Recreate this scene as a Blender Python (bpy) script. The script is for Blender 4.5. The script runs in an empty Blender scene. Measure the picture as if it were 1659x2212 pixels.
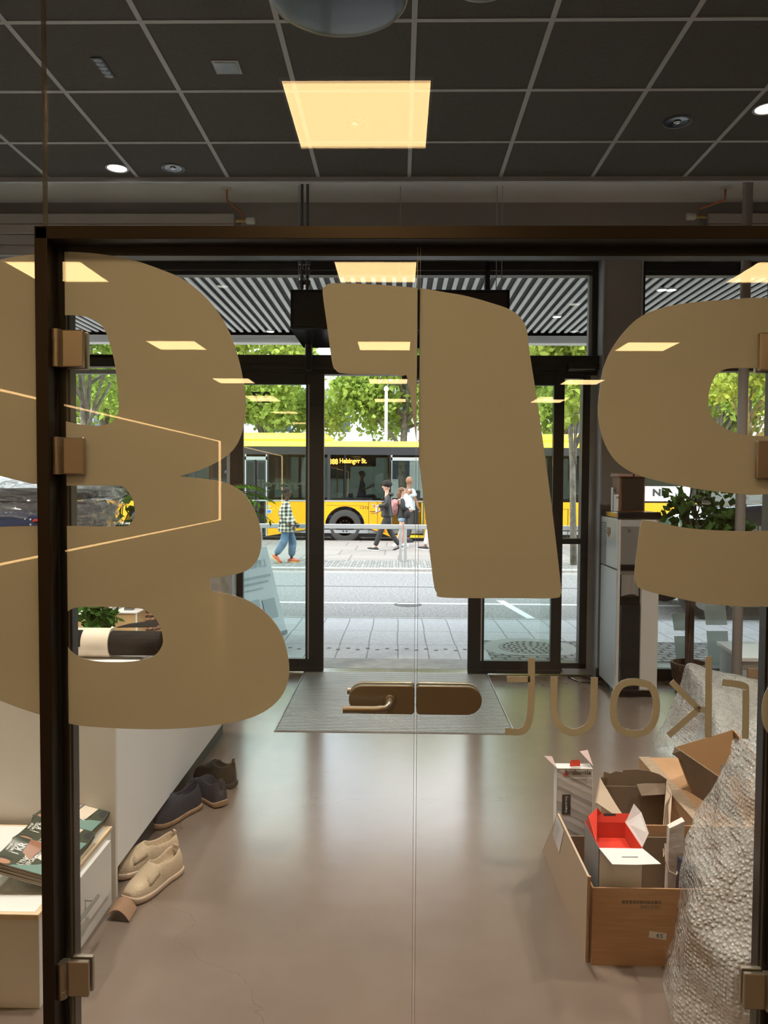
import bpy, bmesh, math, random
from mathutils import Vector, Matrix, noise
import numpy as np
random.seed(7)
R = math.radians
C = bpy.context.scene.collection
SC = bpy.context.scene

# ------------------------------------------------------------------ camera
F, CX, CY = 1665.0, 829.5, 1106.0
EYE = Vector((0, 0, 1.6))
yw = Vector((32.5, -62.0, F)).normalized()
zw = -Vector((-278.5, 44694.0, F)); zw = (zw - zw.dot(yw) * yw).normalized()
xw = yw.cross(zw)
ROT = Matrix((xw, yw, zw))            # photo-camera axes (right, down, forward) -> world
cam_d = bpy.data.cameras.new('camera'); cam = bpy.data.objects.new('camera', cam_d); C.objects.link(cam)
rt, dn, fw = [ROT @ Vector(v) for v in ((1, 0, 0), (0, 1, 0), (0, 0, 1))]
m = Matrix((rt, -dn, -fw)).transposed().to_4x4(); m.translation = EYE
cam.matrix_world = m
cam_d.sensor_fit = 'VERTICAL'; cam_d.sensor_height = 36.0; cam_d.lens = 36.0 * F / 2212.0
cam_d.clip_start = 0.02; cam_d.clip_end = 400
SC.camera = cam
SC.view_settings.view_transform = 'Standard'; SC.view_settings.look = 'None'
SC.view_settings.gamma = 1.0; SC.view_settings.use_curve_mapping = False
SC.view_settings.exposure = 0.88

# ------------------------------------------------------------------ sky, sun
world = bpy.data.worlds.new('sky'); SC.world = world; world.use_nodes = True
wn = world.node_tree; wn.nodes.clear()
wo = wn.nodes.new('ShaderNodeOutputWorld'); wb = wn.nodes.new('ShaderNodeBackground')
tc = wn.nodes.new('ShaderNodeTexCoord'); wz = wn.nodes.new('ShaderNodeSeparateXYZ')
wr = wn.nodes.new('ShaderNodeValToRGB')
wr.color_ramp.elements[0].position = 0.0; wr.color_ramp.elements[0].color = (0.52, 0.62, 0.68, 1)
wr.color_ramp.elements[1].position = 0.55; wr.color_ramp.elements[1].color = (0.34, 0.42, 0.51, 1)
wn.links.new(tc.outputs['Generated'], wz.inputs[0]); wn.links.new(wz.outputs['Z'], wr.inputs[0])
wnz = wn.nodes.new('ShaderNodeTexNoise'); wnz.inputs['Scale'].default_value = 3.0; wnz.inputs['Detail'].default_value = 6
wcr = wn.nodes.new('ShaderNodeValToRGB'); wcr.color_ramp.elements[0].position = 0.45; wcr.color_ramp.elements[1].position = 0.62
wmx = wn.nodes.new('ShaderNodeMixRGB'); wmx.inputs[2].default_value = (1, 1, 1, 1)
wn.links.new(tc.outputs['Generated'], wnz.inputs['Vector']); wn.links.new(wnz.outputs['Fac'], wcr.inputs[0])
wn.links.new(wcr.outputs[0], wmx.inputs[0]); wn.links.new(wr.outputs[0], wmx.inputs[1]); wn.links.new(wmx.outputs[0], wb.inputs[0])
wb.inputs[1].default_value = 4.0
wn.links.new(wb.outputs[0], wo.inputs[0])
SUN_E = 1.9
sd = bpy.data.lights.new('sun', 'SUN'); sd.energy = SUN_E; sd.angle = R(1.0); sd.color = (1.0, 0.94, 0.84)
sun = bpy.data.objects.new('sun', sd); C.objects.link(sun)
sun.rotation_euler = Vector((0.35, 0.62, -0.95)).to_track_quat('-Z', 'Y').to_euler()
PANEL_E = 8.4
PANEL_COL = (1.0, 0.63, 0.28)
pd = bpy.data.lights.new('daylight_portal', 'AREA'); pd.shape = 'RECTANGLE'; pd.size = 7.4; pd.size_y = 3.4
pd.cycles.is_portal = True
po = bpy.data.objects.new('daylight_portal', pd); C.objects.link(po); po.location = (0.1, 6.75, 1.75); po.rotation_euler = (R(-90), 0, 0)
SC.cycles.max_bounces = 10; SC.cycles.transparent_max_bounces = 24; SC.cycles.diffuse_bounces = 4
SC.cycles.glossy_bounces = 4; SC.cycles.transmission_bounces = 6
SC.cycles.sample_clamp_indirect = 6.0; SC.cycles.caustics_reflective = False; SC.cycles.caustics_refractive = False
SC.cycles.use_denoising = True

# ------------------------------------------------------------------ pixel helpers (used to read places off the photo)
def ray(px, py):
    return ROT @ Vector((px - CX, py - CY, F))
def U(px, py, Y):                       # point of the pixel on the vertical plane y = Y
    d = ray(px, py); return EYE + d * (Y / d.y)
def G(px, py, z=0.0):                   # point of the pixel on the level plane z
    d = ray(px, py); return EYE + d * ((z - EYE.z) / d.z)
def UX(px, py, X):
    d = ray(px, py); return EYE + d * (X / d.x)

# ------------------------------------------------------------------ materials
def lin(c):
    return tuple(((v / 255) / 12.92 if v / 255 <= 0.04045 else ((v / 255 + 0.055) / 1.055) ** 2.4) for v in c)
MATS = {}
def mat(name, col, rough=0.5, metal=0.0, spec=0.5, coat=0.0, emis=None, estr=1.0, alpha=None, bump=None, vary=None, sheen=0):
    """col in 0-1 linear albedo; bump=(scale, strength); vary=(scale, amount) albedo mottling"""
    if name in MATS: return MATS[name]
    m = bpy.data.materials.new(name); m.use_nodes = True; nt = m.node_tree; b = nt.nodes['Principled BSDF']
    b.inputs['Base Color'].default_value = (*col, 1); b.inputs['Roughness'].default_value = rough
    b.inputs['Metallic'].default_value = metal; b.inputs['Specular IOR Level'].default_value = spec
    b.inputs['Coat Weight'].default_value = coat
    if sheen: b.inputs['Sheen Weight'].default_value = sheen
    if emis: b.inputs['Emission Color'].default_value = (*emis, 1); b.inputs['Emission Strength'].default_value = estr
    if alpha is not None: b.inputs['Alpha'].default_value = alpha
    if bump or vary:
        t = nt.nodes.new('ShaderNodeTexCoord')
    if bump:
        n = nt.nodes.new('ShaderNodeTexNoise'); n.inputs['Scale'].default_value = bump[0]; n.inputs['Detail'].default_value = 5
        u = nt.nodes.new('ShaderNodeBump'); u.inputs['Strength'].default_value = bump[1]; u.inputs['Distance'].default_value = 0.01
        nt.links.new(t.outputs['Object'], n.inputs['Vector']); nt.links.new(n.outputs['Fac'], u.inputs['Height']); nt.links.new(u.outputs[0], b.inputs['Normal'])
    if vary:
        n = nt.nodes.new('ShaderNodeTexNoise'); n.inputs['Scale'].default_value = vary[0]; n.inputs['Detail'].default_value = 6
        r = nt.nodes.new('ShaderNodeValToRGB'); a = vary[1]
        r.color_ramp.elements[0].position = 0.3; r.color_ramp.elements[1].position = 0.7
        r.color_ramp.elements[0].color = (*[c * (1 - a) for c in col], 1); r.color_ramp.elements[1].color = (*[min(1, c * (1 + a)) for c in col], 1)
        nt.links.new(t.outputs['Object'], n.inputs['Vector']); nt.links.new(n.outputs['Fac'], r.inputs[0]); nt.links.new(r.outputs[0], b.inputs['Base Color'])
    MATS[name] = m; return m
def glass(name, tint=(0.97, 0.985, 0.975), ior=1.5, rough=0.0, opacity=0.0, ocol=(0.5, 0.5, 0.5)):
    if name in MATS: return MATS[name]
    m = bpy.data.materials.new(name); m.use_nodes = True; nt = m.node_tree; nt.nodes.clear()
    o = nt.nodes.new('ShaderNodeOutputMaterial'); t = nt.nodes.new('ShaderNodeBsdfTransparent'); g = nt.nodes.new('ShaderNodeBsdfGlossy')
    f = nt.nodes.new('ShaderNodeFresnel'); x = nt.nodes.new('ShaderNodeMixShader')
    t.inputs[0].default_value = (*tint, 1); g.inputs['Roughness'].default_value = rough; g.inputs[0].default_value = (1, 1, 1, 1)
    f.inputs[0].default_value = ior
    # same reflectance entering and leaving the pane: feed the fresnel with |ior| by the side that is hit
    ge = nt.nodes.new('ShaderNodeNewGeometry'); mi = nt.nodes.new('ShaderNodeMath'); mi.operation = 'MULTIPLY_ADD'
    mi.inputs[1].default_value = 1 / ior - ior; mi.inputs[2].default_value = ior
    nt.links.new(ge.outputs['Backfacing'], mi.inputs[0]); nt.links.new(mi.outputs[0], f.inputs[0])
    if opacity > 0:
        d = nt.nodes.new('ShaderNodeBsdfDiffuse'); d.inputs[0].default_value = (*ocol, 1); y = nt.nodes.new('ShaderNodeMixShader')
        y.inputs[0].default_value = opacity; nt.links.new(t.outputs[0], y.inputs[1]); nt.links.new(d.outputs[0], y.inputs[2]); base = y
    else: base = t
    nt.links.new(f.outputs[0], x.inputs[0]); nt.links.new(base.outputs[0], x.inputs[1]); nt.links.new(g.outputs[0], x.inputs[2])
    nt.links.new(x.outputs[0], o.inputs[0]); MATS[name] = m; return m
def nmat(name, build):
    if name in MATS: return MATS[name]
    m = bpy.data.materials.new(name); m.use_nodes = True; build(m.node_tree, m.node_tree.nodes['Principled BSDF']); MATS[name] = m; return m

# ------------------------------------------------------------------ mesh building
class MB:
    def __init__(s): s.v = []; s.f = []
    def add(s, vs, fs):
        n = len(s.v); s.v += [Vector(v) for v in vs]; s.f += [[i + n for i in f] for f in fs]; return s
    def box(s, x0, x1, y0, y1, z0, z1):
        return s.add([(x, y, z) for z in (z0, z1) for y in (y0, y1) for x in (x0, x1)],
                     [(0, 2, 3, 1), (4, 5, 7, 6), (0, 1, 5, 4), (2, 6, 7, 3), (0, 4, 6, 2), (1, 3, 7, 5)])
    def hexa(s, p):                     # 8 points: bottom 4 ring, top 4 ring
        return s.add(p, [(3, 2, 1, 0), (4, 5, 6, 7), (0, 1, 5, 4), (1, 2, 6, 5), (2, 3, 7, 6), (3, 0, 4, 7)])
    def sheet(s, quad, th):             # a board: 4 corners, thickened along its normal
        q = [Vector(p) for p in quad]; n = (q[1] - q[0]).cross(q[3] - q[0]).normalized() * th
        return s.hexa(q + [p + n for p in q])
    def board(s, poly, th):             # planar-ish polygon thickened
        q = [Vector(p) for p in poly]; n = Vector((0, 0, 0))
        for i in range(len(q)):
            a, b = q[i], q[(i + 1) % len(q)]; n += a.cross(b)
        n = n.normalized() * th; k = len(q)
        return s.add(q + [p + n for p in q], [tuple(range(k - 1, -1, -1)), tuple(range(k, 2 * k))] + [(i, (i + 1) % k, k + (i + 1) % k, k + i) for i in range(k)])
    def tube(s, pts, r, seg=10, cap=True, flat=1.0):
        pts = [Vector(p) for p in pts]; rs = r if isinstance(r, (list, tuple)) else [r] * len(pts)
        n0 = len(s.v); prev = None
        for i, p in enumerate(pts):
            d = (pts[min(i + 1, len(pts) - 1)] - pts[max(i - 1, 0)]).normalized()
            if prev is None:
                a = Vector((0, 0, 1)) if abs(d.z) < 0.9 else Vector((1, 0, 0)); u = d.cross(a).normalized()
            else: u = (prev - prev.dot(d) * d).normalized()
            prev = u; w = d.cross(u)
            for k in range(seg):
                t = 2 * math.pi * k / seg; s.v.append(p + (u * math.cos(t) + w * math.sin(t) * flat) * rs[i])
        for i in range(len(pts) - 1):
            for k in range(seg):
                a = n0 + i * seg + k; b = n0 + i * seg + (k + 1) % seg; s.f.append([a, b, b + seg, a + seg])
        if cap:
            s.f.append(list(range(n0 + seg - 1, n0 - 1, -1))); e = n0 + (len(pts) - 1) * seg; s.f.append(list(range(e, e + seg)))
        return s
    def lathe(s, c, prof, seg=32, axis='z'):
        c = Vector(c); n0 = len(s.v)
        for r, h in prof:
            for k in range(seg):
                t = 2 * math.pi * k / seg; a, b = r * math.cos(t), r * math.sin(t)
                s.v.append(c + (Vector((a, b, h)) if axis == 'z' else Vector((a, h, b)) if axis == 'y' else Vector((h, a, b))))
        for i in range(len(prof) - 1):
            for k in range(seg):
                a = n0 + i * seg + k; b = n0 + i * seg + (k + 1) % seg; s.f.append([a, b, b + seg, a + seg])
        for i in (0, len(prof) - 1):
            if prof[i][0] > 1e-5: s.f.append(list(range(n0 + i * seg, n0 + i * seg + seg)))
        return s
    def ball(s, c, r, seg=16, rings=10):
        rx, ry, rz = (r, r, r) if isinstance(r, (int, float)) else r
        n0 = len(s.v); c = Vector(c)
        for i in range(rings + 1):
            a = math.pi * i / rings
            for k in range(seg):
                t = 2 * math.pi * k / seg
                s.v.append(c + Vector((rx * math.sin(a) * math.cos(t), ry * math.sin(a) * math.sin(t), rz * math.cos(a))))
        for i in range(rings):
            for k in range(seg):
                a = n0 + i * seg + k; b = n0 + i * seg + (k + 1) % seg; s.f.append([a, b, b + seg, a + seg])
        return s
    def prism(s, poly, y0, y1):         # poly in (x, z), extruded along y
        k = len(poly)
        return s.add([(x, y0, z) for x, z in poly] + [(x, y1, z) for x, z in poly],
                     [tuple(range(k)), tuple(range(2 * k - 1, k - 1, -1))] + [(i, k + i, k + (i + 1) % k, (i + 1) % k) for i in range(k)])
    def xform(s, M, n0=0):
        for i in range(n0, len(s.v)): s.v[i] = M @ s.v[i]
        return s
OFF = {}
def finish(o, mat_, parent, smooth, bevel):
    if mat_: o.data.materials.append(mat_)
    if smooth:
        for p in o.data.polygons: p.use_smooth = True
        if smooth != 'all' :
            try: o.data.set_sharp_from_angle(angle=R(40))
            except Exception: pass
    if bevel:
        b = o.modifiers.new('bevel', 'BEVEL'); b.width = bevel; b.segments = 2; b.limit_method = 'ANGLE'; b.angle_limit = R(40)
    C.objects.link(o)
    if parent: o.parent = parent; OFF[o.name] = OFF.get(parent.name, Vector((0, 0, 0)))
    return o
def obj(name, mb, mat_, parent=None, smooth=False, bevel=0.0, local=False):
    """links one mesh; coordinates are world ones unless local, then they are the thing's own"""
    me = bpy.data.meshes.new(name)
    off = Vector((0, 0, 0)) if (local or parent is None) else OFF.get(parent.name, Vector((0, 0, 0)))
    me.from_pydata([tuple(v - off) for v in mb.v], [], mb.f)
    bm = bmesh.new(); bm.from_mesh(me); bmesh.ops.remove_doubles(bm, verts=bm.verts, dist=1e-6)
    bmesh.ops.recalc_face_normals(bm, faces=bm.faces); bm.to_mesh(me); bm.free()
    o = bpy.data.objects.new(name, me)
    return finish(o, mat_, parent, smooth, bevel)
def mesh_obj(name, me, mat_, parent=None, smooth=False, bevel=0.0):
    off = OFF.get(parent.name, Vector((0, 0, 0))) if parent else Vector((0, 0, 0))
    me.transform(Matrix.Translation(-off)); me.name = name
    return finish(bpy.data.objects.new(name, me), mat_, parent, smooth, bevel)
def tag(o, label, cat, group=None, kind=None):
    o['label'] = label; o['category'] = cat
    if group: o['group'] = group
    if kind: o['kind'] = kind
    return o
def thing(name, label, cat, loc=(0, 0, 0), group=None, rotz=0):
    o = bpy.data.objects.new(name, None); o.empty_display_size = 0.1; C.objects.link(o); o.location = loc; o.rotation_euler = (0, 0, rotz)
    OFF[o.name] = Vector(loc); return tag(o, label, cat, group)
def struct(name, mb, mat_, parent=None, **k):
    o = obj(name, mb, mat_, parent, **k)
    if parent is None: o['kind'] = 'structure'
    return o
def sroot(name, loc=(0, 0, 0)):
    o = bpy.data.objects.new(name, None); C.objects.link(o); o.location = loc; OFF[o.name] = Vector(loc); o['kind'] = 'structure'; return o
def copy_tree(o, parent=None):
    c = o.copy(); C.objects.link(c); c.parent = parent
    OFF[c.name] = OFF.get(o.name, Vector((0, 0, 0)))
    for ch in list(o.children): copy_tree(ch, c)
    return c
def plabel(o, s): o['label'] = s; return o
# outlines and lettering ---------------------------------------------------
def smooth_poly(pts, n=6):
    """Catmull-Rom through the points; a point written (x, y, 1) stays a corner"""
    out = []; k = len(pts)
    P = lambda i: Vector((pts[i % k][0], pts[i % k][1]))
    for i in range(k):
        p1, p2 = P(i), P(i + 1); c1 = len(pts[i % k]) > 2; c2 = len(pts[(i + 1) % k]) > 2
        p0 = p1 - (p2 - p1) if c1 else P(i - 1); p3 = p2 + (p2 - p1) if c2 else P(i + 2)
        if c1 and c2: out.append(p1); continue
        for j in range(n):
            t = j / n
            out.append(0.5 * ((2 * p1) + (p2 - p0) * t + (2 * p0 - 5 * p1 + 4 * p2 - p3) * t * t + (3 * p1 - p0 - 3 * p2 + p3) * t ** 3))
    return out
def filled(loops3, th, yshift=0.0):
    """flat sheet in an x-z plane from closed loops (outer ones and holes); loops as 3-D points of equal y"""
    cu = bpy.data.curves.new('tmp', 'CURVE'); cu.dimensions = '2D'; cu.fill_mode = 'BOTH'; cu.extrude = th / 2
    Y = loops3[0][0].y
    for L in loops3:
        sp = cu.splines.new('POLY'); sp.points.add(len(L) - 1); sp.use_cyclic_u = True
        for i, p in enumerate(L): sp.points[i].co = (p.x, p.z, 0, 1)
    o = bpy.data.objects.new('tmp', cu); C.objects.link(o); bpy.context.view_layer.update()
    me = bpy.data.meshes.new_from_object(o.evaluated_get(bpy.context.evaluated_depsgraph_get()))
    bpy.data.objects.remove(o); bpy.data.curves.remove(cu)
    me.transform(Matrix.Translation((0, Y + yshift, 0)) @ Matrix.Rotation(R(90), 4, 'X'))
    return me
def clip_x(me, x0, x1):
    bm = bmesh.new(); bm.from_mesh(me)
    for x, n in ((x0, (-1, 0, 0)), (x1, (1, 0, 0))):
        if x is None: continue
        g = bm.verts[:] + bm.edges[:] + bm.faces[:]
        bmesh.ops.bisect_plane(bm, geom=g, plane_co=(x, 0, 0), plane_no=n, clear_outer=True)
    bm.to_mesh(me); bm.free(); return me
def text_mesh(s, size, th=0.001, mirror=False, width=None, height=None, bold=0.0, shear=0.0, align='CENTER'):
    """lettering lying in the x-z plane, facing -y, centred"""
    cu = bpy.data.curves.new('tmp', 'FONT'); cu.body = s; cu.size = size; cu.extrude = th / 2; cu.offset = bold; cu.shear = shear
    cu.align_x = align; cu.align_y = 'CENTER'
    o = bpy.data.objects.new('tmp', cu); C.objects.link(o); bpy.context.view_layer.update()
    me = bpy.data.meshes.new_from_object(o.evaluated_get(bpy.context.evaluated_depsgraph_get()))
    bpy.data.objects.remove(o); bpy.data.curves.remove(cu)
    xs = [v.co.x for v in me.vertices]; ys = [v.co.y for v in me.vertices]
    sx = width / max(1e-6, max(xs) - min(xs)) if width else 1; sy = height / max(1e-6, max(ys) - min(ys)) if height else (sx if width else 1)
    if width and not height: sy = sx
    me.transform(Matrix.Translation((-(max(xs) + min(xs)) / 2 if align == 'CENTER' else 0, -(max(ys) + min(ys)) / 2, 0)))
    me.transform(Matrix.Diagonal((sx * (-1 if mirror else 1), sy, 1, 1)))
    me.transform(Matrix.Rotation(R(90), 4, 'X'))
    if mirror: me.flip_normals()
    return me
def put(me, M): me.transform(M); return me
def T(x, y, z): return Matrix.Translation((x, y, z))
def skin(name, nodes, edges, sub=2, mat_=None, parent=None, root=0, extra=None, local=False):
    """nodes: (x,y,z,r) or (x,y,z,rx,ry); grows a continuous tapering surface"""
    me = bpy.data.meshes.new('tmp'); me.from_pydata([n[:3] for n in nodes], edges, [])
    o = bpy.data.objects.new('tmp', me); C.objects.link(o)
    md = o.modifiers.new('s', 'SKIN'); md.use_smooth_shade = True; md.branch_smoothing = 0.6
    for i, n in enumerate(nodes):
        sv = me.skin_vertices[0].data[i]; sv.radius = (n[3], n[4] if len(n) > 4 else n[3]); sv.use_root = (i == root)
    sb = o.modifiers.new('b', 'SUBSURF'); sb.levels = sub; sb.render_levels = sub
    bpy.context.view_layer.update()
    me2 = bpy.data.meshes.new_from_object(o.evaluated_get(bpy.context.evaluated_depsgraph_get()))
    bpy.data.objects.remove(o); bpy.data.meshes.remove(me)
    if extra:
        bm = bmesh.new(); bm.from_mesh(me2); t = bpy.data.meshes.new('t'); t.from_pydata([tuple(v) for v in extra.v], [], extra.f); bm.from_mesh(t); bm.to_mesh(me2); bm.free()
        bpy.data.meshes.remove(t)
    me2.name = name; o2 = bpy.data.objects.new(name, me2)
    if not local and parent: me2.transform(Matrix.Translation(-OFF.get(parent.name, Vector())))
    return finish(o2, mat_, parent, 'all', 0)

# ================================================================== THE ROOM
ZC, ZP, ZB = 3.62, 3.86, 3.28      # tiled ceiling, plain ceiling by the street front, ceiling of the room behind the camera
YG, YF = 1.965, 6.5                # glass partition, street front
XL, XR = -4.1, 4.1

def floor_nodes(nt, b):
    t = nt.nodes.new('ShaderNodeTexCoord')
    n1 = nt.nodes.new('ShaderNodeTexNoise'); n1.inputs['Scale'].default_value = 1.6; n1.inputs['Detail'].default_value = 8
    n2 = nt.nodes.new('ShaderNodeTexNoise'); n2.inputs['Scale'].default_value = 9; n2.inputs['Detail'].default_value = 8; n2.inputs['Distortion'].default_value = 0.3
    r = nt.nodes.new('ShaderNodeValToRGB'); r.color_ramp.elements[0].position = 0.3; r.color_ramp.elements[1].position = 0.72
    r.color_ramp.elements[0].color = (0.155, 0.112, 0.088, 1); r.color_ramp.elements[1].color = (0.19, 0.142, 0.115, 1)
    mx = nt.nodes.new('ShaderNodeMixRGB'); mx.inputs[0].default_value = 0.3; mx.blend_type = 'MIX'
    nt.links.new(t.outputs['Object'], n1.inputs[0]); nt.links.new(t.outputs['Object'], n2.inputs[0])
    nt.links.new(n1.outputs['Fac'], mx.inputs[1]); nt.links.new(n2.outputs['Fac'], mx.inputs[2]); nt.links.new(mx.outputs[0], r.inputs[0])
    # hairline cracks
    vo = nt.nodes.new('ShaderNodeTexVoronoi'); vo.feature = 'DISTANCE_TO_EDGE'; vo.inputs['Scale'].default_value = 0.42
    wv = nt.nodes.new('ShaderNodeTexNoise'); wv.inputs['Scale'].default_value = 3.0; wv.inputs['Detail'].default_value = 6
    va = nt.nodes.new('ShaderNodeVectorMath'); va.operation = 'MULTIPLY_ADD'; va.inputs[1].default_value = (0.5, 0.5, 0)
    nt.links.new(t.outputs['Object'], wv.inputs[0]); nt.links.new(wv.outputs['Color'], va.inputs[0]); nt.links.new(t.outputs['Object'], va.inputs[2]); nt.links.new(va.outputs[0], vo.inputs['Vector'])
    cr = nt.nodes.new('ShaderNodeMath'); cr.operation = 'LESS_THAN'; cr.inputs[1].default_value = 0.0006
    nt.links.new(vo.outputs[0], cr.inputs[0])
    m2 = nt.nodes.new('ShaderNodeMixRGB'); m2.inputs[2].default_value = (0.12, 0.10, 0.085, 1)
    nt.links.new(cr.outputs[0], m2.inputs[0]); nt.links.new(r.outputs[0], m2.inputs[1]); nt.links.new(m2.outputs[0], b.inputs['Base Color'])
    rr = nt.nodes.new('ShaderNodeMapRange'); rr.inputs[3].default_value = 0.19; rr.inputs[4].default_value = 0.23
    nt.links.new(n2.outputs['Fac'], rr.inputs[0]); nt.links.new(rr.outputs[0], b.inputs['Roughness'])
    b.inputs['Specular IOR Level'].default_value = 0.62; b.inputs['Coat Weight'].default_value = 0.08; b.inputs['Coat Roughness'].default_value = 0.1
    u = nt.nodes.new('ShaderNodeBump'); u.inputs['Strength'].default_value = 0.06; u.inputs['Distance'].default_value = 0.004
    nt.links.new(n2.outputs['Fac'], u.inputs['Height']); nt.links.new(u.outputs[0], b.inputs['Normal'])
m_floor = nmat('polished floor', floor_nodes)
m_black = mat('black steel', (0.010, 0.010, 0.011), 0.35, spec=0.5)
m_bronze = mat('bronze anodised steel', (0.035, 0.026, 0.020), 0.38, metal=0.6)
m_frame = mat('black window aluminium', (0.012, 0.013, 0.014), 0.4)
m_greyframe = mat('grey window reveal', (0.34, 0.35, 0.36), 0.45)
m_wallgrey = mat('brown grey wall paint', (0.26, 0.24, 0.23), 0.8, vary=(2, 0.05))
m_wallcream = mat('cream wall paint', (0.55, 0.50, 0.43), 0.8)
m_tile = mat('dark ceiling tile', (0.074, 0.068, 0.062), 0.92, vary=(60, 0.12))
m_bar = mat('light grey ceiling bar', (0.36, 0.36, 0.355), 0.5)
m_plain = mat('grey plaster ceiling', (0.72, 0.71, 0.70), 0.75)
m_white = mat('white lacquer', (0.74, 0.73, 0.72), 0.35)
m_glass = glass('clear glass')
m_glassg = glass('green tinted glass', tint=(0.86, 0.93, 0.91))

struct('floor', MB().box(XL, XR, -13.2, YF + 0.12, -0.12, 0), m_floor)
struct('ceiling', MB().box(XL, XR, YG - 0.02, 5.175, ZC, ZC + 0.02), m_tile)
g = MB()
for k in range(-8, 9):
    x = 0.053 + 0.6 * k
    if XL < x < XR: g.box(x - 0.012, x + 0.012, YG, 5.175, ZC - 0.004, ZC)
for k in range(-2, 3):
    y = 3.44 + 0.6 * k
    g.box(XL, XR, y - 0.012, y + 0.012, ZC - 0.0045, ZC)
g.box(XL, XR, 5.16, 5.185, ZC - 0.03, ZC + 0.02)
struct('trim_1', g, m_bar)
struct('ceiling_plain', MB().box(XL, XR, 5.175, YF, ZP, ZP + 0.05).box(XL, XR, 5.175, 5.19, ZC, ZP + 0.02), m_plain)
struct('ceiling_back', MB().box(XL, XR, -13.2, YG + 0.02, ZB, ZB + 0.04), mat('dark rear ceiling', (0.05, 0.045, 0.04), 0.9))
struct('wall_lintel', MB().box(XL, XR, YG - 0.03, YG + 0.03, ZB, ZC + 0.02), m_wallcream)
m_rear = mat('dark rear room paint', (0.26, 0.22, 0.19), 0.8)
struct('wall_left', MB().box(XL - 0.1, XL, YG, YF, 0, ZP), m_wallcream)
struct('wall_right', MB().box(XR, XR + 0.1, YG, YF, 0, ZP), m_wallcream)
struct('wall_rear_left', MB().box(XL - 0.1, XL, -13.2, YG, 0, ZB), m_rear)
struct('wall_rear_right', MB().box(XR, XR + 0.1, -13.2, YG, 0, ZB), m_rear)
struct('wall_back', MB().box(XL, XR, -13.3, -13.2, 0, ZB), m_rear)

# ---- street front wall with its openings: masonry, pillar, reveals
xo0, xo1 = -3.75, U(1301, 900, 6.3).x          # big opening behind the counter and doors
xr0 = U(1380, 900, 6.3).x                      # opening of the window beside the pillar
zt = U(862, 549, 6.3).z
w = MB()
w.box(XL, XR, 6.3, YF + 0.1, zt, ZP)
w.box(XL, xo0, 6.3, YF + 0.1, 0, zt)
w.box(3.6, XR, 6.3, YF + 0.1, 0, zt)
struct('wall_front', w, m_wallgrey)
struct('wall_pillar', MB().box(xo1, xr0, 6.3, YF + 0.1, 0, zt), m_wallgrey)
struct('trim_2', MB().box(xo0, xo1, 6.285, 6.5, zt - 0.012, zt).box(xo1 - 0.012, xo1, 6.285, 6.5, 0, zt).box(xr0, 3.6, 6.285, 6.5, zt - 0.012, zt).box(xr0, xr0 + 0.012, 6.285, 6.5, 0.12, zt), m_greyframe)
struct('baseboard_front', MB().box(xo1 - 0.02, xr0 + 0.02, 6.27, 6.3, 0, 0.1).box(xr0, 3.6, 6.28, 6.32, 0, 0.1), m_black)
# building above the shop (throws the shade on the near pavement)
struct('wall_upper_building', MB().box(-16, 16, -14, YF + 0.1, ZP + 0.08, 12.5).box(-16, XL - 0.1, YF - 0.1, YF + 0.1, -0.1, ZP + 0.1).box(XR + 0.1, 16, YF - 0.1, YF + 0.1, -0.1, ZP + 0.1), mat('brick facade', (0.35, 0.27, 0.22), 0.9))

# ------------------------------------------------------------------ street front frames
zhb, zht = U(862, 801, YF).z, U(862, 772, YF).z     # transom rail of the doors
ztop = U(862, 597, YF).z
def rect_frame(mb, x0, x1, z0, z1, w, y0, y1, wb=None):
    wb = w if wb is None else wb
    mb.box(x0, x0 + w, y0, y1, z0, z1).box(x1 - w, x1, y0, y1, z0, z1).box(x0 + w, x1 - w, y0, y1, z1 - w, z1).box(x0 + w, x1 - w, y0, y1, z0, z0 + wb)
# window left of the door
xm = U(510, 900, YF).x                              # mullion between side window and door
wl = sroot('window_1', (-2.6, YF, 0))
f = MB(); rect_frame(f, xo0 + 0.01, xm + 0.05, 0.85, zht, 0.09, YF - 0.05, YF + 0.05)
f.box(U(118, 800, YF).x, U(140, 800, YF).x, YF - 0.05, YF + 0.05, 0.85, zht)
struct('window_frame', f, m_frame, wl, bevel=0.004)
f = MB(); rect_frame(f, xo0 + 0.1, xm - 0.04, 0.94, zhb - 0.0, 0.035, YF - 0.02, YF + 0.03); struct('glazing_bead', f, m_greyframe, wl)
struct('glass_pane', MB().box(xo0 + 0.1, xm - 0.04, YF, YF + 0.012, 0.93, zhb), m_glass, wl)
struct('parapet', MB().box(xo0, xm + 0.02, 6.25, YF + 0.02, 0, U(480, 1240, 6.25).z), m_white, wl)
# transom lights above the doors
wt = sroot('window_2', (0, YF, zht))
f = MB(); rect_frame(f, xo0 + 0.01, U(1292, 700, YF).x, zht - 0.02, zt - 0.02, 0.06, YF - 0.05, YF + 0.05, 0.03)
xs = U(1051, 700, YF).x
f.box(xs - 0.02, xs + 0.02, YF - 0.05, YF + 0.05, zht, zt - 0.03); f.box(xo0, U(1290, 700, YF).x, YF - 0.04, YF + 0.05, ztop, ztop + 0.035)
struct('window_frame', f, m_frame, wt, bevel=0.004)
struct('glazing_bead', MB().box(xo0 + 0.06, U(1270, 700, YF).x, YF - 0.03, YF + 0.03, ztop + 0.035, zt - 0.08).box(U(1270, 700, YF).x, U(1284, 700, YF).x, YF - 0.03, YF + 0.03, zht, zt - 0.08), m_greyframe, wt)
struct('glass_pane', MB().box(xo0 + 0.02, U(1270, 700, YF).x, YF, YF + 0.012, zht, ztop + 0.02), m_glass, wt)

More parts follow.
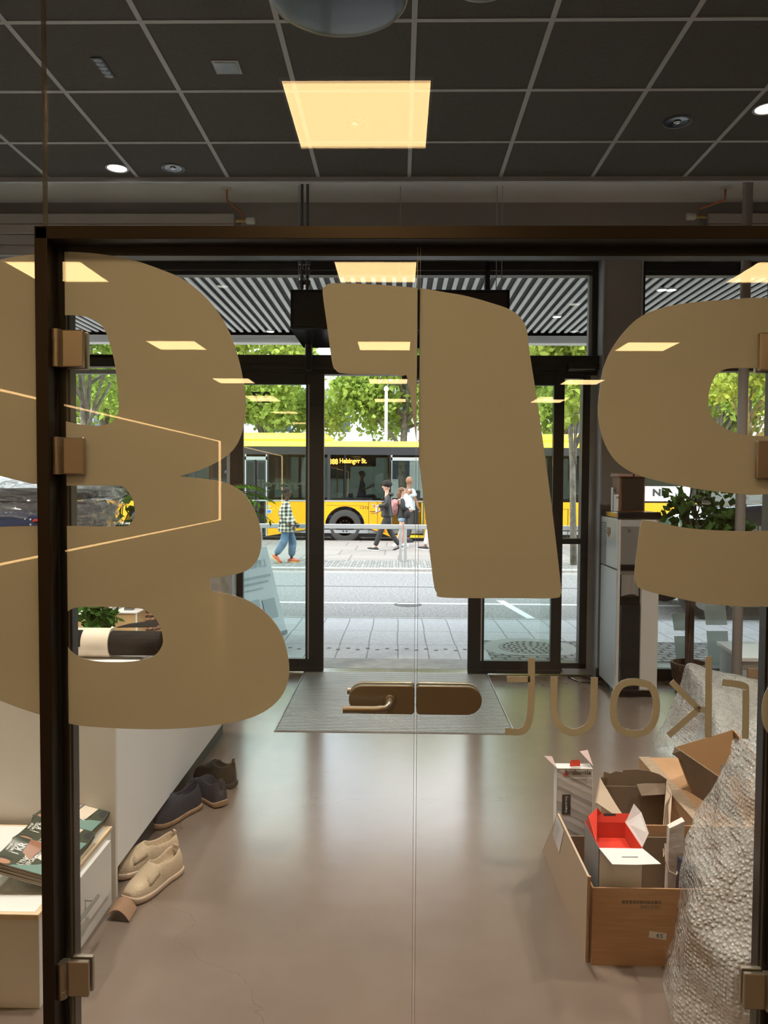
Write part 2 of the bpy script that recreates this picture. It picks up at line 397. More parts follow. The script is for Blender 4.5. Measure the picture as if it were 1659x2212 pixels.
# sliding entrance doors: header, fixed side lights, two open leaves
hd = sroot('trim_3', (0, YF, 2.6))
struct('header', MB().box(xm - 0.02, U(1300, 790, YF).x, YF - 0.12, YF + 0.06, zhb - 0.005, zht), m_frame, hd, bevel=0.005)
struct('header_strip', MB().box(xm, U(1290, 790, YF).x, YF - 0.13, YF - 0.118, U(862, 790, 6.38).z, U(862, 786, 6.38).z), m_bronze, hd)
struct('track_cover', MB().box(xm, U(1300, 790, YF).x, YF - 0.08, YF + 0.02, U(862, 812, YF).z, zhb), m_black, hd)
def leaf(name, pxl, pxr, glx0, glx1, y, inner_right):
    d = sroot(name, (U((pxl + pxr) / 2, 1000, y).x, y, 0))
    x0, x1 = U(pxl, 1100, y).x, U(pxr, 1100, y).x; z1 = U(862, 803, y).z
    gx0, gx1 = U(glx0, 1100, y).x, U(glx1, 1100, y).x; gz0 = U(862, 1424, y).z; gz1 = U(862, 832, y).z
    f = MB().box(x0, gx0, y - 0.025, y + 0.025, 0.012, z1).box(gx1, x1, y - 0.025, y + 0.025, 0.012, z1)
    f.box(gx0, gx1, y - 0.025, y + 0.025, 0.012, gz0).box(gx0, gx1, y - 0.025, y + 0.025, gz1, z1)
    struct('door_frame', f, m_frame, d, bevel=0.004)
    struct('glass_pane', MB().box(gx0, gx1, y - 0.006, y + 0.006, gz0, gz1), m_glassg, d)
    e = gx1 + 0.018 if inner_right else gx0 - 0.03
    struct('edge_seal', MB().box(e, e + 0.012, y - 0.029, y - 0.024, gz0, gz1), m_bar, d)
    struct('bottom_rail', MB().box(x0, x1, y - 0.032, y - 0.02, 0.012, 0.045), m_frame, d, bevel=0.003)
    return d
dl = leaf('door_1', 506, 700, 526, 661, YF - 0.05, True)
dr = leaf('door_2', 1013, 1215, 1048, 1192, YF - 0.05, False)
# fixed narrow light between the open leaf and the pillar
dn_ = sroot('window_3', (1.45, YF, 0))
x0, x1 = U(1170, 1100, YF).x, U(1294, 1100, YF).x
f = MB().box(U(1252, 1100, YF).x, x1, YF - 0.05, YF + 0.05, 0.02, zhb).box(x0, x1, YF - 0.05, YF + 0.05, 0.02, 0.1).box(x0, x1, YF - 0.03, YF + 0.03, U(862, 1172, YF).z, U(862, 1160, YF).z).box(x0, x1, YF - 0.04, YF + 0.04, U(862, 818, YF).z, zhb)
struct('window_frame', f, m_frame, dn_, bevel=0.004)
struct('glazing_bead', MB().box(U(1268, 1100, YF).x, U(1282, 1100, YF).x, YF - 0.056, YF - 0.05, 0.05, zhb).box(U(1215, 1100, YF).x, U(1284, 1100, YF).x, YF - 0.11, YF - 0.05, 0.02, 0.055), m_greyframe, dn_)
struct('glass_pane', MB().box(x0, U(1252, 1100, YF).x, YF - 0.005, YF + 0.005, 0.1, zhb), m_glass, dn_)
# window right of the pillar
wr_ = sroot('window_4', (2.8, YF, 0))
f = MB(); rect_frame(f, xr0 + 0.01, 3.59, 0.02, zt - 0.02, 0.07, YF - 0.05, YF + 0.05); f.box(xr0, 3.6, YF - 0.05, YF + 0.05, zhb, zht)
f.box(xr0, 3.6, YF - 0.04, YF + 0.05, ztop, ztop + 0.04)
struct('window_frame', f, m_frame, wr_, bevel=0.004)
struct('glazing_bead', MB().box(xr0 + 0.07, 3.52, YF - 0.03, YF + 0.03, ztop + 0.04, zt - 0.1), m_greyframe, wr_)
struct('glass_pane', MB().box(xr0 + 0.05, 3.55, YF, YF + 0.012, 0.05, ztop + 0.02), m_glass, wr_)
struct('window_sill', MB().box(xr0 + 0.02, 3.58, 6.3, YF - 0.05, 0.05, 0.1), m_greyframe, wr_)

# lettering on the outside of the street windows, seen from behind
m_film = mat('frosted grey film', (0.42, 0.42, 0.38), 0.8)
m_lettergrey = mat('grey window lettering', (0.13, 0.13, 0.10), 0.7)
p = U(563, 858, YF - 0.04); q = U(583, 870, YF - 0.04)
struct('lettering', MB(), None, dl) if False else None
def sheet_text(s, px0, px1, py0, py1, Y, m, parent, mirror=True, name='lettering', bold=0.0, th=0.001):
    a, b = U(px0, py0, Y), U(px1, py1, Y)
    me = text_mesh(s, 1, th, mirror, abs(b.x - a.x), abs(a.z - b.z), bold)
    me.transform(T((a.x + b.x) / 2, Y, (a.z + b.z) / 2)); return mesh_obj(name, me, m, parent)
sheet_text('27', 543, 584, 846, 871, YF - 0.042, m_lettergrey, dl, bold=0.02)
sheet_text('energii', 556, 660, 1036, 1064, YF - 0.042, mat('white window lettering', (0.50, 0.53, 0.50), 0.7), dl, bold=0.03)
sheet_text('TRAIN', 1612, 1712, 1136, 1160, YF - 0.01, mat('pale window lettering', (0.8, 0.82, 0.82), 0.7), wr_, bold=0.02)
m_frost = glass('etched square', tint=(0.82, 0.90, 0.88), opacity=0.62, ocol=(0.75, 0.82, 0.80))
for (a, b, c, d) in ((1451, 1484, 1326, 1362), (1520, 1567, 1308, 1350), (1456, 1486, 1374, 1430), (1526, 1572, 1363, 1436)):
    P = [(a, b), (c, d)]
    q = [U(a, c, YF - 0.01), U(b, c, YF - 0.01), U(b + 4, d, YF - 0.01), U(a + 5, d, YF - 0.01)]
    struct('etched_square', MB().board(q, 0.001), m_frost, wr_, bevel=0)

# ------------------------------------------------------------------ glass partition close to the camera
FX0 = U(75, 490, 1.915).x; FXR = U(1741, 755, 1.93).x     # outer edges of the steel portal
FZ = U(862, 489, 1.915).z; fw_ = 0.030
pf = sroot('trim_4', (0, YG, 0))
f = MB().box(FX0, FX0 + fw_, 1.915, 2.02, 0, FZ).box(FXR - fw_, FXR, 1.915, 2.02, 0, FZ).box(FX0, FXR, 1.915, 2.02, FZ - fw_, FZ)
struct('portal_frame', f, m_bronze, pf, bevel=0.0015)
f = MB().box(FX0 + fw_, FX0 + fw_ + 0.026, 1.982, 2.02, 0, FZ - fw_).box(FXR - fw_ - 0.026, FXR - fw_, 1.982, 2.02, 0, FZ - fw_).box(FX0 + fw_, FXR - fw_, 1.982, 2.02, FZ - fw_ - 0.022, FZ - fw_)
struct('door_stop', f, m_black, pf, bevel=0.0015)
struct('stop_gasket', MB().box(FX0 + fw_ + 0.017, FX0 + fw_ + 0.020, 1.979, 1.983, 0, FZ - fw_ - 0.02).box(FXR - fw_ - 0.02, FXR - fw_ - 0.017, 1.979, 1.983, 0, FZ - fw_ - 0.02), mat('grey rubber', (0.12, 0.12, 0.12), 0.4), pf)
GX0 = FX0 + fw_ + 0.006; GXR = FXR - fw_ - 0.006
SL, SR_ = U(898.5, 1100, YG).x, U(903.5, 1100, YG).x
DZ = FZ - fw_ - 0.006
g0, g1 = YG - 0.005, YG + 0.005
m_film2 = mat('matt white window film', (0.85, 0.86, 0.88), 0.75)
d3 = sroot('door_3', (GX0, YG, 0)); d4 = sroot('door_4', (GXR, YG, 0))
w5 = sroot('window_5', (-2, YG, 0)); w6 = sroot('window_6', (3, YG, 0)); w7 = sroot('window_7', (-0.3, YG, FZ)); w8 = sroot('window_8', (-3, YG, FZ))
struct('glass_pane', MB().box(GX0, SL, g0, g1, 0.008, DZ), m_glass, d3)
struct('glass_pane', MB().box(SR_, GXR, g0, g1, 0.008, DZ), m_glass, d4)
m_edge = mat('polished glass edge', (0.42, 0.47, 0.44), 0.2, spec=0.8)
struct('glass_edge', MB().box(SL - 0.001, SL, g0 + 0.001, g1 - 0.001, 0.008, DZ), m_edge, d3)
struct('glass_edge', MB().box(SR_, SR_ + 0.001, g0 + 0.001, g1 - 0.001, 0.008, DZ), m_edge, d4)
struct('glass_pane', MB().box(XL, FX0, g0, g1, 0, FZ), m_glass, w5)
struct('glass_pane', MB().box(FXR, XR, g0, g1, 0, FZ), m_glass, w6)
xj = U(95.5, 200, YG).x
struct('glass_pane', MB().box(xj + 0.002, XR, g0, g1, FZ, ZB), m_glass, w7)
struct('glass_pane', MB().box(XL, xj - 0.002, g0, g1, FZ, ZB), m_glass, w8)
struct('glass_joint', MB().box(xj - 0.004, xj + 0.004, g0 - 0.0005, g1 + 0.0005, FZ, ZB), mat('clear silicone joint', (0.14, 0.13, 0.10), 0.25, alpha=0.6), w8)

YS = g1 + 0.0015
def outline(pts, n=6): return [U(p.x, p.y, YS) for p in smooth_poly(pts, n)]
B_out = [(-260, 720), (-130, 600), (0, 561), (75, 549), (130, 544), (200, 547), (280, 560), (350, 583), (400, 606), (450, 648), (487, 700), (511, 760), (525, 818), (531, 868), (527, 918), (512, 960), (485, 988), (440, 1012), (388, 1029, 1),
         (440, 1034), (485, 1042), (520, 1060), (545, 1092), (560, 1130), (565, 1166), (560, 1200), (543, 1225), (515, 1239), (453, 1249, 1), (456, 1276, 1), (505, 1286), (545, 1302), (583, 1332), (610, 1373), (624, 1430),
         (621, 1476), (600, 1514), (560, 1543), (500, 1561), (400, 1573), (300, 1575), (200, 1570), (150, 1563), (90, 1545), (0, 1513), (-120, 1450), (-240, 1300), (-300, 1000)]
B_h1 = [(95, 684), (135, 681), (172, 682), (202, 690), (226, 712), (241, 756), (250, 800), (257, 870), (253, 898), (238, 914), (205, 920), (165, 915), (110, 902, 1), (95, 895, 1)]
B_h2 = [(-60, 1010), (0, 1028), (40, 1038), (82, 1047), (140, 1049), (250, 1049), (272, 1057), (287, 1080), (291, 1108), (283, 1129), (258, 1137), (140, 1136), (82, 1136), (0, 1138), (-60, 1142)]
B_h3 = [(138, 1338), (150, 1318), (185, 1311), (290, 1313), (322, 1323), (343, 1347), (352, 1382), (345, 1404), (326, 1420), (290, 1428), (245, 1430), (200, 1427), (165, 1415), (146, 1396), (137, 1370)]
one = [(720, 612), (800, 614), (901, 622), (960, 631), (1010, 640), (1060, 654), (1100, 668), (1125, 687), (1138, 714), (1144, 760), (1166, 905), (1190, 1080), (1212, 1268), (1211, 1282), (1198, 1292), (1100, 1292), (960, 1291), (943, 1280), (936, 1255),
       (925, 1165), (908, 1020), (892, 900), (880, 818), (868, 812), (830, 809), (745, 807), (725, 799), (717, 780), (706, 700), (697, 632), (702, 619)]
S_up = [(1900, 660), (1659, 644), (1580, 647), (1500, 653), (1430, 665), (1375, 690), (1330, 740), (1305, 790), (1294, 850), (1292, 900), (1303, 950), (1325, 990), (1355, 1015), (1390, 1030), (1450, 1045), (1520, 1058), (1600, 1067), (1659, 1067), (1900, 1040)]
S_hole = [(1900, 790, 1), (1650, 795), (1612, 795), (1570, 797), (1547, 810), (1534, 838), (1530, 870), (1538, 900), (1560, 922), (1600, 937), (1659, 942), (1900, 940, 1)]
S_low = [(1385, 1129), (1400, 1125), (1480, 1140), (1560, 1146), (1659, 1146), (1900, 1130, 1), (1900, 1330, 1), (1659, 1311), (1600, 1310), (1520, 1303), (1430, 1285), (1385, 1272), (1374, 1260), (1370, 1240), (1377, 1180)]
b0 = (GX0 + 0.014, SL - 0.0005)
def film(loops, x0, x1, parent, name='film_letter'):
    me = clip_x(filled([outline(l) for l in loops], 0.0006), x0, x1); return mesh_obj(name, me, m_film2, parent)
L = [B_out, B_h1, B_h2, B_h3]
film(L, GX0 + 0.013, SL, d3)
film([B_out, B_h2], -2.2, FX0 - 0.004, w5)
film([one], GX0, SL - 0.001, d3); film([one], SR_ + 0.001, GXR, d4)
film([S_up, S_hole], SR_, GXR - 0.004, d4); film([S_low], SR_, GXR - 0.004, d4)
def stroke(pts, wpx, closed=False, n=8):
    c = [Vector(p[:2]) for p in pts]
    c = smooth_poly(pts, n) if closed else c
    if not closed and len(pts) > 2:
        o = []; k = len(pts)
        P = lambda i: Vector(pts[max(0, min(k - 1, i))][:2])
        for i in range(k - 1):
            for j in range(n):
                t = j / n; p0, p1, p2, p3 = P(i - 1), P(i), P(i + 1), P(i + 2)
                o.append(0.5 * ((2 * p1) + (p2 - p0) * t + (2 * p0 - 5 * p1 + 4 * p2 - p3) * t * t + (3 * p1 - p0 - 3 * p2 + p3) * t ** 3))
        o.append(P(k - 1)); c = o
    k = len(c); a, b = [], []
    for i in range(k):
        d = (c[(i + 1) % k] - c[i - 1]) if closed else (c[min(k - 1, i + 1)] - c[max(0, i - 1)])
        d.normalize(); nrm = Vector((-d.y, d.x)) * wpx / 2; a.append(c[i] + nrm); b.append(c[i] - nrm)
    if closed: return [[U(p.x, p.y, YS) for p in a], [U(p.x, p.y, YS) for p in b]]
    return [[U(p.x, p.y, YS) for p in a + b[::-1]]]
def strokes(lst, x0, x1, parent):
    for n_, lp in enumerate(lst):
        me = filled(lp, 0.0006); me = clip_x(me, x0, x1); mesh_obj('film_letter', me, m_film2, parent)
def merged(sub):                         # strokes of one letter as one film
    t = bmesh.new()
    for lp in sub:
        me = filled(lp, 0.0006); t.from_mesh(me)
    me = bpy.data.meshes.new('film'); t.to_mesh(me); t.free(); return me
for sub in ([stroke([(1148, 1421), (1148, 1480), (1147, 1525), (1141, 1562), (1126, 1580), (1091, 1580)], 15), stroke([(1095, 1467), (1145, 1467)], 13)],
            [stroke([(1197, 1461), (1196, 1500), (1197, 1538), (1209, 1568), (1240, 1582), (1271, 1568), (1282, 1538), (1283, 1500), (1284, 1463)], 15.5)],
            [stroke([(1371, 1473), (1404, 1482), (1417, 1510), (1415, 1550), (1398, 1578), (1370, 1585), (1340, 1576), (1326, 1550), (1327, 1508), (1342, 1480)], 15.5, True)],
            [stroke([(1531, 1418), (1530, 1593)], 15), stroke([(1524, 1533), (1507, 1533)], 12), stroke([(1450, 1472), (1510, 1533)], 13), stroke([(1510, 1530), (1444, 1589)], 14)],
            [stroke([(1610, 1596), (1611, 1495), (1607, 1483), (1593, 1478), (1560, 1474)], 15)],
            [stroke([(1699, 1478), (1732, 1487), (1745, 1515), (1743, 1555), (1726, 1583), (1698, 1590), (1668, 1581), (1654, 1555), (1655, 1513), (1670, 1485)], 15.5, True)]):
    mesh_obj('film_letter', clip_x(merged(sub), SR_, GXR - 0.004), m_film2, d4)

# hinges and lock
m_nickel = mat('satin nickel', (0.42, 0.37, 0.31), 0.32, metal=0.75)
m_brass = mat('brushed bronze nickel', (0.29, 0.25, 0.20), 0.38, metal=0.7)
def hinge(parent, xedge, zc, side):
    h = 0.047; s = side
    m_ = MB()
    xa, xb = xedge + s * 0.020, xedge + s * 0.074
    m_.box(min(xa, xb), max(xa, xb), g0 - 0.014, g0 - 0.0005, zc - h, zc + h); struct('hinge_plate', m_, m_nickel, parent, bevel=0.003)
    m_ = MB().box(min(xa, xb) + 0.002, max(xa, xb) + 0.002, g1 + 0.0025, g1 + 0.016, zc - h - 0.002, zc + h - 0.001); struct('hinge_back_plate', m_, m_nickel, parent, bevel=0.003)
    m_ = MB().lathe((xedge + s * 0.007, g0 - 0.016, zc), [(0.0005, -h - 0.001), (0.0125, -h), (0.0125, -h + 0.02), (0.0118, -h + 0.0205), (0.0118, h - 0.0255), (0.0125, h - 0.025), (0.0125, h), (0.0005, h + 0.001)], 20)
    struct('hinge_knuckle', m_, m_nickel, parent, smooth=True)
    m_ = MB(); xa2, xb2 = xedge + s * 0.0005, xedge + s * 0.022
    m_.box(min(xa2, xb2), max(xa2, xb2), g0 - 0.012, g0 + 0.004, zc - h, zc + h); struct('hinge_leaf', m_, m_nickel, parent, bevel=0.002)
for py in (755, 985, 2106): hinge(d3, FX0 + fw_ + 0.001, U(150, py, YG).z, 1)
for py in (762, 993, 2133): hinge(d4, FXR - fw_ - 0.001, U(1620, py, YG).z, -1)
def lockcase(x0, x1, rounded_left, y0, y1, z0, z1):
    r = (z1 - z0) / 2 * 0.98; pts = []; n = 12; zc = (z0 + z1) / 2; rr = 0.006
    if rounded_left:
        for i in range(n + 1):
            t = math.pi / 2 + math.pi * i / n; pts.append((x0 + r + r * math.cos(t), zc + r * math.sin(t)))
        pts += [(x1 - rr, z0), (x1, z0 + rr), (x1, z1 - rr), (x1 - rr, z1)]
    else:
        for i in range(n + 1):
            t = -math.pi / 2 + math.pi * i / n; pts.append((x1 - r + r * math.cos(t), zc + r * math.sin(t)))
        pts += [(x0 + rr, z1), (x0, z1 - rr), (x0, z0 + rr), (x0 + rr, z0)]
    return MB().prism(pts, y0, y1)
za, zb_ = U(862, 1543, YG - 0.02).z, U(862, 1480, YG - 0.02).z
xa, xb = U(753, 1510, YG - 0.02).x, U(895.5, 1510, YG - 0.02).x
struct('lock_case', lockcase(xa, xb, True, g0 - 0.018, g0 - 0.0005, za, zb_), m_brass, d3, bevel=0.003)
struct('lock_back_case', lockcase(xa, xb, True, g1 + 0.0025, g1 + 0.018, za, zb_), m_brass, d3, bevel=0.003)
xc, xd = U(899.5, 1510, YG - 0.02).x, U(1041, 1510, YG - 0.02).x
struct('strike_case', lockcase(xc, xd, False, g0 - 0.018, g0 - 0.0005, za, zb_), m_brass, d4, bevel=0.003)
struct('strike_back_case', lockcase(xc, xd, False, g1 + 0.0025, g1 + 0.018, za, zb_), m_brass, d4, bevel=0.003)
hp = U(842, 1514, YG - 0.025); hh = sroot('x', hp); bpy.data.objects.remove(hh)
rz = hp.z
struct('handle_rosette', MB().lathe((hp.x, g0 - 0.018, rz), [(0.0158, 0), (0.0158, -0.005), (0.0128, -0.007), (0.0005, -0.007)], 28, 'y'), m_brass, d3, smooth=True)
e = U(741, 1531, YG - 0.06)
pts = [(hp.x, g0 - 0.02, rz), (hp.x, g0 - 0.040, rz), (hp.x - 0.002, g0 - 0.050, rz - 0.003), (hp.x - 0.010, g0 - 0.058, rz - 0.010), (hp.x - 0.022, g0 - 0.060, e.z + 0.002), (hp.x - 0.034, g0 - 0.060, e.z), (e.x, g0 - 0.060, e.z)]
struct('door_handle', MB().tube(pts, 0.0093, 20), m_brass, d3, smooth=True)
pts = [(hp.x, g1 + 0.02, rz), (hp.x, g1 + 0.045, rz), (hp.x - 0.010, g1 + 0.056, rz), (hp.x - 0.03, g1 + 0.06, rz), (U(750, 1492, YG + 0.06).x, g1 + 0.06, rz)]
struct('door_back_handle', MB().tube(pts, 0.0093, 16), m_brass, d3, smooth=True)

# ------------------------------------------------------------------ room behind the camera: warm light panels, lit strips, sign
m_panel = mat('lit warm panel', (0.8, 0.8, 0.8), 0.5, emis=PANEL_COL, estr=PANEL_E)
rows = [(0.03, 0.66), (-2.54, -1.96), (-5.82, -5.24), (-9.1, -8.5), (-12.0, -11.4)]
cols = [(-3.02, -2.44), (-0.50, 0.12), (2.68, 3.28)]
place = {0: 'by the side with the glowing wall strips', 1: 'in the middle row', 2: 'in the row over the plain side wall'}
dist = ['just above the glass doors', 'one step back from the glass doors', 'half way down the rear room', 'beyond the middle of the rear room', 'at the end of the rear room']
for j, (a, b) in enumerate(rows):
    for i, (c, d) in enumerate(cols):
        if j == 0 and i != 1: continue
        t = thing('ceiling_light_panel', 'warm square ceiling light panel mirrored in the glass, %s, %s' % (place[i], dist[j]), 'light', ((c + d) / 2, (a + b) / 2, ZB), 'warm ceiling light panels of the rear room')
        obj('panel_frame', MB().box(c - 0.01, c, a, b, ZB - 0.012, ZB).box(d, d + 0.01, a, b, ZB - 0.012, ZB).box(c - 0.01, d + 0.01, a - 0.01, a, ZB - 0.012, ZB).box(c - 0.01, d + 0.01, b, b + 0.01, ZB - 0.012, ZB), m_white, t)
        obj('diffuser', MB().box(c, d, a, b, ZB - 0.008, ZB - 0.001), m_panel, t)
m_strip = mat('lit strip', (0.8, 0.8, 0.8), 0.5, emis=(1.0, 0.60, 0.25), estr=5)
for k, (z, w_) in enumerate(((2.49, 'upper'), (0.78, 'lower'))):
    tag(obj('light_strip', MB().box(-3.93, -3.90, -12.85, 1.5, z - 0.009, z + 0.009), m_strip), 'thin glowing orange %s strip running along the rear room wall, mirrored in glass' % w_, 'light strip', 'glowing wall strips')
tag(obj('light_strip', MB().box(-3.93, -3.90, -12.90, -12.80, 0.78, 2.49), m_strip), 'upright glowing orange strip joining the two long wall strips, mirrored in glass', 'light strip', 'glowing wall strips')
t = thing('neon_sign', 'small pale blue neon word sign mirrored in the glass over the large white letter', 'sign', (-3.6, -6, 2.2))
a = U(42, 987, 9.0); b = U(112, 1003, 9.0)
me = text_mesh('energii', 1, 0.004, False, 0.5, 0.13); me.transform(Matrix.Rotation(R(180), 4, 'Z')); me.transform(T((a.x + b.x) / 2, 2 * YG - 9.0, (a.z + b.z) / 2))
mesh_obj('neon_letters', me, mat('lit pale blue neon', (0.5, 0.5, 0.6), 0.5, emis=(0.75, 0.80, 1.0), estr=3.0), t)
obj('sign_back', MB().box((a.x + b.x) / 2 - 0.3, (a.x + b.x) / 2 + 0.3, 2 * YG - 9.04, 2 * YG - 9.01, a.z - 0.2, a.z + 0.1), mat('dark board', (0.03, 0.03, 0.03), 0.9), t)
for sx in (-0.25, 0.25): obj('hanging_rod', MB().tube([((a.x + b.x) / 2 + sx, 2 * YG - 9.025, a.z + 0.1), ((a.x + b.x) / 2 + sx, 2 * YG - 9.025, ZB)], 0.004, 6), m_black, t)

# ================================================================== THE STREET
def paving_nodes(bw, bh, c1, c2, mort, ms, off=0.0, scale=1.0, nsc=30, nstr=0.35):
    def f(nt, b):
        t = nt.nodes.new('ShaderNodeTexCoord'); k = nt.nodes.new('ShaderNodeTexBrick')
        k.inputs['Scale'].default_value = scale; k.inputs['Brick Width'].default_value = bw; k.inputs['Row Height'].default_value = bh
        k.inputs['Mortar Size'].default_value = ms; k.offset = off; k.inputs['Color1'].default_value = (*c1, 1); k.inputs['Color2'].default_value = (*c2, 1); k.inputs['Mortar'].default_value = (*mort, 1)
        n = nt.nodes.new('ShaderNodeTexNoise'); n.inputs['Scale'].default_value = nsc; n.inputs['Detail'].default_value = 4
        m = nt.nodes.new('ShaderNodeMixRGB'); m.blend_type = 'MULTIPLY'; m.inputs[0].default_value = 1
        r = nt.nodes.new('ShaderNodeValToRGB'); r.color_ramp.elements[0].color = (1 - nstr, 1 - nstr, 1 - nstr, 1); r.color_ramp.elements[0].position = 0.35; r.color_ramp.elements[1].position = 0.65
        nt.links.new(t.outputs['Object'], k.inputs[0]); nt.links.new(t.outputs['Object'], n.inputs[0]); nt.links.new(n.outputs['Fac'], r.inputs[0])
        nt.links.new(k.outputs['Color'], m.inputs[1]); nt.links.new(r.outputs[0], m.inputs[2]); nt.links.new(m.outputs[0], b.inputs['Base Color'])
        b.inputs['Roughness'].default_value = 0.85
    return f
m_slab = nmat('near paving slabs', paving_nodes(0.29, 0.77, (0.70, 0.69, 0.71), (0.66, 0.65, 0.67), (0.33, 0.33, 0.32), 0.007, 0.02, nsc=25, nstr=0.18))
m_slab2 = nmat('far paving slabs', paving_nodes(1.1, 1.3, (0.29, 0.255, 0.235), (0.265, 0.235, 0.215), (0.17, 0.15, 0.14), 0.02, 0.3, nsc=20, nstr=0.15))
m_cobble = nmat('cobbles', paving_nodes(0.13, 0.10, (0.42, 0.41, 0.39), (0.30, 0.29, 0.28), (0.08, 0.08, 0.07), 0.014, 0.4, nsc=12, nstr=0.4))
def asphalt(nt, b):
    t = nt.nodes.new('ShaderNodeTexCoord'); n = nt.nodes.new('ShaderNodeTexNoise'); n.inputs['Scale'].default_value = 28; n.inputs['Detail'].default_value = 6
    n2 = nt.nodes.new('ShaderNodeTexNoise'); n2.inputs['Scale'].default_value = 0.8
    r = nt.nodes.new('ShaderNodeValToRGB'); r.color_ramp.elements[0].position = 0.35; r.color_ramp.elements[1].position = 0.65
    r.color_ramp.elements[0].color = (0.185, 0.172, 0.167, 1); r.color_ramp.elements[1].color = (0.39, 0.365, 0.35, 1)
    nt.links.new(t.outputs['Object'], n.inputs[0]); nt.links.new(n.outputs['Fac'], r.inputs[0]); nt.links.new(r.outputs[0], b.inputs['Base Color']); b.inputs['Roughness'].default_value = 0.85
m_asph = nmat('asphalt', asphalt)
m_kerb = mat('granite kerb', (0.40, 0.39, 0.37), 0.8, vary=(10, 0.15))
m_roadwhite = mat('white road paint', (0.85, 0.85, 0.84), 0.7)
zp = lambda y: -0.05 * (y - 6.6) / 2.75
yk = 9.35
struct('pavement', MB().hexa([(-16, 6.6, -0.3), (16, 6.6, -0.3), (16, yk, -0.3), (-16, yk, -0.3), (-16, 6.6, -0.002), (16, 6.6, -0.002), (16, yk, zp(yk)), (-16, yk, zp(yk))]), m_slab)
struct('threshold_floor', MB().box(U(700, 1440, 6.7).x - 0.7, U(1013, 1440, 6.7).x + 0.9, 6.6, 6.98, -0.1, 0.001), m_kerb)
struct('road', MB().box(-40, 40, yk, 15.25, -0.4, -0.14).box(-40, 40, 22.7, 28.5, -0.4, -0.20), m_asph)
struct('kerb', MB().box(-40, 40, yk, yk + 0.1, -0.2, -0.048).box(-40, 40, 15.2, 15.42, -0.3, -0.095).box(-40, 40, 22.5, 22.7, -0.3, -0.1), m_kerb)
struct('far_pavement', MB().box(-40, 40, 16.9, 22.6, -0.3, -0.1), m_slab2)
struct('cobble_path', MB().box(-40, 40, 15.4, 16.9, -0.3, -0.098), m_cobble)
struct('far_ground', MB().box(-90, 90, 28.5, 110, -0.4, -0.08), m_slab2)
ln = MB().box(-30, 30, 11.05, 11.17, -0.14, -0.136)
a, b = G(1072, 1297, -0.137), G(1088, 1297, -0.137); c, d = G(1157, 1336, -0.137), G(1139, 1336, -0.137)
ln.board([a, b, c, d], 0.003); struct('road_markings', ln, m_roadwhite)
struct('road_seam_line', MB().box(-30, 30, 12.88, 12.93, -0.14, -0.138), mat('tar seam', (0.06, 0.06, 0.06), 0.8))
cb = MB(); x0 = G(1048, 1400, -0.02).x
cb.hexa([(x0, 6.98, -0.05), (6, 6.98, -0.05), (6, 7.95, -0.05), (x0, 7.95, -0.05), (x0, 6.98, zp(6.98) + 0.004), (6, 6.98, zp(6.98) + 0.004), (6, 7.95, zp(7.95) + 0.004), (x0, 7.95, zp(7.95) + 0.004)])
struct('cobble_ground', cb, m_cobble)
st = MB()
for i in range(60):
    for r_ in (0, 1):
        x = -4 + i * 0.19 + r_ * 0.095; y = 7.42 + r_ * 0.06
        if x < x0 - 0.05: st.lathe((x, y, zp(y)), [(0.022, 0), (0.022, 0.002), (0.0005, 0.002)], 8)
struct('pavement_surface', st, mat('dark pavement studs', (0.06, 0.06, 0.06), 0.6))
# manhole covers
m_iron = mat('weathered iron', (0.22, 0.22, 0.21), 0.6, metal=0.3, bump=(60, 0.4))
m_ring = mat('concrete ring', (0.45, 0.45, 0.43), 0.85)
mc = G(1145, 1399, -0.01); t = thing('manhole_cover', 'large round patterned manhole cover set in cobbles outside the door', 'manhole cover', mc)
z = zp(mc.y) + 0.004
obj('concrete_ring', MB().lathe((mc.x, mc.y, z - 0.02), [(0.46, 0), (0.46, 0.025), (0.31, 0.027), (0.31, 0.0)], 48), m_ring, t)
iron = MB().lathe((mc.x, mc.y, z - 0.02), [(0.305, 0), (0.305, 0.028), (0.0005, 0.028)], 48)
for rr in (0.06, 0.11, 0.16, 0.21, 0.26):
    n = int(rr * 90)
    for k in range(n):
        a = 2 * math.pi * k / n; x, y = mc.x + rr * math.cos(a), mc.y + rr * math.sin(a); iron.box(x - 0.012, x + 0.012, y - 0.012, y + 0.012, z + 0.008, z + 0.014)
obj('iron_lid', iron, m_iron, t)
mc = G(881, 1306, -0.14)
tag(obj('manhole_cover', MB().lathe((mc.x, mc.y, -0.14), [(0.2, 0), (0.2, 0.004), (0.17, 0.006), (0.165, 0.002), (0.0005, 0.003)], 32), mat('dark iron', (0.04, 0.04, 0.04), 0.6)), 'small dark round cover in the grey road surface beyond the doorway', 'manhole cover')

# ---- slatted canopy over the shop front
cy1 = 10.5; cz = 3.6
ca = sroot('roof_canopy', (0, 8.5, cz))
struct('soffit', MB().box(-9, 9, 6.6, cy1, cz + 0.036, cz + 0.25), mat('pale soffit', (0.90, 0.89, 0.87), 0.7), ca)
fin = MB()
for k in range(-62, 63):
    x = 0.02 + 0.102 * k; fin.box(x, x + 0.040, 6.62, cy1 - 0.2, cz - 0.004, cz + 0.014)
fin.box(-9, 9, cy1 - 0.2, cy1 - 0.02, cz - 0.01, cz + 0.03)
struct('slats', fin, mat('white canopy slat', (0.88, 0.86, 0.84), 0.6), ca)
struct('slat_backing', MB().box(-8.9, 8.9, 6.61, cy1 - 0.03, cz + 0.028, cz + 0.034).box(-8.9, 8.9, cy1 - 0.2, cy1 - 0.03, cz - 0.01, cz + 0.03), mat('dark canopy backing', (0.035, 0.036, 0.04), 0.7), ca)
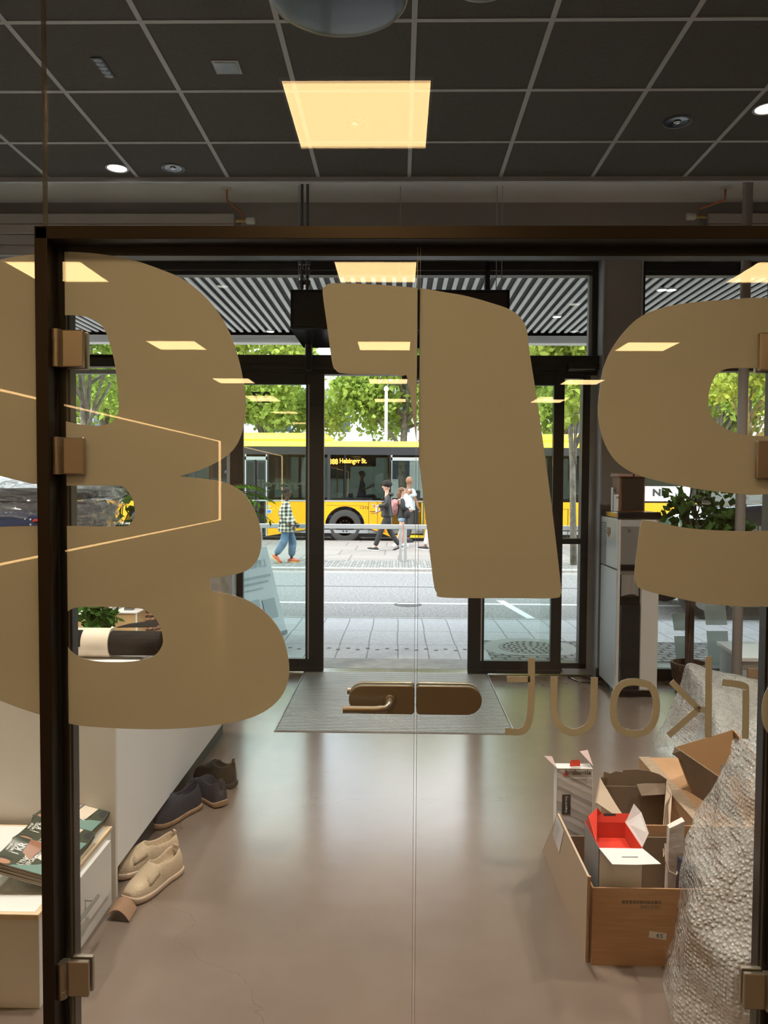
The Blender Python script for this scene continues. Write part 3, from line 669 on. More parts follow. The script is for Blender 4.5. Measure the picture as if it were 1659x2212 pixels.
struct('fascia', MB().box(-9, 9, cy1 - 0.02, cy1 + 0.16, U(862, 741, cy1).z, cz + 0.28), mat('pale fascia', (0.9, 0.87, 0.85), 0.6), ca)
m_lampw = mat('canopy lamp glow', (0.9, 0.9, 0.85), 0.5, emis=(1, 0.93, 0.8), estr=1.3)
for (px, py, w_) in ((584, 716, 'beside the hanging screen'), (1203, 684, 'right of the big middle digit'), (1430, 626, 'first of a close pair'), (1450, 626, 'second of a close pair')):
    p = G(px, py, cz - 0.01)
    g_ = None
    t = thing('canopy_spotlight', 'small round white spotlight under the slatted canopy, %s' % w_, 'spotlight', p, g_)
    obj('housing', MB().lathe((p.x, p.y, cz - 0.015), [(0.055, 0.02), (0.055, 0), (0.045, 0), (0.045, 0.006)], 20), m_white, t)
    obj('lens', MB().lathe((p.x, p.y, cz - 0.014), [(0.045, 0.0), (0.0005, 0.0)], 20), m_lampw, t)

# ---- trees
def leafmat(name, c, tr=0.45):
    m = bpy.data.materials.new(name); m.use_nodes = True; nt = m.node_tree; nt.nodes.clear()
    o = nt.nodes.new('ShaderNodeOutputMaterial'); d = nt.nodes.new('ShaderNodeBsdfDiffuse'); t = nt.nodes.new('ShaderNodeBsdfTranslucent'); x = nt.nodes.new('ShaderNodeMixShader')
    tcd = nt.nodes.new('ShaderNodeNewGeometry'); rr = nt.nodes.new('ShaderNodeValToRGB')
    rr.color_ramp.elements[0].color = (*[v * 0.55 for v in c], 1); rr.color_ramp.elements[1].color = (*[min(1, v * 1.3) for v in c], 1)
    nt.links.new(tcd.outputs['Random Per Island'], rr.inputs[0]); nt.links.new(rr.outputs[0], d.inputs[0]); nt.links.new(rr.outputs[0], t.inputs[0])
    x.inputs[0].default_value = tr; nt.links.new(d.outputs[0], x.inputs[1]); nt.links.new(t.outputs[0], x.inputs[2]); nt.links.new(x.outputs[0], o.inputs[0]); return m
def leaves(name, centers, n, size, m, parent, seed, flat=1.0):
    """n small pointed leaves scattered in clusters; each leaf is a folded blade"""
    rng = np.random.default_rng(seed); cs = np.array([c[:3] for c in centers]); rs = np.array([c[3] for c in centers])
    pick = rng.choice(len(cs), n, p=rs ** 2 / (rs ** 2).sum()); d = rng.normal(size=(n, 3)); d /= np.linalg.norm(d, axis=1)[:, None]
    rad = rs[pick] * rng.random(n) ** 0.45; pos = cs[pick] + d * rad[:, None] * np.array([1, 1, flat])
    ax = rng.normal(size=(n, 3)); ax[:, 2] -= 0.4; ax /= np.linalg.norm(ax, axis=1)[:, None]
    up = rng.normal(size=(n, 3)); sd_ = np.cross(ax, up); sd_ /= np.linalg.norm(sd_, axis=1)[:, None]; nn = np.cross(sd_, ax)
    s = (size * (0.6 + 0.8 * rng.random(n)))[:, None]
    V = np.stack([pos, pos + ax * s * 0.45 + sd_ * s * 0.34 + nn * s * .08, pos + ax * s, pos + ax * s * 0.45 - sd_ * s * 0.34 + nn * s * .08], 1).reshape(-1, 3)
    Fc = np.arange(n * 4).reshape(n, 4)
    me = bpy.data.meshes.new(name); me.from_pydata((V - np.array(OFF.get(parent.name, (0, 0, 0)))).tolist(), [], Fc.tolist())
    return finish(bpy.data.objects.new(name, me), m, parent, False, 0)
m_leaf = leafmat('bright plane leaves', (0.34, 0.46, 0.10)); m_leaf2 = leafmat('yellow green leaves', (0.44, 0.52, 0.12)); m_bark = mat('mottled bark', (0.22, 0.20, 0.16), 0.9, vary=(8, 0.4))
def tree(x, y, z0, zc, rad, h, n, size, seed, label, group, m=None, trunk=0.16, name='plane_tree'):
    rng = random.Random(seed); t = thing(name, label, 'tree', (x, y, -0.1), group)
    nodes = [(x, y, -0.12, trunk), (x + rng.uniform(-.1, .1), y, z0, trunk * 0.75), (x + rng.uniform(-.3, .3), y, zc, trunk * 0.5)]; tb = MB().tube([nn[:3] for nn in nodes], [nn[3] for nn in nodes], 10)
    cs = []
    for k in range(18):
        a = rng.uniform(0, 2 * math.pi); q = rng.uniform(0.35, 0.85); e = rng.uniform(-0.8, 0.9)
        c = Vector((x + math.cos(a) * rad * q, y + math.sin(a) * rad * q, zc + e * h * 0.62)); cs.append((*c, rad * rng.uniform(0.28, 0.45)))
        s_ = Vector((x, y, z0 + (zc - z0) * rng.uniform(0, 0.9))); mid = (s_ + c) / 2 + Vector((0, 0, rng.uniform(-.2, .3)))
        tb.tube([s_, mid, c], [trunk * 0.42, trunk * 0.25, trunk * 0.08], 6)
    obj('trunk', tb, m_bark, t, smooth='all'); leaves('crown', cs, n, size, m or m_leaf, t, seed); return t
far = 'street trees behind the yellow buses'
for i, (x, y, w_) in enumerate(((-17.5, 31, 'at the far end beyond the wrapped clothes'), (-11.5, 30, 'above the tail of the first bus'), (-5.2, 31, 'above the pod roof of the first bus'), (0.2, 30, 'beside the white lamp post'), (6.2, 31, 'above the second bus'), (12.2, 30, 'in front of the beige building'), (18.5, 32, 'at the far end behind the parked car'))):
    tree(x, y, 2.2, 6.0, 2.85, 3.6, 11000, 0.24, 40 + i, 'leafy green tree behind the buses, %s' % w_, far, m_leaf if i % 2 else m_leaf2, 0.2)
tree(3.7, 16.3, 2.0, 4.6, 2.0, 2.6, 7000, 0.17, 90, 'slender young tree with big bright leaves by the street railing', None, m_leaf2, 0.075)
tree(-6.6, 16.3, 2.4, 4.6, 2.4, 2.4, 8000, 0.17, 91, 'broad young tree seen through the upper hole of the large letter', None, m_leaf, 0.09)
tree(11.2, 25.0, 2.2, 5.2, 2.4, 2.6, 5000, 0.2, 92, 'light airy tree in front of the beige building wall', None, m_leaf2, 0.1)

# ---- buildings beyond
def building(name, label, x0, x1, y, h, m, cols_, rows_, wx, wz, z0=1.2):
    t = thing(name, label, 'building', ((x0 + x1) / 2, y + 4, -0.1)); obj('walls', MB().box(x0, x1, y, y + 9, -0.1, h), m, t)
    obj('roof', MB().box(x0 - 0.3, x1 + 0.3, y - 0.3, y + 9.3, h, h + 0.4), mat('grey roof', (0.2, 0.2, 0.2), 0.8), t)
    mw = mat('dark window glass', (0.05, 0.07, 0.09), 0.15)
    for i in range(cols_):
        for j in range(rows_):
            cx_ = x0 + (i + 0.5) * (x1 - x0) / cols_; cz_ = z0 + (j + 0.5) * (h - z0) / rows_
            f = obj('window', MB().box(cx_ - wx / 2 - 0.08, cx_ + wx / 2 + 0.08, y - 0.04, y + 0.02, cz_ - wz / 2 - 0.08, cz_ + wz / 2 + 0.08), m_white, t)
            obj('pane', MB().box(cx_ - wx / 2, cx_ + wx / 2, y - 0.06, y - 0.03, cz_ - wz / 2, cz_ + wz / 2), mw, f)
building('beige_building', 'pale yellow rendered building with small dark windows beyond the tree', 16.5, 40, 44, 13, mat('pale yellow render', (0.62, 0.54, 0.38), 0.9), 6, 3, 0.9, 0.9)
building('white_building', 'long pale grey building behind the row of street trees', -34, 14, 52, 7.5, mat('pale grey render', (0.6, 0.6, 0.6), 0.9), 12, 2, 1.4, 1.8)

# ---- lamp post, pole, railings
t = thing('lamp_post', 'slender white lamp post with round cap behind the yellow bus', 'lamp post', U(834, 1044, 27) - Vector((0, 0, 1.7)))
c = U(834.5, 840, 27); obj('pole', MB().lathe((c.x, 27, -0.2), [(0.09, 0), (0.06, 0.6), (0.052, c.z + 0.1)], 14), m_white, t, smooth=True)
obj('lamp_head', MB().lathe((c.x, 27, c.z - 0.05), [(0.04, -0.05), (0.09, 0.0), (0.085, 0.08), (0.04, 0.14), (0.001, 0.16)], 16), m_white, t, smooth=True)
m_galv = mat('galvanised steel', (0.50, 0.51, 0.52), 0.45, metal=0.5)
c = U(664, 1044, 17.2)
t = thing('street_pole', 'tall plain grey street pole seen through the glass side door', 'pole', (c.x, 17.2, -0.1))
obj('pole_tube', MB().tube([(c.x, 17.2, -0.1), (c.x, 17.2, 5.5)], 0.036, 12), m_galv, t, smooth=True)
obj('base_plate', MB().box(c.x - 0.1, c.x + 0.1, 17.1, 17.3, -0.1, -0.085), m_galv, t)
rl = [(-6.1, -3.05, 'first of the row, before the plaid-shirt man'), (U(560, 1140, 16.7).x, U(868.5, 1140, 16.7).x, 'behind the plaid-shirt man'), (U(873, 1140, 16.7).x, 3.08, 'in front of the open bus door'), (3.16, 6.1, 'last of the row, by the young tree')]
zr = U(862, 1138, 16.7).z
for a, b, w_ in rl:
    t = thing('street_railing', 'low grey steel street railing, %s' % w_, 'railing', ((a + b) / 2, 16.7, -0.1), 'steel railings along the far pavement')
    obj('rail', MB().box(a, b, 16.67, 16.73, zr - 0.05, zr + 0.05), m_galv, t, bevel=0.01)
    for x in (a, b - 0.06): obj('post', MB().box(x, x + 0.06, 16.67, 16.73, -0.1, zr - 0.05), m_galv, t)

# ---- A-board sign
m_post = mat('white poster board', (0.74, 0.80, 0.83), 0.5); m_af = mat('grey sign frame', (0.20, 0.25, 0.28), 0.5)
br = G(617, 1368, -0.03); bl = Vector((br.x - 0.26, br.y - 0.62, -0.03)); top = U(573, 1182, 8.45) ; lean = Vector((top.x - br.x, top.y - br.y, top.z + 0.03))
t = thing('pavement_sign', 'leaning white folding poster sign in a grey frame on the pavement outside', 'sign', (br + bl) / 2)
w_ = br - bl; wd = w_.normalized(); up = lean
fr = MB()
def strip(p, q, wv, th, mb): mb.sheet([p, q, q + wv, p + wv], th)
fr.sheet([bl, br, br + up, bl + up], 0.02); obj('sign_panel', fr, m_post, t)
n_ = (br - bl).cross(up).normalized()
fr = MB(); o_ = n_ * -0.006
for (p, q) in ((bl, br), (bl + up, br + up)):
    d_ = up.normalized() * 0.035 * (1 if p == bl else -1); fr.sheet([p + o_, q + o_, q + d_ + o_, p + d_ + o_], 0.034)
for p in (bl, br):
    d_ = wd * 0.035 * (1 if p == bl else -1); fr.sheet([p + o_, p + up + o_, p + up + d_ + o_, p + d_ + o_], -0.034)
obj('frame', fr, m_af, t)
back = Vector((-0.55, 0.2, 0)); tl = MB()
for p in (bl, br): tl.tube([p + back, p + up], 0.014, 8)
tl.tube([bl + back * 0.6 + up * 0.4, br + back * 0.6 + up * 0.4], 0.01, 8); obj('rear_leg_frame', tl, m_af, t)
me = text_mesh('LYNGBY', 1, 0.001, True, 0.46, 0.085)
M_ = Matrix((wd, -n_, up.normalized())).transposed().to_4x4()
cpt = bl + w_ * 0.5 + up * 0.82 + n_ * 0.03; me2 = me.copy(); me.transform(Matrix.Translation(cpt) @ M_); mesh_obj('poster_lettering', me, mat('pale grey print', (0.45, 0.52, 0.56), 0.6), t)
pr = MB()
for (u0, u1, v0, v1) in ((0.12, 0.9, 0.66, 0.69), (0.12, 0.8, 0.60, 0.625), (0.12, 0.6, 0.54, 0.555), (0.15, 0.42, 0.22, 0.44), (0.5, 0.85, 0.2, 0.42)):
    s_ = n_ * 0.0285
    pr.sheet([bl + w_ * u0 + up * v0 + s_, bl + w_ * u1 + up * v0 + s_, bl + w_ * u1 + up * v1 + s_, bl + w_ * u0 + up * v1 + s_], 0.001)
obj('poster_print', pr, mat('pale grey print', (0.45, 0.52, 0.56), 0.6), t)

# ---- buses
YB = 23.2; BZ = -0.2
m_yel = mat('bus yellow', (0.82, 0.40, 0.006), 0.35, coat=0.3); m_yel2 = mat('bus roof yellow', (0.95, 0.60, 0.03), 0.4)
m_band = mat('bus black band', (0.035, 0.037, 0.042), 0.25); m_rub = mat('tyre rubber', (0.045, 0.043, 0.042), 0.8)
m_bw = glass('bus window glass', tint=(0.42, 0.47, 0.45)); m_hub = mat('silver wheel hub', (0.62, 0.61, 0.58), 0.4, metal=0.3)
m_seat = mat('blue bus seat', (0.03, 0.05, 0.16), 0.8); m_grab = mat('yellow grab pole', (0.85, 0.55, 0.02), 0.4)
m_busin = mat('grey bus interior', (0.30, 0.31, 0.32), 0.7); m_led = mat('orange led text', (0.9, 0.4, 0.05), 0.5, emis=(1.0, 0.30, 0.02), estr=3.0)
zz = lambda py: U(862, py, YB).z
def bus(x0, x1, wheels, doors, label, pod, wins, advert=None, text=None):
    t = thing('city_bus', label, 'bus', ((x0 + x1) / 2, YB + 1.25, BZ)); y0, y1 = YB, YB + 2.5
    z_s, z_w0, z_w1, z_b, z_r = zz(1160), zz(1083), zz(983), zz(966), zz(953)
    dd = sorted(doors)
    def spans():
        c = x0; out = []
        for a, b in dd: out.append((c, a)); c = b
        out.append((c, x1)); return out
    # lower side with wheel arches
    sk = MB(); rw = 0.60; cz_ = BZ + 0.5
    for a, b in spans():
        pts = [(a, z_s)]
        for wx in wheels:
            if a < wx - rw and wx + rw < b:
                for k in range(13):
                    th = math.pi - math.pi * k / 12; zz_ = cz_ + rw * math.sin(th)
                    pts.append((wx + rw * math.cos(th), max(z_s, zz_)))
        pts += [(b, z_s), (b, z_w0), (a, z_w0)]; sk.prism(pts, y0, y0 + 0.05)
    sk.box(x0, x1, y1 - 0.05, y1, z_s, z_w0).box(x0, x0 + 0.05, y0, y1, z_s, z_w0).box(x1 - 0.05, x1, y0, y1, z_s, z_w0)
    obj('lower_body', sk, m_yel, t, bevel=0.008)
    obj('underframe', MB().box(x0 + 0.2, x1 - 0.2, y0 + 0.12, y1 - 0.1, BZ + 0.16, z_s + 0.12), m_black, t)
    obj('floor_panel', MB().box(x0 + 0.05, x1 - 0.05, y0 + 0.05, y1 - 0.05, z_s + 0.1, z_s + 0.2), m_busin, t)
    obj('upper_band', MB().box(x0, x1, y0, y0 + 0.05, z_w1, z_b).box(x0, x1, y1 - 0.05, y1, z_w1, z_b).box(x0, x0 + 0.05, y0, y1, z_w1, z_b).box(x1 - 0.05, x1, y0, y1, z_w1, z_b), m_band, t)
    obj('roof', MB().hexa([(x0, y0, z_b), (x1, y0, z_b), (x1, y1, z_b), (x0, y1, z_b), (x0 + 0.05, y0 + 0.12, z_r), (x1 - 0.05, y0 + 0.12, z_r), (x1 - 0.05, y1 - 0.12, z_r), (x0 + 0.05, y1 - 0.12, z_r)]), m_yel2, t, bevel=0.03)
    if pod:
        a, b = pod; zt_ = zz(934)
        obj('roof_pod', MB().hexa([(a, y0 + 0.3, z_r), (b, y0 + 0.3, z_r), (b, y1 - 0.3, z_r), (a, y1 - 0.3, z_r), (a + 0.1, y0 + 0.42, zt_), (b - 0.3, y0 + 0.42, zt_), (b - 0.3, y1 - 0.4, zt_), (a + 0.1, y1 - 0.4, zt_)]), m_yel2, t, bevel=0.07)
    # window band: posts and panes
    po_ = MB(); xs_ = []
    for a, b in spans():
        n = max(1, round((b - a) / 1.55)); w_ = (b - a) / n
        for k in range(n + 1): po_.box(a + k * w_ - 0.045 if k else a, a + k * w_ + 0.045 if k < n else b, y0 + 0.002, y0 + 0.05, z_w0, z_w1)
        for k in range(n): xs_.append((a + k * w_ + 0.045, a + (k + 1) * w_ - 0.045))
    po_.box(x0, x1, y1 - 0.05, y1, z_w0, z_w0 + 0.05)
    for k in range(int((x1 - x0) / 1.5) + 1): po_.box(x0 + k * 1.5, x0 + k * 1.5 + 0.09, y1 - 0.05, y1, z_w0, z_w1)
    po_.box(x0, x0 + 0.1, y0, y0 + 0.1, z_w0, z_w1).box(x1 - 0.1, x1, y0, y0 + 0.1, z_w0, z_w1)
    obj('window_posts', po_, m_band, t)
    for a, b in xs_: obj('window_pane', MB().box(a, b, y0 + 0.015, y0 + 0.03, z_w0 + 0.01, z_w1), m_bw, t)
    obj('far_glazing', MB().box(x0 + 0.1, x1 - 0.1, y1 - 0.03, y1 - 0.02, z_w0 + 0.05, z_w1), m_bw, t)
    for a, b in dd:
        d_ = MB(); d_.box(a, a + 0.04, y0 - 0.02, y0 + 0.06, z_s, z_w1).box(b - 0.04, b, y0 - 0.02, y0 + 0.06, z_s, z_w1).box(a, b, y0 - 0.02, y0 + 0.06, zz(995), zz(988)); obj('door_surround', d_, m_galv, t)
        if (a, b) == OPEN:
            lf = obj('door_leaf', MB().box(a - 0.02, a + 0.02, y0 - 0.42, y0, z_s + 0.08, zz(997)), m_bw, t)
            lf = obj('door_leaf', MB().box(b - 0.05, b - 0.02, y0 - 0.42, y0, z_s + 0.08, zz(997)), m_bw, t)
            obj('grab_rail', MB().tube([(b - 0.07, y0 - 0.40, zz(1085)), (b - 0.07, y0 - 0.40, zz(1130)), (b - 0.07, y0 - 0.36, zz(1134))], 0.018, 8), m_grab, t)
        else:
            fr_ = MB()
            for (p, q) in ((a, (a + b) / 2), ((a + b) / 2, b)): rect_frame(fr_, p + 0.02, q - 0.02, z_s + 0.03, zz(997), 0.07, y0 + 0.0, y0 + 0.04)
            obj('door_leaf', fr_, m_band, t); obj('window_pane', MB().box(a + 0.05, b - 0.05, y0 + 0.015, y0 + 0.025, z_s + 0.05, zz(1000)), m_bw, t)
    for wx in wheels:
        c_ = (wx, y0 + 0.06, cz_)
        obj('wheel_arch', MB().lathe((wx, y0 + 0.02, cz_), [(rw - 0.02, 0.34), (rw - 0.02, 0.4)], 36, 'y'), m_black, t)
        tr = obj('tyre', MB().lathe(c_, [(0.30, 0.0), (0.44, -0.02), (0.485, 0.0), (0.5, 0.04), (0.5, 0.26), (0.3, 0.28)], 40, 'y'), m_rub, t, smooth=True)
        h_ = MB().lathe(c_, [(0.30, 0.0), (0.295, 0.02), (0.27, 0.05), (0.235, 0.03), (0.20, 0.0), (0.12, 0.0), (0.10, 0.05), (0.001, 0.05)], 36, 'y'); hub_ = obj('hub', h_, m_hub, t, smooth=True)
        for k in range(10):
            a_ = 2 * math.pi * k / 10; bt = MB().lathe((wx + 0.16 * math.cos(a_), y0 + 0.055, cz_ + 0.16 * math.sin(a_)), [(0.022, 0.0), (0.022, -0.02), (0.001, -0.02)], 8, 'y'); obj('wheel_bolt', bt, m_black, hub_)
    # seats and poles inside
    for k in range(int((x1 - x0 - 2.5) / 0.95)):
        sx = x0 + 0.8 + k * 0.95
        if any(a - 0.5 < sx < b + 0.4 for a, b in dd): continue
        s_ = obj('seat', MB().box(sx, sx + 0.42, y0 + 0.15, y0 + 1.0, z_s + 0.55, z_s + 0.65).box(sx - 0.04, sx + 0.06, y0 + 0.15, y0 + 1.0, z_s + 0.6, z_s + 1.3).box(sx + 0.1, sx + 0.3, y0 + 0.4, y0 + 0.7, z_s + 0.2, z_s + 0.55), m_seat, t, bevel=0.02)
    for k in range(int((x1 - x0) / 1.6)): obj('grab_pole', MB().tube([(x0 + 0.9 + k * 1.6, y0 + 1.15, z_s + 0.2), (x0 + 0.9 + k * 1.6, y0 + 1.15, z_b)], 0.02, 6), m_grab, t)
    return t
OPEN = (U(844, 1100, YB).x, U(916, 1100, YB).x)
wx1 = U(745, 1100, YB).x
bus1 = bus(-10.85, U(952, 1100, YB).x, (wx1, wx1 - 6.1), (OPEN, (U(529, 1100, YB).x, U(577, 1100, YB).x)), 'long yellow city bus with open front door, showing the Helsingør route', (-9.6, U(722, 940, YB).x), None)
def bus_text(s, px0, px1, py0, py1, m, t, nm='lettering', y=YB - 0.004, bold=0.0):
    a, b = U(px0, py0, y), U(px1, py1, y); me = text_mesh(s, 1, 0.002, False, b.x - a.x, a.z - b.z, bold); me.transform(T((a.x + b.x) / 2, y, (a.z + b.z) / 2)); return mesh_obj(nm, me, m, t)
obj('sign_display', MB().box(U(708, 990, YB).x, U(812, 990, YB).x, YB + 0.034, YB + 0.06, zz(1008), zz(986)), m_black, bus1)
bus_text('388', 711, 730, 991, 1003, m_led, bus1, 'route_number', YB + 0.005, 0.02); bus_text('Helsingør St.', 734, 792, 990, 1004, m_led, bus1, 'route_name', YB + 0.005, 0.015)
m_blk = mat('black print', (0.02, 0.02, 0.02), 0.6)
bus_text('1372', 778.5, 796, 1093.5, 1099.5, m_blk, bus1, 'fleet_number'); bus_text('1372', 798, 814.5, 1150, 1157, m_blk, bus1, 'fleet_number')
bus_text('ctive', 627, 650, 1142, 1148, mat('amber brown print', (0.4, 0.25, 0.03), 0.6), bus1, 'lettering')
seam = MB()
for px in (796.5, 815.5): seam.box(U(px, 1100, YB).x - 0.006, U(px, 1100, YB).x + 0.006, YB - 0.002, YB + 0.003, zz(1159), zz(1084))
seam.box(U(705, 1100, YB).x, U(786, 1100, YB).x, YB - 0.002, YB + 0.003, zz(1093), zz(1092.3)); seam.box(U(799, 1100, YB).x, U(814, 1100, YB).x, YB - 0.003, YB + 0.003, zz(1106.5), zz(1105)).box(U(801, 1100, YB).x, U(812, 1100, YB).x, YB - 0.003, YB + 0.003, zz(1110), zz(1109))
obj('panel_seams', seam, m_blk, bus1)
obj('window_trim', MB().box(-10.8, U(952, 1100, YB).x, YB - 0.01, YB + 0.02, zz(1084.5), zz(1081.5)), m_galv, bus1)
for py, c_ in ((1096, (0.55, 0.5, 0.3)), (1106.5, (0.06, 0.22, 0.6))):
    st_ = obj('sticker', MB().lathe((U(581.5, py, YB).x, YB - 0.001, zz(py)), [(0.05 if py < 1100 else 0.068, 0), (0.05 if py < 1100 else 0.068, -0.003), (0.001, -0.003)], 20, 'y'), mat('sticker %d' % py, c_, 0.5), bus1)
obj('sticker_rim', MB().lathe((U(581.5, 1106.5, YB).x, YB - 0.001, zz(1106.5)), [(0.068, 0), (0.068, -0.004), (0.056, -0.004), (0.056, 0)], 20, 'y'), m_white, bus1)
obj('side_lamp', MB().box(U(833, 1, YB).x, U(839, 1, YB).x, YB - 0.02, YB, zz(1149), zz(1145)), mat('orange reflector', (0.9, 0.15, 0.01), 0.3), bus1)
obj('door_step', MB().box(OPEN[0], OPEN[1], YB - 0.06, YB + 0.3, zz(1161), zz(1156)), m_yel2, bus1)
obj('ticket_stand', MB().box(OPEN[0] + 0.66, OPEN[0] + 0.86, YB + 0.7, YB + 1.0, 0.1, 1.25).box(OPEN[0] + 0.6, OPEN[0] + 0.9, YB + 0.6, YB + 0.95, 1.1, 1.38), m_band, bus1)
bus2 = bus(U(1000, 1100, YB).x, U(1000, 1100, YB).x + 12, (U(1000, 1100, YB).x + 1.5, U(1000, 1100, YB).x + 8.6), ((U(1000, 1100, YB).x + 10.0, U(1000, 1100, YB).x + 11.2),), 'second yellow city bus waiting behind the parked car and indoor tree', (3.0, 8.5), None)
a_ = U(1392, 1055, YB); b_ = U(1490, 1080, YB)
obj('white_advert', MB().box(a_.x - 0.3, b_.x, YB - 0.004, YB, zz(1079), zz(1047)), m_white, bus2)
bus_text('NETTO', 1396, 1480, 1054, 1074, mat('advert black', (0.03, 0.03, 0.03), 0.5), bus2, 'lettering', YB - 0.007, 0.03) if False else bus_text('NЕ', 1410, 1442, 1055, 1072, mat('advert black', (0.03, 0.03, 0.03), 0.5), bus2, 'lettering', YB - 0.007, 0.05)
obj('panel_seams', MB().box(U(1218, 1, YB).x, U(1246, 1, YB).x, YB - 0.003, YB, zz(1098), zz(1097)).box(U(1243, 1, YB).x, U(1244.5, 1, YB).x, YB - 0.003, YB, zz(1159), zz(1097)), m_blk, bus2)

# ---- parked car beyond the right-hand window
def car():
    y0 = 10.0; t = thing('parked_car', 'dark blue car with pale sky-lit roof parked outside the window with the tree', 'car', (6.2, y0 + 0.9, -0.14))
    xL = U(1430, 1200, y0).x
    m_car = mat('dark blue car paint', (0.015, 0.025, 0.06), 0.18, coat=1.0, metal=0.2)
    L_ = 4.3; P = lambda u, z: (xL + u * L_, z - 0.14)
    body = [P(0.0, 0.42), P(0.0, 0.80), P(0.02, 1.0), P(0.04, 1.06), P(0.6, 1.05), P(0.76, 1.02), P(0.90, 0.95), P(0.98, 0.82), P(1.0, 0.6), P(0.99, 0.35), P(0.90, 0.26), P(0.885, 0.42), P(0.85, 0.60), P(0.80, 0.66), P(0.75, 0.60), P(0.715, 0.42), P(0.70, 0.24), P(0.30, 0.24), P(0.225, 0.42), P(0.19, 0.60), P(0.14, 0.66), P(0.09, 0.60), P(0.055, 0.42), P(0.04, 0.28)]
    obj('body', MB().prism(body, y0, y0 + 1.78), m_car, t, bevel=0.04)
    ra = [(0.10, 1.0), (0.13, 1.28), (0.18, 1.44), (0.32, 1.49), (0.52, 1.46), (0.64, 1.33), (0.77, 1.03)]
    def ring(sc, dy, dz=0): return [Vector((xL + u * L_, y0 + dy, z - 0.14 + dz)) for u, z in ra]
    r_ = MB(); a = ring(1, 0.04); b = ring(1, 1.74)
    for k in range(len(ra)):
        ins = 0.16 * (ra[k][1] - 1.0) / 0.49; a[k].y += ins; b[k].y -= ins
    n = len(ra); r_.add(a + b, [tuple(range(n)), tuple(range(2 * n - 1, n - 1, -1))] + [(i, n + i, n + (i + 1) % n, (i + 1) % n) for i in range(n)])
    obj('cabin_roof', r_, m_car, t, bevel=0.03, smooth=False)
    gw = MB(); m_cg = mat('car window', (0.02, 0.025, 0.03), 0.05, spec=0.8)
    for (p, q) in (((0.15, 1.08), (0.21, 1.36)), ((0.22, 1.07), (0.42, 1.40)), ((0.44, 1.07), (0.60, 1.36))):
        u0, z0 = p; u1, z1 = q; ins0 = 0.16 * (z0 - 1) / 0.49; ins1 = 0.16 * (z1 - 1) / 0.49; lead = 0.03 if p[0] < 0.2 else 0
        w_ = obj('side_window', MB().board([(xL + u0 * L_, y0 + 0.035 + ins0, z0 - 0.14), (xL + u1 * L_, y0 + 0.035 + ins0, z0 - 0.14), (xL + u1 * L_, y0 + 0.035 + ins1, z1 - 0.14), (xL + (u0 + lead) * L_, y0 + 0.035 + ins1, z1 - 0.14)], -0.006), m_cg, t)
    for wx in (xL + 0.14 * L_, xL + 0.8 * L_):
        for yy in (y0 - 0.0, y0 + 1.56):
            obj('tyre', MB().lathe((wx, yy, 0.19), [(0.21, 0), (0.31, -0.005), (0.33, 0.02), (0.33, 0.2), (0.21, 0.21)], 30, 'y'), m_rub, t, smooth=True)
            obj('wheel_rim', MB().lathe((wx, yy + 0.01, 0.19), [(0.215, -0.012), (0.2, 0.02), (0.06, 0.0), (0.001, -0.01)], 20, 'y'), m_hub, t, smooth=True)
    obj('wing_mirror', MB().ball((xL + 0.66 * L_, y0 - 0.1, 0.98), (0.1, 0.08, 0.07)), m_car, t, smooth=True)
    obj('headlamp', MB().ball((xL + 0.98 * L_, y0 + 0.1, 0.62), (0.14, 0.12, 0.08)), m_hub, t, smooth=True)
car()

# ================================================================== CEILING FIXTURES
m_chrome = mat('chrome reflector', (0.6, 0.6, 0.62), 0.12, metal=1.0)
m_dkchrome = mat('smoked reflector', (0.12, 0.12, 0.13), 0.12, metal=0.9)
m_dlit = mat('lit downlight lens', (0.9, 0.9, 0.9), 0.4, emis=(1.0, 0.95, 0.82), estr=3.0)
def downlight(px, py, lit, label, z=ZC, r=0.07):
    p = G(px, py, z); t = thing('recessed_downlight', label, 'ceiling light', p, None)
    obj('trim_ring', MB().lathe((p.x, p.y, z), [(r, 0.002), (r + 0.004, -0.004), (r - 0.008, -0.005), (r - 0.012, 0.0)], 32), m_bar if lit else m_black, t, smooth=True)
    if lit:
        obj('lens', MB().lathe((p.x, p.y, z - 0.002), [(r - 0.01, 0), (0.0005, -0.002)], 28), m_dlit, t)
    else:
        f = MB(); n = 12
        for k in range(n):
            a0, a1 = 2 * math.pi * k / n, 2 * math.pi * (k + 1) / n
            R0 = r - 0.012
            f.add([(p.x + R0 * math.cos(a0), p.y + R0 * math.sin(a0), z - 0.003), (p.x + R0 * math.cos(a1), p.y + R0 * math.sin(a1), z - 0.003), (p.x + 0.02 * math.cos(a1), p.y + 0.02 * math.sin(a1), z - 0.0005), (p.x + 0.02 * math.cos(a0), p.y + 0.02 * math.sin(a0), z - 0.0005)], [(0, 1, 2, 3)])
        obj('reflector', f, m_dkchrome, t); obj('bulb', MB().ball((p.x, p.y, z - 0.004), (0.02, 0.02, 0.006), 12, 6), m_chrome, t, smooth=True)
    if lit:
        l = bpy.data.lights.new('spot', 'SPOT'); l.energy = 150; l.spot_size = R(110); l.spot_blend = 0.9; l.shadow_soft_size = 0.06; l.color = (1, 0.93, 0.82)
        o = bpy.data.objects.new('spot', l); C.objects.link(o); o.parent = t; o.location = (0, 0, -0.02)
downlight(253, 363, True, 'lit round downlight in the dark ceiling beside an unlit chrome one')
downlight(374, 363, False, 'unlit chrome downlight next to the lit one in the dark ceiling')
downlight(1463, 263, False, 'unlit chrome downlight alone in a tile above the large round letter', r=0.075)
downlight(1657, 234, True, 'lit round downlight at the photo edge beyond the lone unlit one')
downlight(768, 266, False, 'faint unlit downlight behind the mirrored warm ceiling panel')
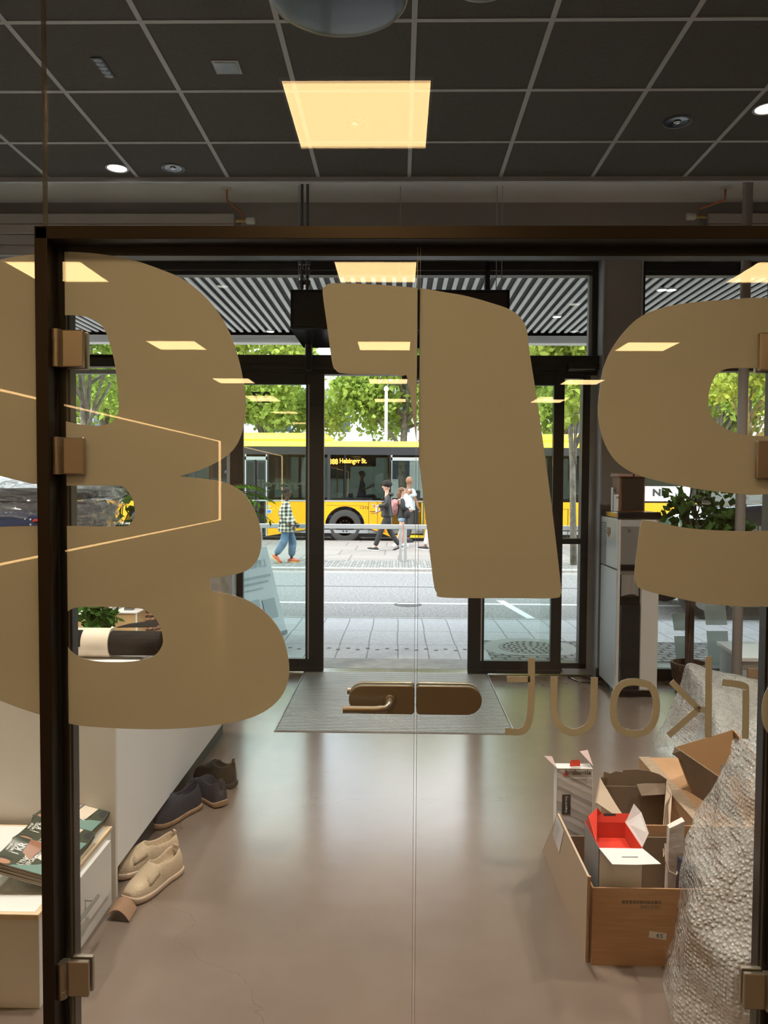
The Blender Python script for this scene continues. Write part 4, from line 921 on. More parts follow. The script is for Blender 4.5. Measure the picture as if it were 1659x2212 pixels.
def added_downlight(x, y, label):  # extra lamps out of view, added to brighten the room beyond the glass
    q = (Vector((x, y, ZC)) - EYE); c = ROT.inverted() @ q; downlight(CX + F * c.x / c.z, CY + F * c.y / c.z, True, label)
added_downlight(-2.4, 2.9, 'added out-of-view downlight high over the drawer cabinet'); added_downlight(2.3, 2.7, 'added out-of-view downlight high over the bubble wrap'); added_downlight(0.35, 2.45, 'added out-of-view downlight just inside the glass doors'); added_downlight(-0.95, 2.5, 'added out-of-view downlight over the magazine holders')
p = G(487, 143, ZC); t = thing('ceiling_vent_plate', 'small square silver plate set in a dark ceiling tile', 'ceiling plate', p)
x0, x1, y0_, y1_ = G(456, 130, ZC).x, G(514, 130, ZC).x, G(487, 158, ZC).y, G(487, 129, ZC).y
y0_, y1_ = min(y0_, y1_), max(y0_, y1_)
obj('plate_frame', MB().box(x0, x1, y0_, y1_, ZC - 0.006, ZC), m_bar, t, bevel=0.002)
obj('plate', MB().box(x0 + 0.012, x1 - 0.012, y0_ + 0.012, y1_ - 0.012, ZC - 0.009, ZC - 0.005), mat('dull silver plate', (0.25, 0.25, 0.25), 0.25, metal=0.8, bump=(30, 0.3)), t)
p0 = G(209, 123, ZC); p1 = G(236, 166, ZC)
t = thing('linear_spotlight', 'slim strip light with five small dark round reflectors in a ceiling tile', 'ceiling light', (p0 + p1) / 2)
xm_ = (p0.x + p1.x) / 2; ya, yb = min(p0.y, p1.y), max(p0.y, p1.y)
obj('housing', MB().box(xm_ - 0.026, xm_ + 0.026, ya, yb, ZC - 0.005, ZC), mat('dark grey metal', (0.05, 0.05, 0.05), 0.4, metal=0.5), t, bevel=0.001)
for k in range(5):
    yy = ya + (k + 0.5) * (yb - ya) / 5; obj('reflector', MB().lathe((xm_, yy, ZC - 0.0055), [(0.021, 0), (0.019, -0.001), (0.008, 0.0), (0.0005, -0.0008)], 16), m_dkchrome, t, smooth=True)
# pendants
m_pend = mat('glossy grey lamp dome', (0.07, 0.078, 0.088), 0.3, metal=0.3, coat=0.2)
def pendant(c, r, label):
    t = thing('pendant_lamp', label, 'pendant lamp', c)
    pr = [(0.0005, -0.10 * r)] + [(r * math.sin(a), -0.10 * r * math.cos(a)) for a in [i * math.pi / 2 / 10 for i in range(1, 11)]]
    obj('lamp_dome', MB().lathe(c, pr + [(r, 0.012), (r * 0.96, 0.05), (r * 0.6, 0.3 * r), (0.03, 0.42 * r), (0.0005, 0.42 * r)], 48), m_pend, t, smooth=True)
    obj('rim', MB().lathe(c, [(r - 0.001, -0.003), (r + 0.003, 0.0), (r + 0.003, 0.005), (r - 0.001, 0.008)], 48), m_bar, t, smooth=True)
    obj('cable', MB().tube([(c[0], c[1], c[2] + 0.4 * r), (c[0], c[1], ZC)], 0.004, 6), m_black, t)
    obj('ceiling_rose', MB().lathe((c[0], c[1], ZC), [(0.05, 0), (0.05, -0.02), (0.0005, -0.025)], 16), m_black, t, smooth=True)
ce = U(731, -6, 2.75); pendant(Vector((ce.x, 2.75, ce.z)), 0.24, 'large glossy grey dome pendant lamp hanging at the top of the photo')
ce = U(1045, -41, 2.7); pendant(Vector((ce.x, 2.7, ce.z)), 0.115, 'small dark pendant lamp just peeking in at the top edge')

# radiators below the plain ceiling, with copper pipes and valves
m_rad = mat('taupe radiator enamel', (0.40, 0.37, 0.35), 0.5); m_cop = mat('copper pipe', (0.45, 0.17, 0.08), 0.35, metal=0.9); m_valve = mat('white valve plastic', (0.62, 0.60, 0.56), 0.45)
m_brassf = mat('brass fitting', (0.45, 0.32, 0.12), 0.35, metal=0.9)
def radiator(xa, xb, n, label, pipe_px, valve_px, s):
    z1 = U(862, 461, 6.2).z; hgt = 0.083
    t = thing('wall_radiator', label, 'radiator', ((xa + xb) / 2, 6.24, z1 - n * hgt))
    for k in range(n): obj('panel', MB().box(xa, xb, 6.2, 6.24, z1 - (k + 1) * hgt + 0.004, z1 - k * hgt), m_rad, t, bevel=0.004)
    obj('bracket', MB().box(xa + 0.1, xa + 0.13, 6.24, 6.3, z1 - 0.3, z1 - 0.05).box(xb - 0.13, xb - 0.1, 6.24, 6.3, z1 - 0.3, z1 - 0.05), m_rad, t)
    v = U(*valve_px, 6.1); top = G(*pipe_px, ZP) - Vector((0, 0, 0.001))
    t2 = thing('radiator_pipe', 'bent copper ceiling pipe with white thermostat valve, %s' % ('over the big letter' if s > 0 else 'over the round letter'), 'pipe', top)
    obj('copper_pipe', MB().tube([top, top + Vector((0, 0.0, -0.04)), top + Vector((0.0, 0.01, -0.09)), (v.x - 0.05 * s, 6.1, v.z + 0.06), (v.x - 0.05 * s, 6.1, v.z), (v.x - 0.09 * s, 6.18, v.z)], 0.008, 8), m_cop, t2, smooth=True)
    obj('rosette', MB().lathe(top, [(0.045, 0), (0.042, -0.008), (0.0005, -0.01)], 20), m_valve, t2, smooth=True)
    obj('fitting', MB().tube([(v.x - 0.10 * s, 6.1, v.z), (v.x - 0.02 * s, 6.1, v.z)], 0.014, 10), m_brassf, t2, smooth=True)
    obj('thermostat_head', MB().tube([(v.x - 0.02 * s, 6.1, v.z), (v.x - 0.01 * s, 6.1, v.z), (v.x + 0.045 * s, 6.1, v.z), (v.x + 0.05 * s, 6.1, v.z)], [0.02, 0.026, 0.026, 0.02], 14), m_valve, t2, smooth=True)
radiator(-3.9, U(505, 480, 6.2).x, 4, 'wide taupe panel radiator high on the wall above the big letter', (490, 407), (537, 477), 1)
radiator(U(1531, 480, 6.2).x, 3.95, 4, 'taupe panel radiator high on the wall above the pillar side window', (1567, 405), (1497, 468), -1)

# hanging screen
ys = 5.84
tl = U(627, 625, ys); br_ = U(1101, 712, ys); t = thing('hanging_screen', 'black double-sided display box hanging from the ceiling above the entrance', 'display', ((tl.x + br_.x) / 2, ys + 0.2, br_.z))
b2 = U(655, 752, 6.28); 
obj('case', MB().hexa([(tl.x, ys, br_.z), (br_.x, ys, br_.z), (br_.x - 0.12, 6.28, b2.z), (b2.x, 6.28, b2.z), (tl.x, ys, tl.z), (br_.x, ys, tl.z), (br_.x - 0.12, 6.28, tl.z), (tl.x + 0.12, 6.28, tl.z)]), mat('black display plastic', (0.008, 0.009, 0.012), 0.25), t, bevel=0.006)
i0, i1 = U(634, 632, ys), U(1094, 704, ys)
obj('screen', MB().box(i0.x, i1.x, ys - 0.004, ys + 0.002, i1.z, i0.z), mat('switched-off screen', (0.016, 0.014, 0.013), 0.3), t)
m_tube = mat('dark steel tube', (0.10, 0.10, 0.10), 0.35, metal=0.7)
for px in (655, 667):
    p = G(px, 403, ZP); x = p.x
    obj('suspension_tube', MB().tube([(x, 5.84 + 0.05, ZP), (x, 5.89, U(px, 560, 5.89).z)], 0.011, 10), m_tube, t, smooth=True)
    obj('rosette', MB().lathe((x, 5.89, ZP), [(0.035, 0), (0.033, -0.01), (0.0005, -0.012)], 16), m_valve, t, smooth=True)
    ch = MB(); z_ = U(px, 552, 5.89).z; k = 0
    while z_ > tl.z:
        ch.lathe((x, 5.89, z_ - 0.018), [(0.018, -0.018), (0.024, -0.012), (0.024, 0.012), (0.018, 0.018)], 8) if k % 2 else ch.lathe((x, 5.89, z_ - 0.018), [(0.012, -0.018), (0.016, 0), (0.012, 0.018)], 8); z_ -= 0.037; k += 1
    obj('flexible_conduit', ch, m_tube, t)
p = U(667, 760, 6.2); ch = MB()
ch.tube([(p.x, 6.2, b2.z + 0.02), (p.x, 6.2, U(667, 800, 6.2).z)], 0.03, 8)
obj('lower_mount', ch, m_black, t)
obj('cable', MB().tube([(p.x + 0.02, 6.2, b2.z), (p.x - 0.02, 6.2, b2.z - 0.07), (p.x - 0.07, 6.22, b2.z - 0.10)], 0.005, 6), m_black, t)
for px in (645, 864, 1082):
    for dx in ((0, 9) if px == 1082 else (0,)):
        x = U(px - (10 if px == 1082 else 0) + dx * 1.3, 600, 5.95).x; obj('steel_wire', MB().tube([(x, 5.95, ZP), (x, 5.95, tl.z)], 0.0035, 6), m_bar, t)
# door operator sensors
for (a, b, c, d, nm) in ((1226, 1286, 784, 801, 'small black door sensor box above the narrow side window'), (868, 927, 807, 822, 'slim black door sensor bar over the open entrance')):
    p, q = U(a, c, 6.34), U(b, d, 6.34); t = thing('door_sensor', nm, 'sensor', ((p.x + q.x) / 2, 6.34, q.z)); obj('housing', MB().box(p.x, q.x, 6.32, 6.40 if d < 805 else 6.46, q.z, p.z), m_black, t, bevel=0.006)
    obj('lens_strip', MB().box(p.x + 0.01, q.x - 0.01, 6.315, 6.325, q.z + 0.006, q.z + 0.012), m_bar, t)
# tube from the ceiling to the floor beside the right-hand window
pt = U(1611, 600, 5.5); t = thing('support_tube', 'slim grey tube running from ceiling to floor beside the indoor tree', 'post', (pt.x, 5.5, 0))
obj('post', MB().tube([(pt.x, 5.5, 0), (pt.x, 5.5, ZP)], 0.034, 16), mat('taupe tube', (0.24, 0.21, 0.19), 0.4), t, smooth=True)
obj('ceiling_flange', MB().lathe((pt.x, 5.5, ZP), [(0.06, 0), (0.06, -0.01), (0.04, -0.012)], 20), m_rad, t)

# entrance mat
a, b, c, d = G(595, 1579), G(1108, 1580), G(1052, 1460), G(655, 1459)
X0, X1, Y0, Y1 = a.x, b.x, a.y, 6.46
t = thing('entrance_mat', 'ribbed grey aluminium entrance mat inside the sliding doors', 'mat', ((X0 + X1) / 2, (Y0 + Y1) / 2, 0))
obj('mat_base', MB().box(X0, X1, Y0, Y1, 0.0005, 0.003), mat('dark mat pile', (0.09, 0.085, 0.08), 0.95, vary=(80, 0.3)), t)
rb = MB(); y = Y0 + 0.012
while y < Y1 - 0.02: rb.box(X0 + 0.006, X1 - 0.006, y, y + 0.016, 0.003, 0.0065); y += 0.0305
obj('ribs', rb, mat('mat aluminium rib', (0.42, 0.41, 0.40), 0.45, metal=0.4), t)
obj('mat_frame', MB().box(X0 - 0.008, X0, Y0, Y1, 0, 0.006).box(X1, X1 + 0.008, Y0, Y1, 0, 0.006).box(X0 - 0.008, X1 + 0.008, Y0 - 0.008, Y0, 0, 0.006), m_bar, t)

# ================================================================== WATER DISPENSER
m_disp = mat('silver grey dispenser', (0.50, 0.50, 0.50), 0.35, metal=0.3); m_dispf = mat('light grey dispenser front', (0.60, 0.57, 0.54), 0.4); m_dblk = mat('gloss black plastic', (0.010, 0.010, 0.012), 0.15)
yd = 5.78                                    # its front face
fl, fr_ = U(1331, 1300, yd).x, U(1423, 1300, yd).x
zt_ = U(1330, 1120, yd).z
side_back = fl                                # left side runs away from us
depth = 0.46
t = thing('water_dispenser', 'tall silver and black water dispenser standing by the pillar', 'water dispenser', ((fl + fr_) / 2, yd + depth / 2, 0))
z_mid = U(1330, 1231, yd).z
gap = 0.012
obj('lower_cabinet', MB().box(fl, fr_, yd, yd + depth, 0.05, z_mid - 0.004), m_disp, t, bevel=0.008)
obj('upper_cabinet', MB().box(fl, fr_, yd, yd + depth, z_mid + 0.002, zt_), m_disp, t, bevel=0.008)
obj('plinth', MB().box(fl + 0.02, fr_ - 0.01, yd + 0.02, yd + depth - 0.02, 0, 0.05), m_dblk, t)
zt2 = U(1330, 1106, yd).z
obj('top_cover', MB().box(fl - 0.004, U(1428, 1110, yd).x, yd - 0.012, yd + depth, zt_, zt2), m_dblk, t, bevel=0.008)
n0_, n1_ = U(1340, 1200, yd).x, U(1384, 1200, yd).x
obj('front_trim', MB().box(fl + 0.004, n0_, yd - 0.008, yd + 0.002, 0.06, zt_ - 0.008).box(U(1386, 1200, yd).x, fr_ - 0.004, yd - 0.008, yd + 0.002, 0.06, zt_ - 0.008), m_dispf, t, bevel=0.003)
obj('tap_recess', MB().box(n0_, n1_, yd - 0.003, yd + 0.004, U(1340, 1219, yd).z, U(1340, 1137, yd).z), mat('brushed recess panel', (0.30, 0.29, 0.29), 0.3, metal=0.5), t)
obj('drip_tray', MB().box(n0_, n1_, yd - 0.02, yd, U(1340, 1232, yd).z, U(1340, 1219, yd).z), m_dblk, t, bevel=0.003)
obj('tap', MB().lathe((n0_ + 0.065, yd - 0.012, U(1340, 1140, yd).z), [(0.007, 0), (0.007, -0.014), (0.0005, -0.018)], 12), m_chrome, t)
sc_ = MB(); n = 14
za_, zb2 = U(1340, 1290, yd).z, U(1340, 1241, yd).z
ns = [(n0_ + (n1_ - n0_) * k / n, yd + 0.006 - 0.05 * math.sin(math.pi * k / n) ) for k in range(n + 1)]
sc_.add([(x, y, zb2) for x, y in ns] + [(x, y, za_ + 0.03 * math.sin(math.pi * k / n)) for k, (x, y) in enumerate(ns)], [(k, k + 1, n + 2 + k, n + 1 + k) for k in range(n)] + [tuple(range(n + 1)), tuple(range(n + 1, 2 * n + 2))])
obj('cup_chute', sc_, mat('brushed steel chute', (0.45, 0.43, 0.41), 0.28, metal=0.8), t, smooth=True)
obj('chute_opening', MB().box(n0_, n1_, yd - 0.004, yd + 0.004, U(1340, 1312, yd).z, zb2), m_dblk, t)
obj('bin_door', MB().box(n0_ + 0.003, n1_ - 0.003, yd - 0.03, yd, 0.06, U(1340, 1305, yd).z), m_dblk, t, bevel=0.006)
sl_ = MB()
for k in range(26):
    z_ = zt_ - 0.05 - k * 0.0128; sl_.box(fl - 0.002, fl + 0.001, yd + 0.30, yd + 0.44, z_, z_ + 0.005)
obj('vent_slots', sl_, mat('shadow slot', (0.02, 0.02, 0.02), 0.8), t)
obj('maker_badge', MB().add([(fl - 0.003, yd + 0.27, zt_ - 0.08), (fl - 0.003, yd + 0.19, zt_ - 0.08), (fl - 0.003, yd + 0.19, zt_ - 0.125), (fl - 0.003, yd + 0.23, zt_ - 0.155), (fl - 0.003, yd + 0.27, zt_ - 0.125)], [(0, 1, 2, 3, 4)]), m_dblk, t)
# wooden box with dark front on the dispenser
m_wood = mat('red brown wood', (0.20, 0.075, 0.035), 0.45, vary=(6, 0.25)); yq = 5.84
a, b = U(1339, 1105, yq), U(1394, 1030, yq)
t = thing('suggestion_box', 'red-brown wooden box with a dark front panel standing on the dispenser', 'box', ((a.x + b.x) / 2, yq + 0.1, zt2))
z0b = zt2 + 0.001
obj('box_body', MB().box(a.x - 0.004, b.x, yq, yq + 0.2, z0b, b.z), m_wood, t, bevel=0.003)
obj('lid', MB().hexa([(a.x - 0.018, yq - 0.02, b.z), (b.x + 0.015, yq - 0.02, b.z), (b.x + 0.015, yq + 0.22, b.z), (a.x - 0.018, yq + 0.22, b.z), (a.x - 0.012, yq - 0.012, b.z + 0.022), (b.x + 0.01, yq - 0.012, b.z + 0.022), (b.x + 0.01, yq + 0.22, b.z + 0.03), (a.x - 0.012, yq + 0.22, b.z + 0.03)]), m_wood, t, bevel=0.003)
obj('front_panel', MB().box(a.x + 0.012, b.x - 0.012, yq - 0.004, yq + 0.002, z0b + 0.012, b.z - 0.008), mat('dark box front', (0.03, 0.022, 0.018), 0.3), t)
obj('lid_button', MB().lathe(((a.x + b.x) / 2, yq - 0.02, b.z + 0.01), [(0.008, 0), (0.008, -0.004), (0.0005, -0.005)], 12, 'y'), m_dblk, t)
for i, (px0, px1, pt_, yy, la) in enumerate(((1317, 1328, 1068, 5.86, 'stack of small white cards leaning beside the wooden box'), (1324, 1334, 1053, 5.96, 'taller white card box behind the card stack on the dispenser'))):
    p = U(px0, pt_, yy); q = U(px1, pt_, yy); sh = fl + 0.004 - p.x if p.x < fl + 0.004 else 0
    t = thing('card_holder', la, 'card box', ((p.x + q.x) / 2 + sh, yy, zt2)); obj('card_box', MB().box(p.x + sh, q.x + sh, yy, yy + 0.05, z0b, p.z), m_white, t, bevel=0.002)
    obj('print_label', MB().box(p.x + sh + 0.006, q.x + sh - 0.006, yy - 0.001, yy, p.z - 0.03, p.z - 0.015), mat('grey print', (0.25, 0.25, 0.25), 0.6), t)
# black cable on the floor
c1, c2, c3 = G(1228, 1462, 0.006), G(1268, 1474, 0.006), G(1300, 1478, 0.006)
tag(obj('power_cable', MB().tube([c1, G(1240, 1468, 0.006), G(1254, 1473, 0.006), c2, c3, Vector((c3.x + 0.03, 6.1, 0.006)), Vector((fl + 0.06, 6.27, 0.006))], 0.006, 8), m_dblk, smooth=True), 'black power cable looping on the floor by the pillar', 'cable')
tag(obj('power_cable', MB().tube([G(1228, 1461, 0.006), G(1250, 1459, 0.006), G(1270, 1466, 0.006), G(1290, 1475, 0.006), Vector((fl - 0.02, 6.26, 0.012))], 0.005, 8), m_dblk, smooth=True), 'second thinner black cable curling behind the first on the floor', 'cable')

# ================================================================== FICUS IN BASKET
yp = 5.8; pc = U(1489, 1440, yp)
m_wick = mat('dark woven wicker', (0.085, 0.045, 0.025), 0.7, vary=(40, 0.4)); m_fleaf = leafmat('ficus leaf', (0.085, 0.16, 0.045), 0.3); m_fstem = mat('ficus stem', (0.07, 0.045, 0.035), 0.8, vary=(12, 0.3))
t = thing('potted_ficus', 'tall slim weeping fig tree in a dark wicker basket by the window', 'plant', (pc.x, yp, 0))
prof = []
for k in range(16):
    z_ = 0.005 + k * 0.0155; r0 = 0.085 + 0.045 * (k / 15) ** 0.8; prof += [(r0, z_), (r0 + 0.005, z_ + 0.005), (r0 + 0.005, z_ + 0.010), (r0, z_ + 0.0155)]
pr = [(0.0005, 0.005)] + prof; zr_ = prof[-1][1]; pr += [(0.135, zr_), (0.135, zr_ + 0.015), (0.118, zr_ + 0.015), (0.115, zr_ - 0.03)]
obj('basket', MB().lathe((pc.x, yp, 0), pr, 36), m_wick, t, smooth=False)
obj('soil', MB().lathe((pc.x, yp, zr_ - 0.03), [(0.116, 0), (0.0005, 0.005)], 24), mat('dark soil', (0.02, 0.015, 0.01), 0.95), t)
st_ = MB(); rng = random.Random(5); x, y = pc.x, yp
st_.tube([(x - 0.012, y, 0.22), (x - 0.02, y, 0.6), (x - 0.005, y + 0.01, 0.9), (x - 0.02, y, 1.15), (x - 0.04, y, 1.5)], [0.021, 0.018, 0.016, 0.013, 0.008], 10)
st_.tube([(x + 0.012, y, 0.22), (x + 0.016, y + 0.01, 0.6), (x + 0.03, y, 0.85), (x + 0.05, y, 1.1), (x + 0.02, y, 1.45)], [0.018, 0.017, 0.015, 0.012, 0.007], 10)
st_.tube([(x - 0.02, y - 0.02, 0.22), (x - 0.005, y - 0.02, 0.6), (x + 0.0, y, 0.9)], [0.01, 0.012, 0.009], 8)
cs = []
for k in range(26):
    a = rng.uniform(0, 2 * math.pi); q = rng.uniform(0.08, 0.36); zc_ = rng.uniform(1.22, 1.72); c = Vector((x + 0.06 + q * math.cos(a), y + q * 0.6 * math.sin(a), zc_ - q * 0.35))
    s_ = Vector((x + rng.uniform(-.03, .03), y, zc_ - 0.22)); st_.tube([s_, (s_ + c) / 2 + Vector((0, 0, 0.06)), c], [0.006, 0.004, 0.0015], 5); cs.append((*c, 0.11))
cs += [(x - 0.09, y, 0.98, 0.05), (x + 0.11, y, 0.93, 0.04)]
obj('stems', st_, m_fstem, t, smooth=True)
leaves('foliage', cs, 560, 0.078, m_fleaf, t, 11)

# white bench / low cabinet by the window
a = G(1551, 1530, 0) ; yb_ = 5.3
xl_ = U(1545, 1382, 6.18).x; zt3 = 0.35
t = thing('white_cabinet', 'low white cabinet with wooden front by the tree window', 'cabinet', (2.75, 5.5, 0))
xf = U(1603, 1418, 5.6).x
obj('cabinet_top', MB().hexa([(xf - 0.0, 5.6, zt3 - 0.03), (3.5, 5.6, zt3 - 0.03), (3.5, 6.2, zt3 - 0.03), (xl_ + 0.02, 6.2, zt3 - 0.03), (xf, 5.6, zt3), (3.5, 5.6, zt3), (3.5, 6.2, zt3), (xl_ + 0.02, 6.2, zt3)]), m_white, t, bevel=0.004)
obj('cabinet_body', MB().hexa([(xf + 0.02, 5.63, 0.02), (3.48, 5.63, 0.02), (3.48, 6.18, 0.02), (xl_ + 0.04, 6.18, 0.02), (xf + 0.02, 5.63, zt3 - 0.03), (3.48, 5.63, zt3 - 0.03), (3.48, 6.18, zt3 - 0.03), (xl_ + 0.04, 6.18, zt3 - 0.03)]), mat('pale grey lacquer', (0.50, 0.52, 0.54), 0.5), t)
obj('front_door', MB().box(xf + 0.05, xf + 0.75, 5.612, 5.632, 0.05, zt3 - 0.08), mat('light oak front', (0.42, 0.27, 0.17), 0.55, vary=(5, 0.12)), t, bevel=0.003)

# ================================================================== COUNTER AND WHAT STANDS ON IT
CX_, CT = -1.075, 0.86
m_cwhite = mat('white counter front', (0.80, 0.79, 0.79), 0.5, vary=(1.2, 0.04)); m_cend = mat('warm-lit counter end', (0.72, 0.66, 0.58), 0.6)
t = thing('reception_counter', 'long white reception counter with a dark recessed plinth', 'counter', (-1.5, 3.87, 0))
obj('counter_body', MB().box(-2.3, CX_, 2.9, 4.86, 0.113, CT - 0.03), m_cwhite, t, bevel=0.002)
obj('end_panel', MB().box(-3.6, CX_, 2.88, 2.9, 0.0, CT - 0.03), m_cend, t)  # warm lamp light is put into this panel's base colour as beige
obj('worktop', MB().box(-3.6, CX_ + 0.004, 2.875, 4.87, CT - 0.03, CT), m_cwhite, t, bevel=0.003)
obj('plinth', MB().box(-2.3, CX_ - 0.035, 2.9, 4.83, 0, 0.113), mat('dark plinth', (0.018, 0.018, 0.02), 0.5), t)
# low drawer cabinet in front of it
m_cab = mat('warm white cabinet', (0.72, 0.69, 0.66), 0.45); m_oak = mat('pale wood edge', (0.62, 0.46, 0.30), 0.5, vary=(12, 0.1)); m_steel = mat('brushed steel', (0.50, 0.47, 0.43), 0.3, metal=0.9)
KT = 0.297; KY = 2.25
t = thing('drawer_cabinet', 'low white drawer cabinet with pale wood edge and steel bar handle', 'cabinet', (-1.6, 2.57, 0))
obj('carcass', MB().box(-2.6, CX_ - 0.003, KY + .01, 2.845, 0.0, KT - 0.016), m_cab, t, bevel=0.002)
obj('cabinet_top', MB().box(-2.6, CX_ + 0.0, KY, 2.85, KT - 0.016, KT), m_oak, t, bevel=0.0015)
obj('top_inlay', MB().box(-2.58, CX_ - 0.018, KY + .015, 2.835, KT, KT + 0.0006), m_cab, t)
d_ = obj('drawer_front', MB().box(CX_ - 0.004, CX_ + 0.012, 2.325, 2.80, 0.075, KT - 0.03), m_cab, t, bevel=0.002)
hz = U(190, 1955, 2.6); p0 = UX(166, 1998, CX_ + 0.045); p1 = UX(212, 1935, CX_ + 0.045); zh = (p0.z + p1.z) / 2
obj('handle', MB().tube([(CX_ + 0.045, p0.y, zh), (CX_ + 0.045, p1.y, zh)], 0.006, 14).tube([(CX_ + 0.01, p0.y + 0.03, zh), (CX_ + 0.045, p0.y + 0.03, zh)], 0.004, 8).tube([(CX_ + 0.01, p1.y - 0.03, zh), (CX_ + 0.045, p1.y - 0.03, zh)], 0.004, 8), m_steel, d_, smooth=True)
# magazines: local x = reading direction, y = up the cover
m_paper = mat('paper block', (0.42, 0.36, 0.30), 0.8); m_cov = mat('dark green cover', (0.045, 0.055, 0.035), 0.3); m_teal = mat('teal print', (0.15, 0.25, 0.22), 0.3); m_skin_p = mat('printed skin tone', (0.45, 0.22, 0.14), 0.3)
m_printw = mat('white cover lettering', (0.75, 0.72, 0.68), 0.35); m_printg = mat('grey print area', (0.32, 0.30, 0.31), 0.3); m_printd = mat('dark print', (0.03, 0.03, 0.035), 0.3); m_printb = mat('brown print', (0.28, 0.13, 0.08), 0.3); m_printc = mat('cream print', (0.62, 0.52, 0.42), 0.35)
MW, MH, TH = 0.172, 0.225, 0.0048
def mag_matrix(y0, k, tilt=R(15), xr=-1.09, z0=KT + 0.006, jit=0.0):
    c, s = math.cos(tilt), math.sin(tilt)
    X_ = Vector((math.sin(jit), math.cos(jit), 0)); Y_ = Vector((-c, 0, s)); Y_ = (Y_ - Y_.dot(X_) * X_).normalized(); Z_ = X_.cross(Y_)
    M_ = Matrix((X_, Y_, Z_)).transposed().to_4x4(); M_.translation = Vector((xr, y0, z0)) + Z_ * (k * (TH + 0.0004)); return M_
def bend(v):  return Vector((v[0], v[1], v[2] + 0.018 * (1 - (v[0] / MW * 2 - 1) ** 2) * -1 * 0.6 + 0.011))
def mag_mesh(part):
    m_ = MB(); n = 8
    if part == 'pages': zlo, zhi, e = 0.0002, TH - 0.0005, 0.001
    else: zlo, zhi, e = TH - 0.0005, TH, 0.0
    for k in range(n):
        a, b = e + (MW - 2 * e) * k / n, e + (MW - 2 * e) * (k + 1) / n
        m_.add([bend(p) for p in ((a, e, zlo), (b, e, zlo), (b, MH - e, zlo), (a, MH - e, zlo), (a, e, zhi), (b, e, zhi), (b, MH - e, zhi), (a, MH - e, zhi))], [(3, 2, 1, 0), (4, 5, 6, 7), (0, 1, 5, 4), (2, 3, 7, 6)] + ([(3, 0, 4, 7)] if k == 0 else []) + ([(1, 2, 6, 5)] if k == n - 1 else []))
    return m_
def area(poly, lift):
    pts = smooth_poly(poly, 5); m_ = MB(); m_.add([bend((p.x * MW, p.y * MH, TH + lift)) for p in pts], [tuple(range(len(pts)))]); return m_
ART = [('print_figure', [(0, .02, 1), (.62, .02, 1), (.5, .3), (.3, .45), (.12, .66), (0, .72, 1)], m_teal, .0002), ('print_room', [(.42, .56, 1), (1, .50, 1), (1, .76, 1), (.62, .74, 1)], m_printb, .0002),
       ('print_machine', [(.80, .5, 1), (.98, .46, 1), (.98, .62, 1), (.84, .64, 1)], m_printg, .0003), ('print_panel', [(.46, .28, 1), (.98, .2, 1), (.98, .44, 1), (.56, .50, 1)], m_printc, .0003),
       ('print_face', [(.04, .80), (.12, .74), (.22, .78), (.24, .90), (.14, .95), (.05, .90)], m_skin_p, .0004), ('print_hair', [(.12, .97), (.24, .92), (.28, .78), (.33, .84), (.28, .97), (.16, .99)], m_printd, .0003),
       ('print_strap', [(.3, .02, 1), (.34, .02, 1), (.64, .42, 1), (.61, .42, 1)], m_printd, .0005), ('print_shoe', [(.72, .04), (.92, .03), (.96, .10), (.80, .14)], m_printd, .0005)]
TXT = [('energii', .66, .955, .20, m_printw), ('1 MÅNED', .67, .90, .30, m_printw), ('1 KR', .69, .815, .36, m_printw), ('LYNGBY', .47, .62, .60, m_printw), ('REFORMER', .48, .53, .60, m_printw)]
names_ = ['beside the glass', 'in the middle', 'by the counter end']
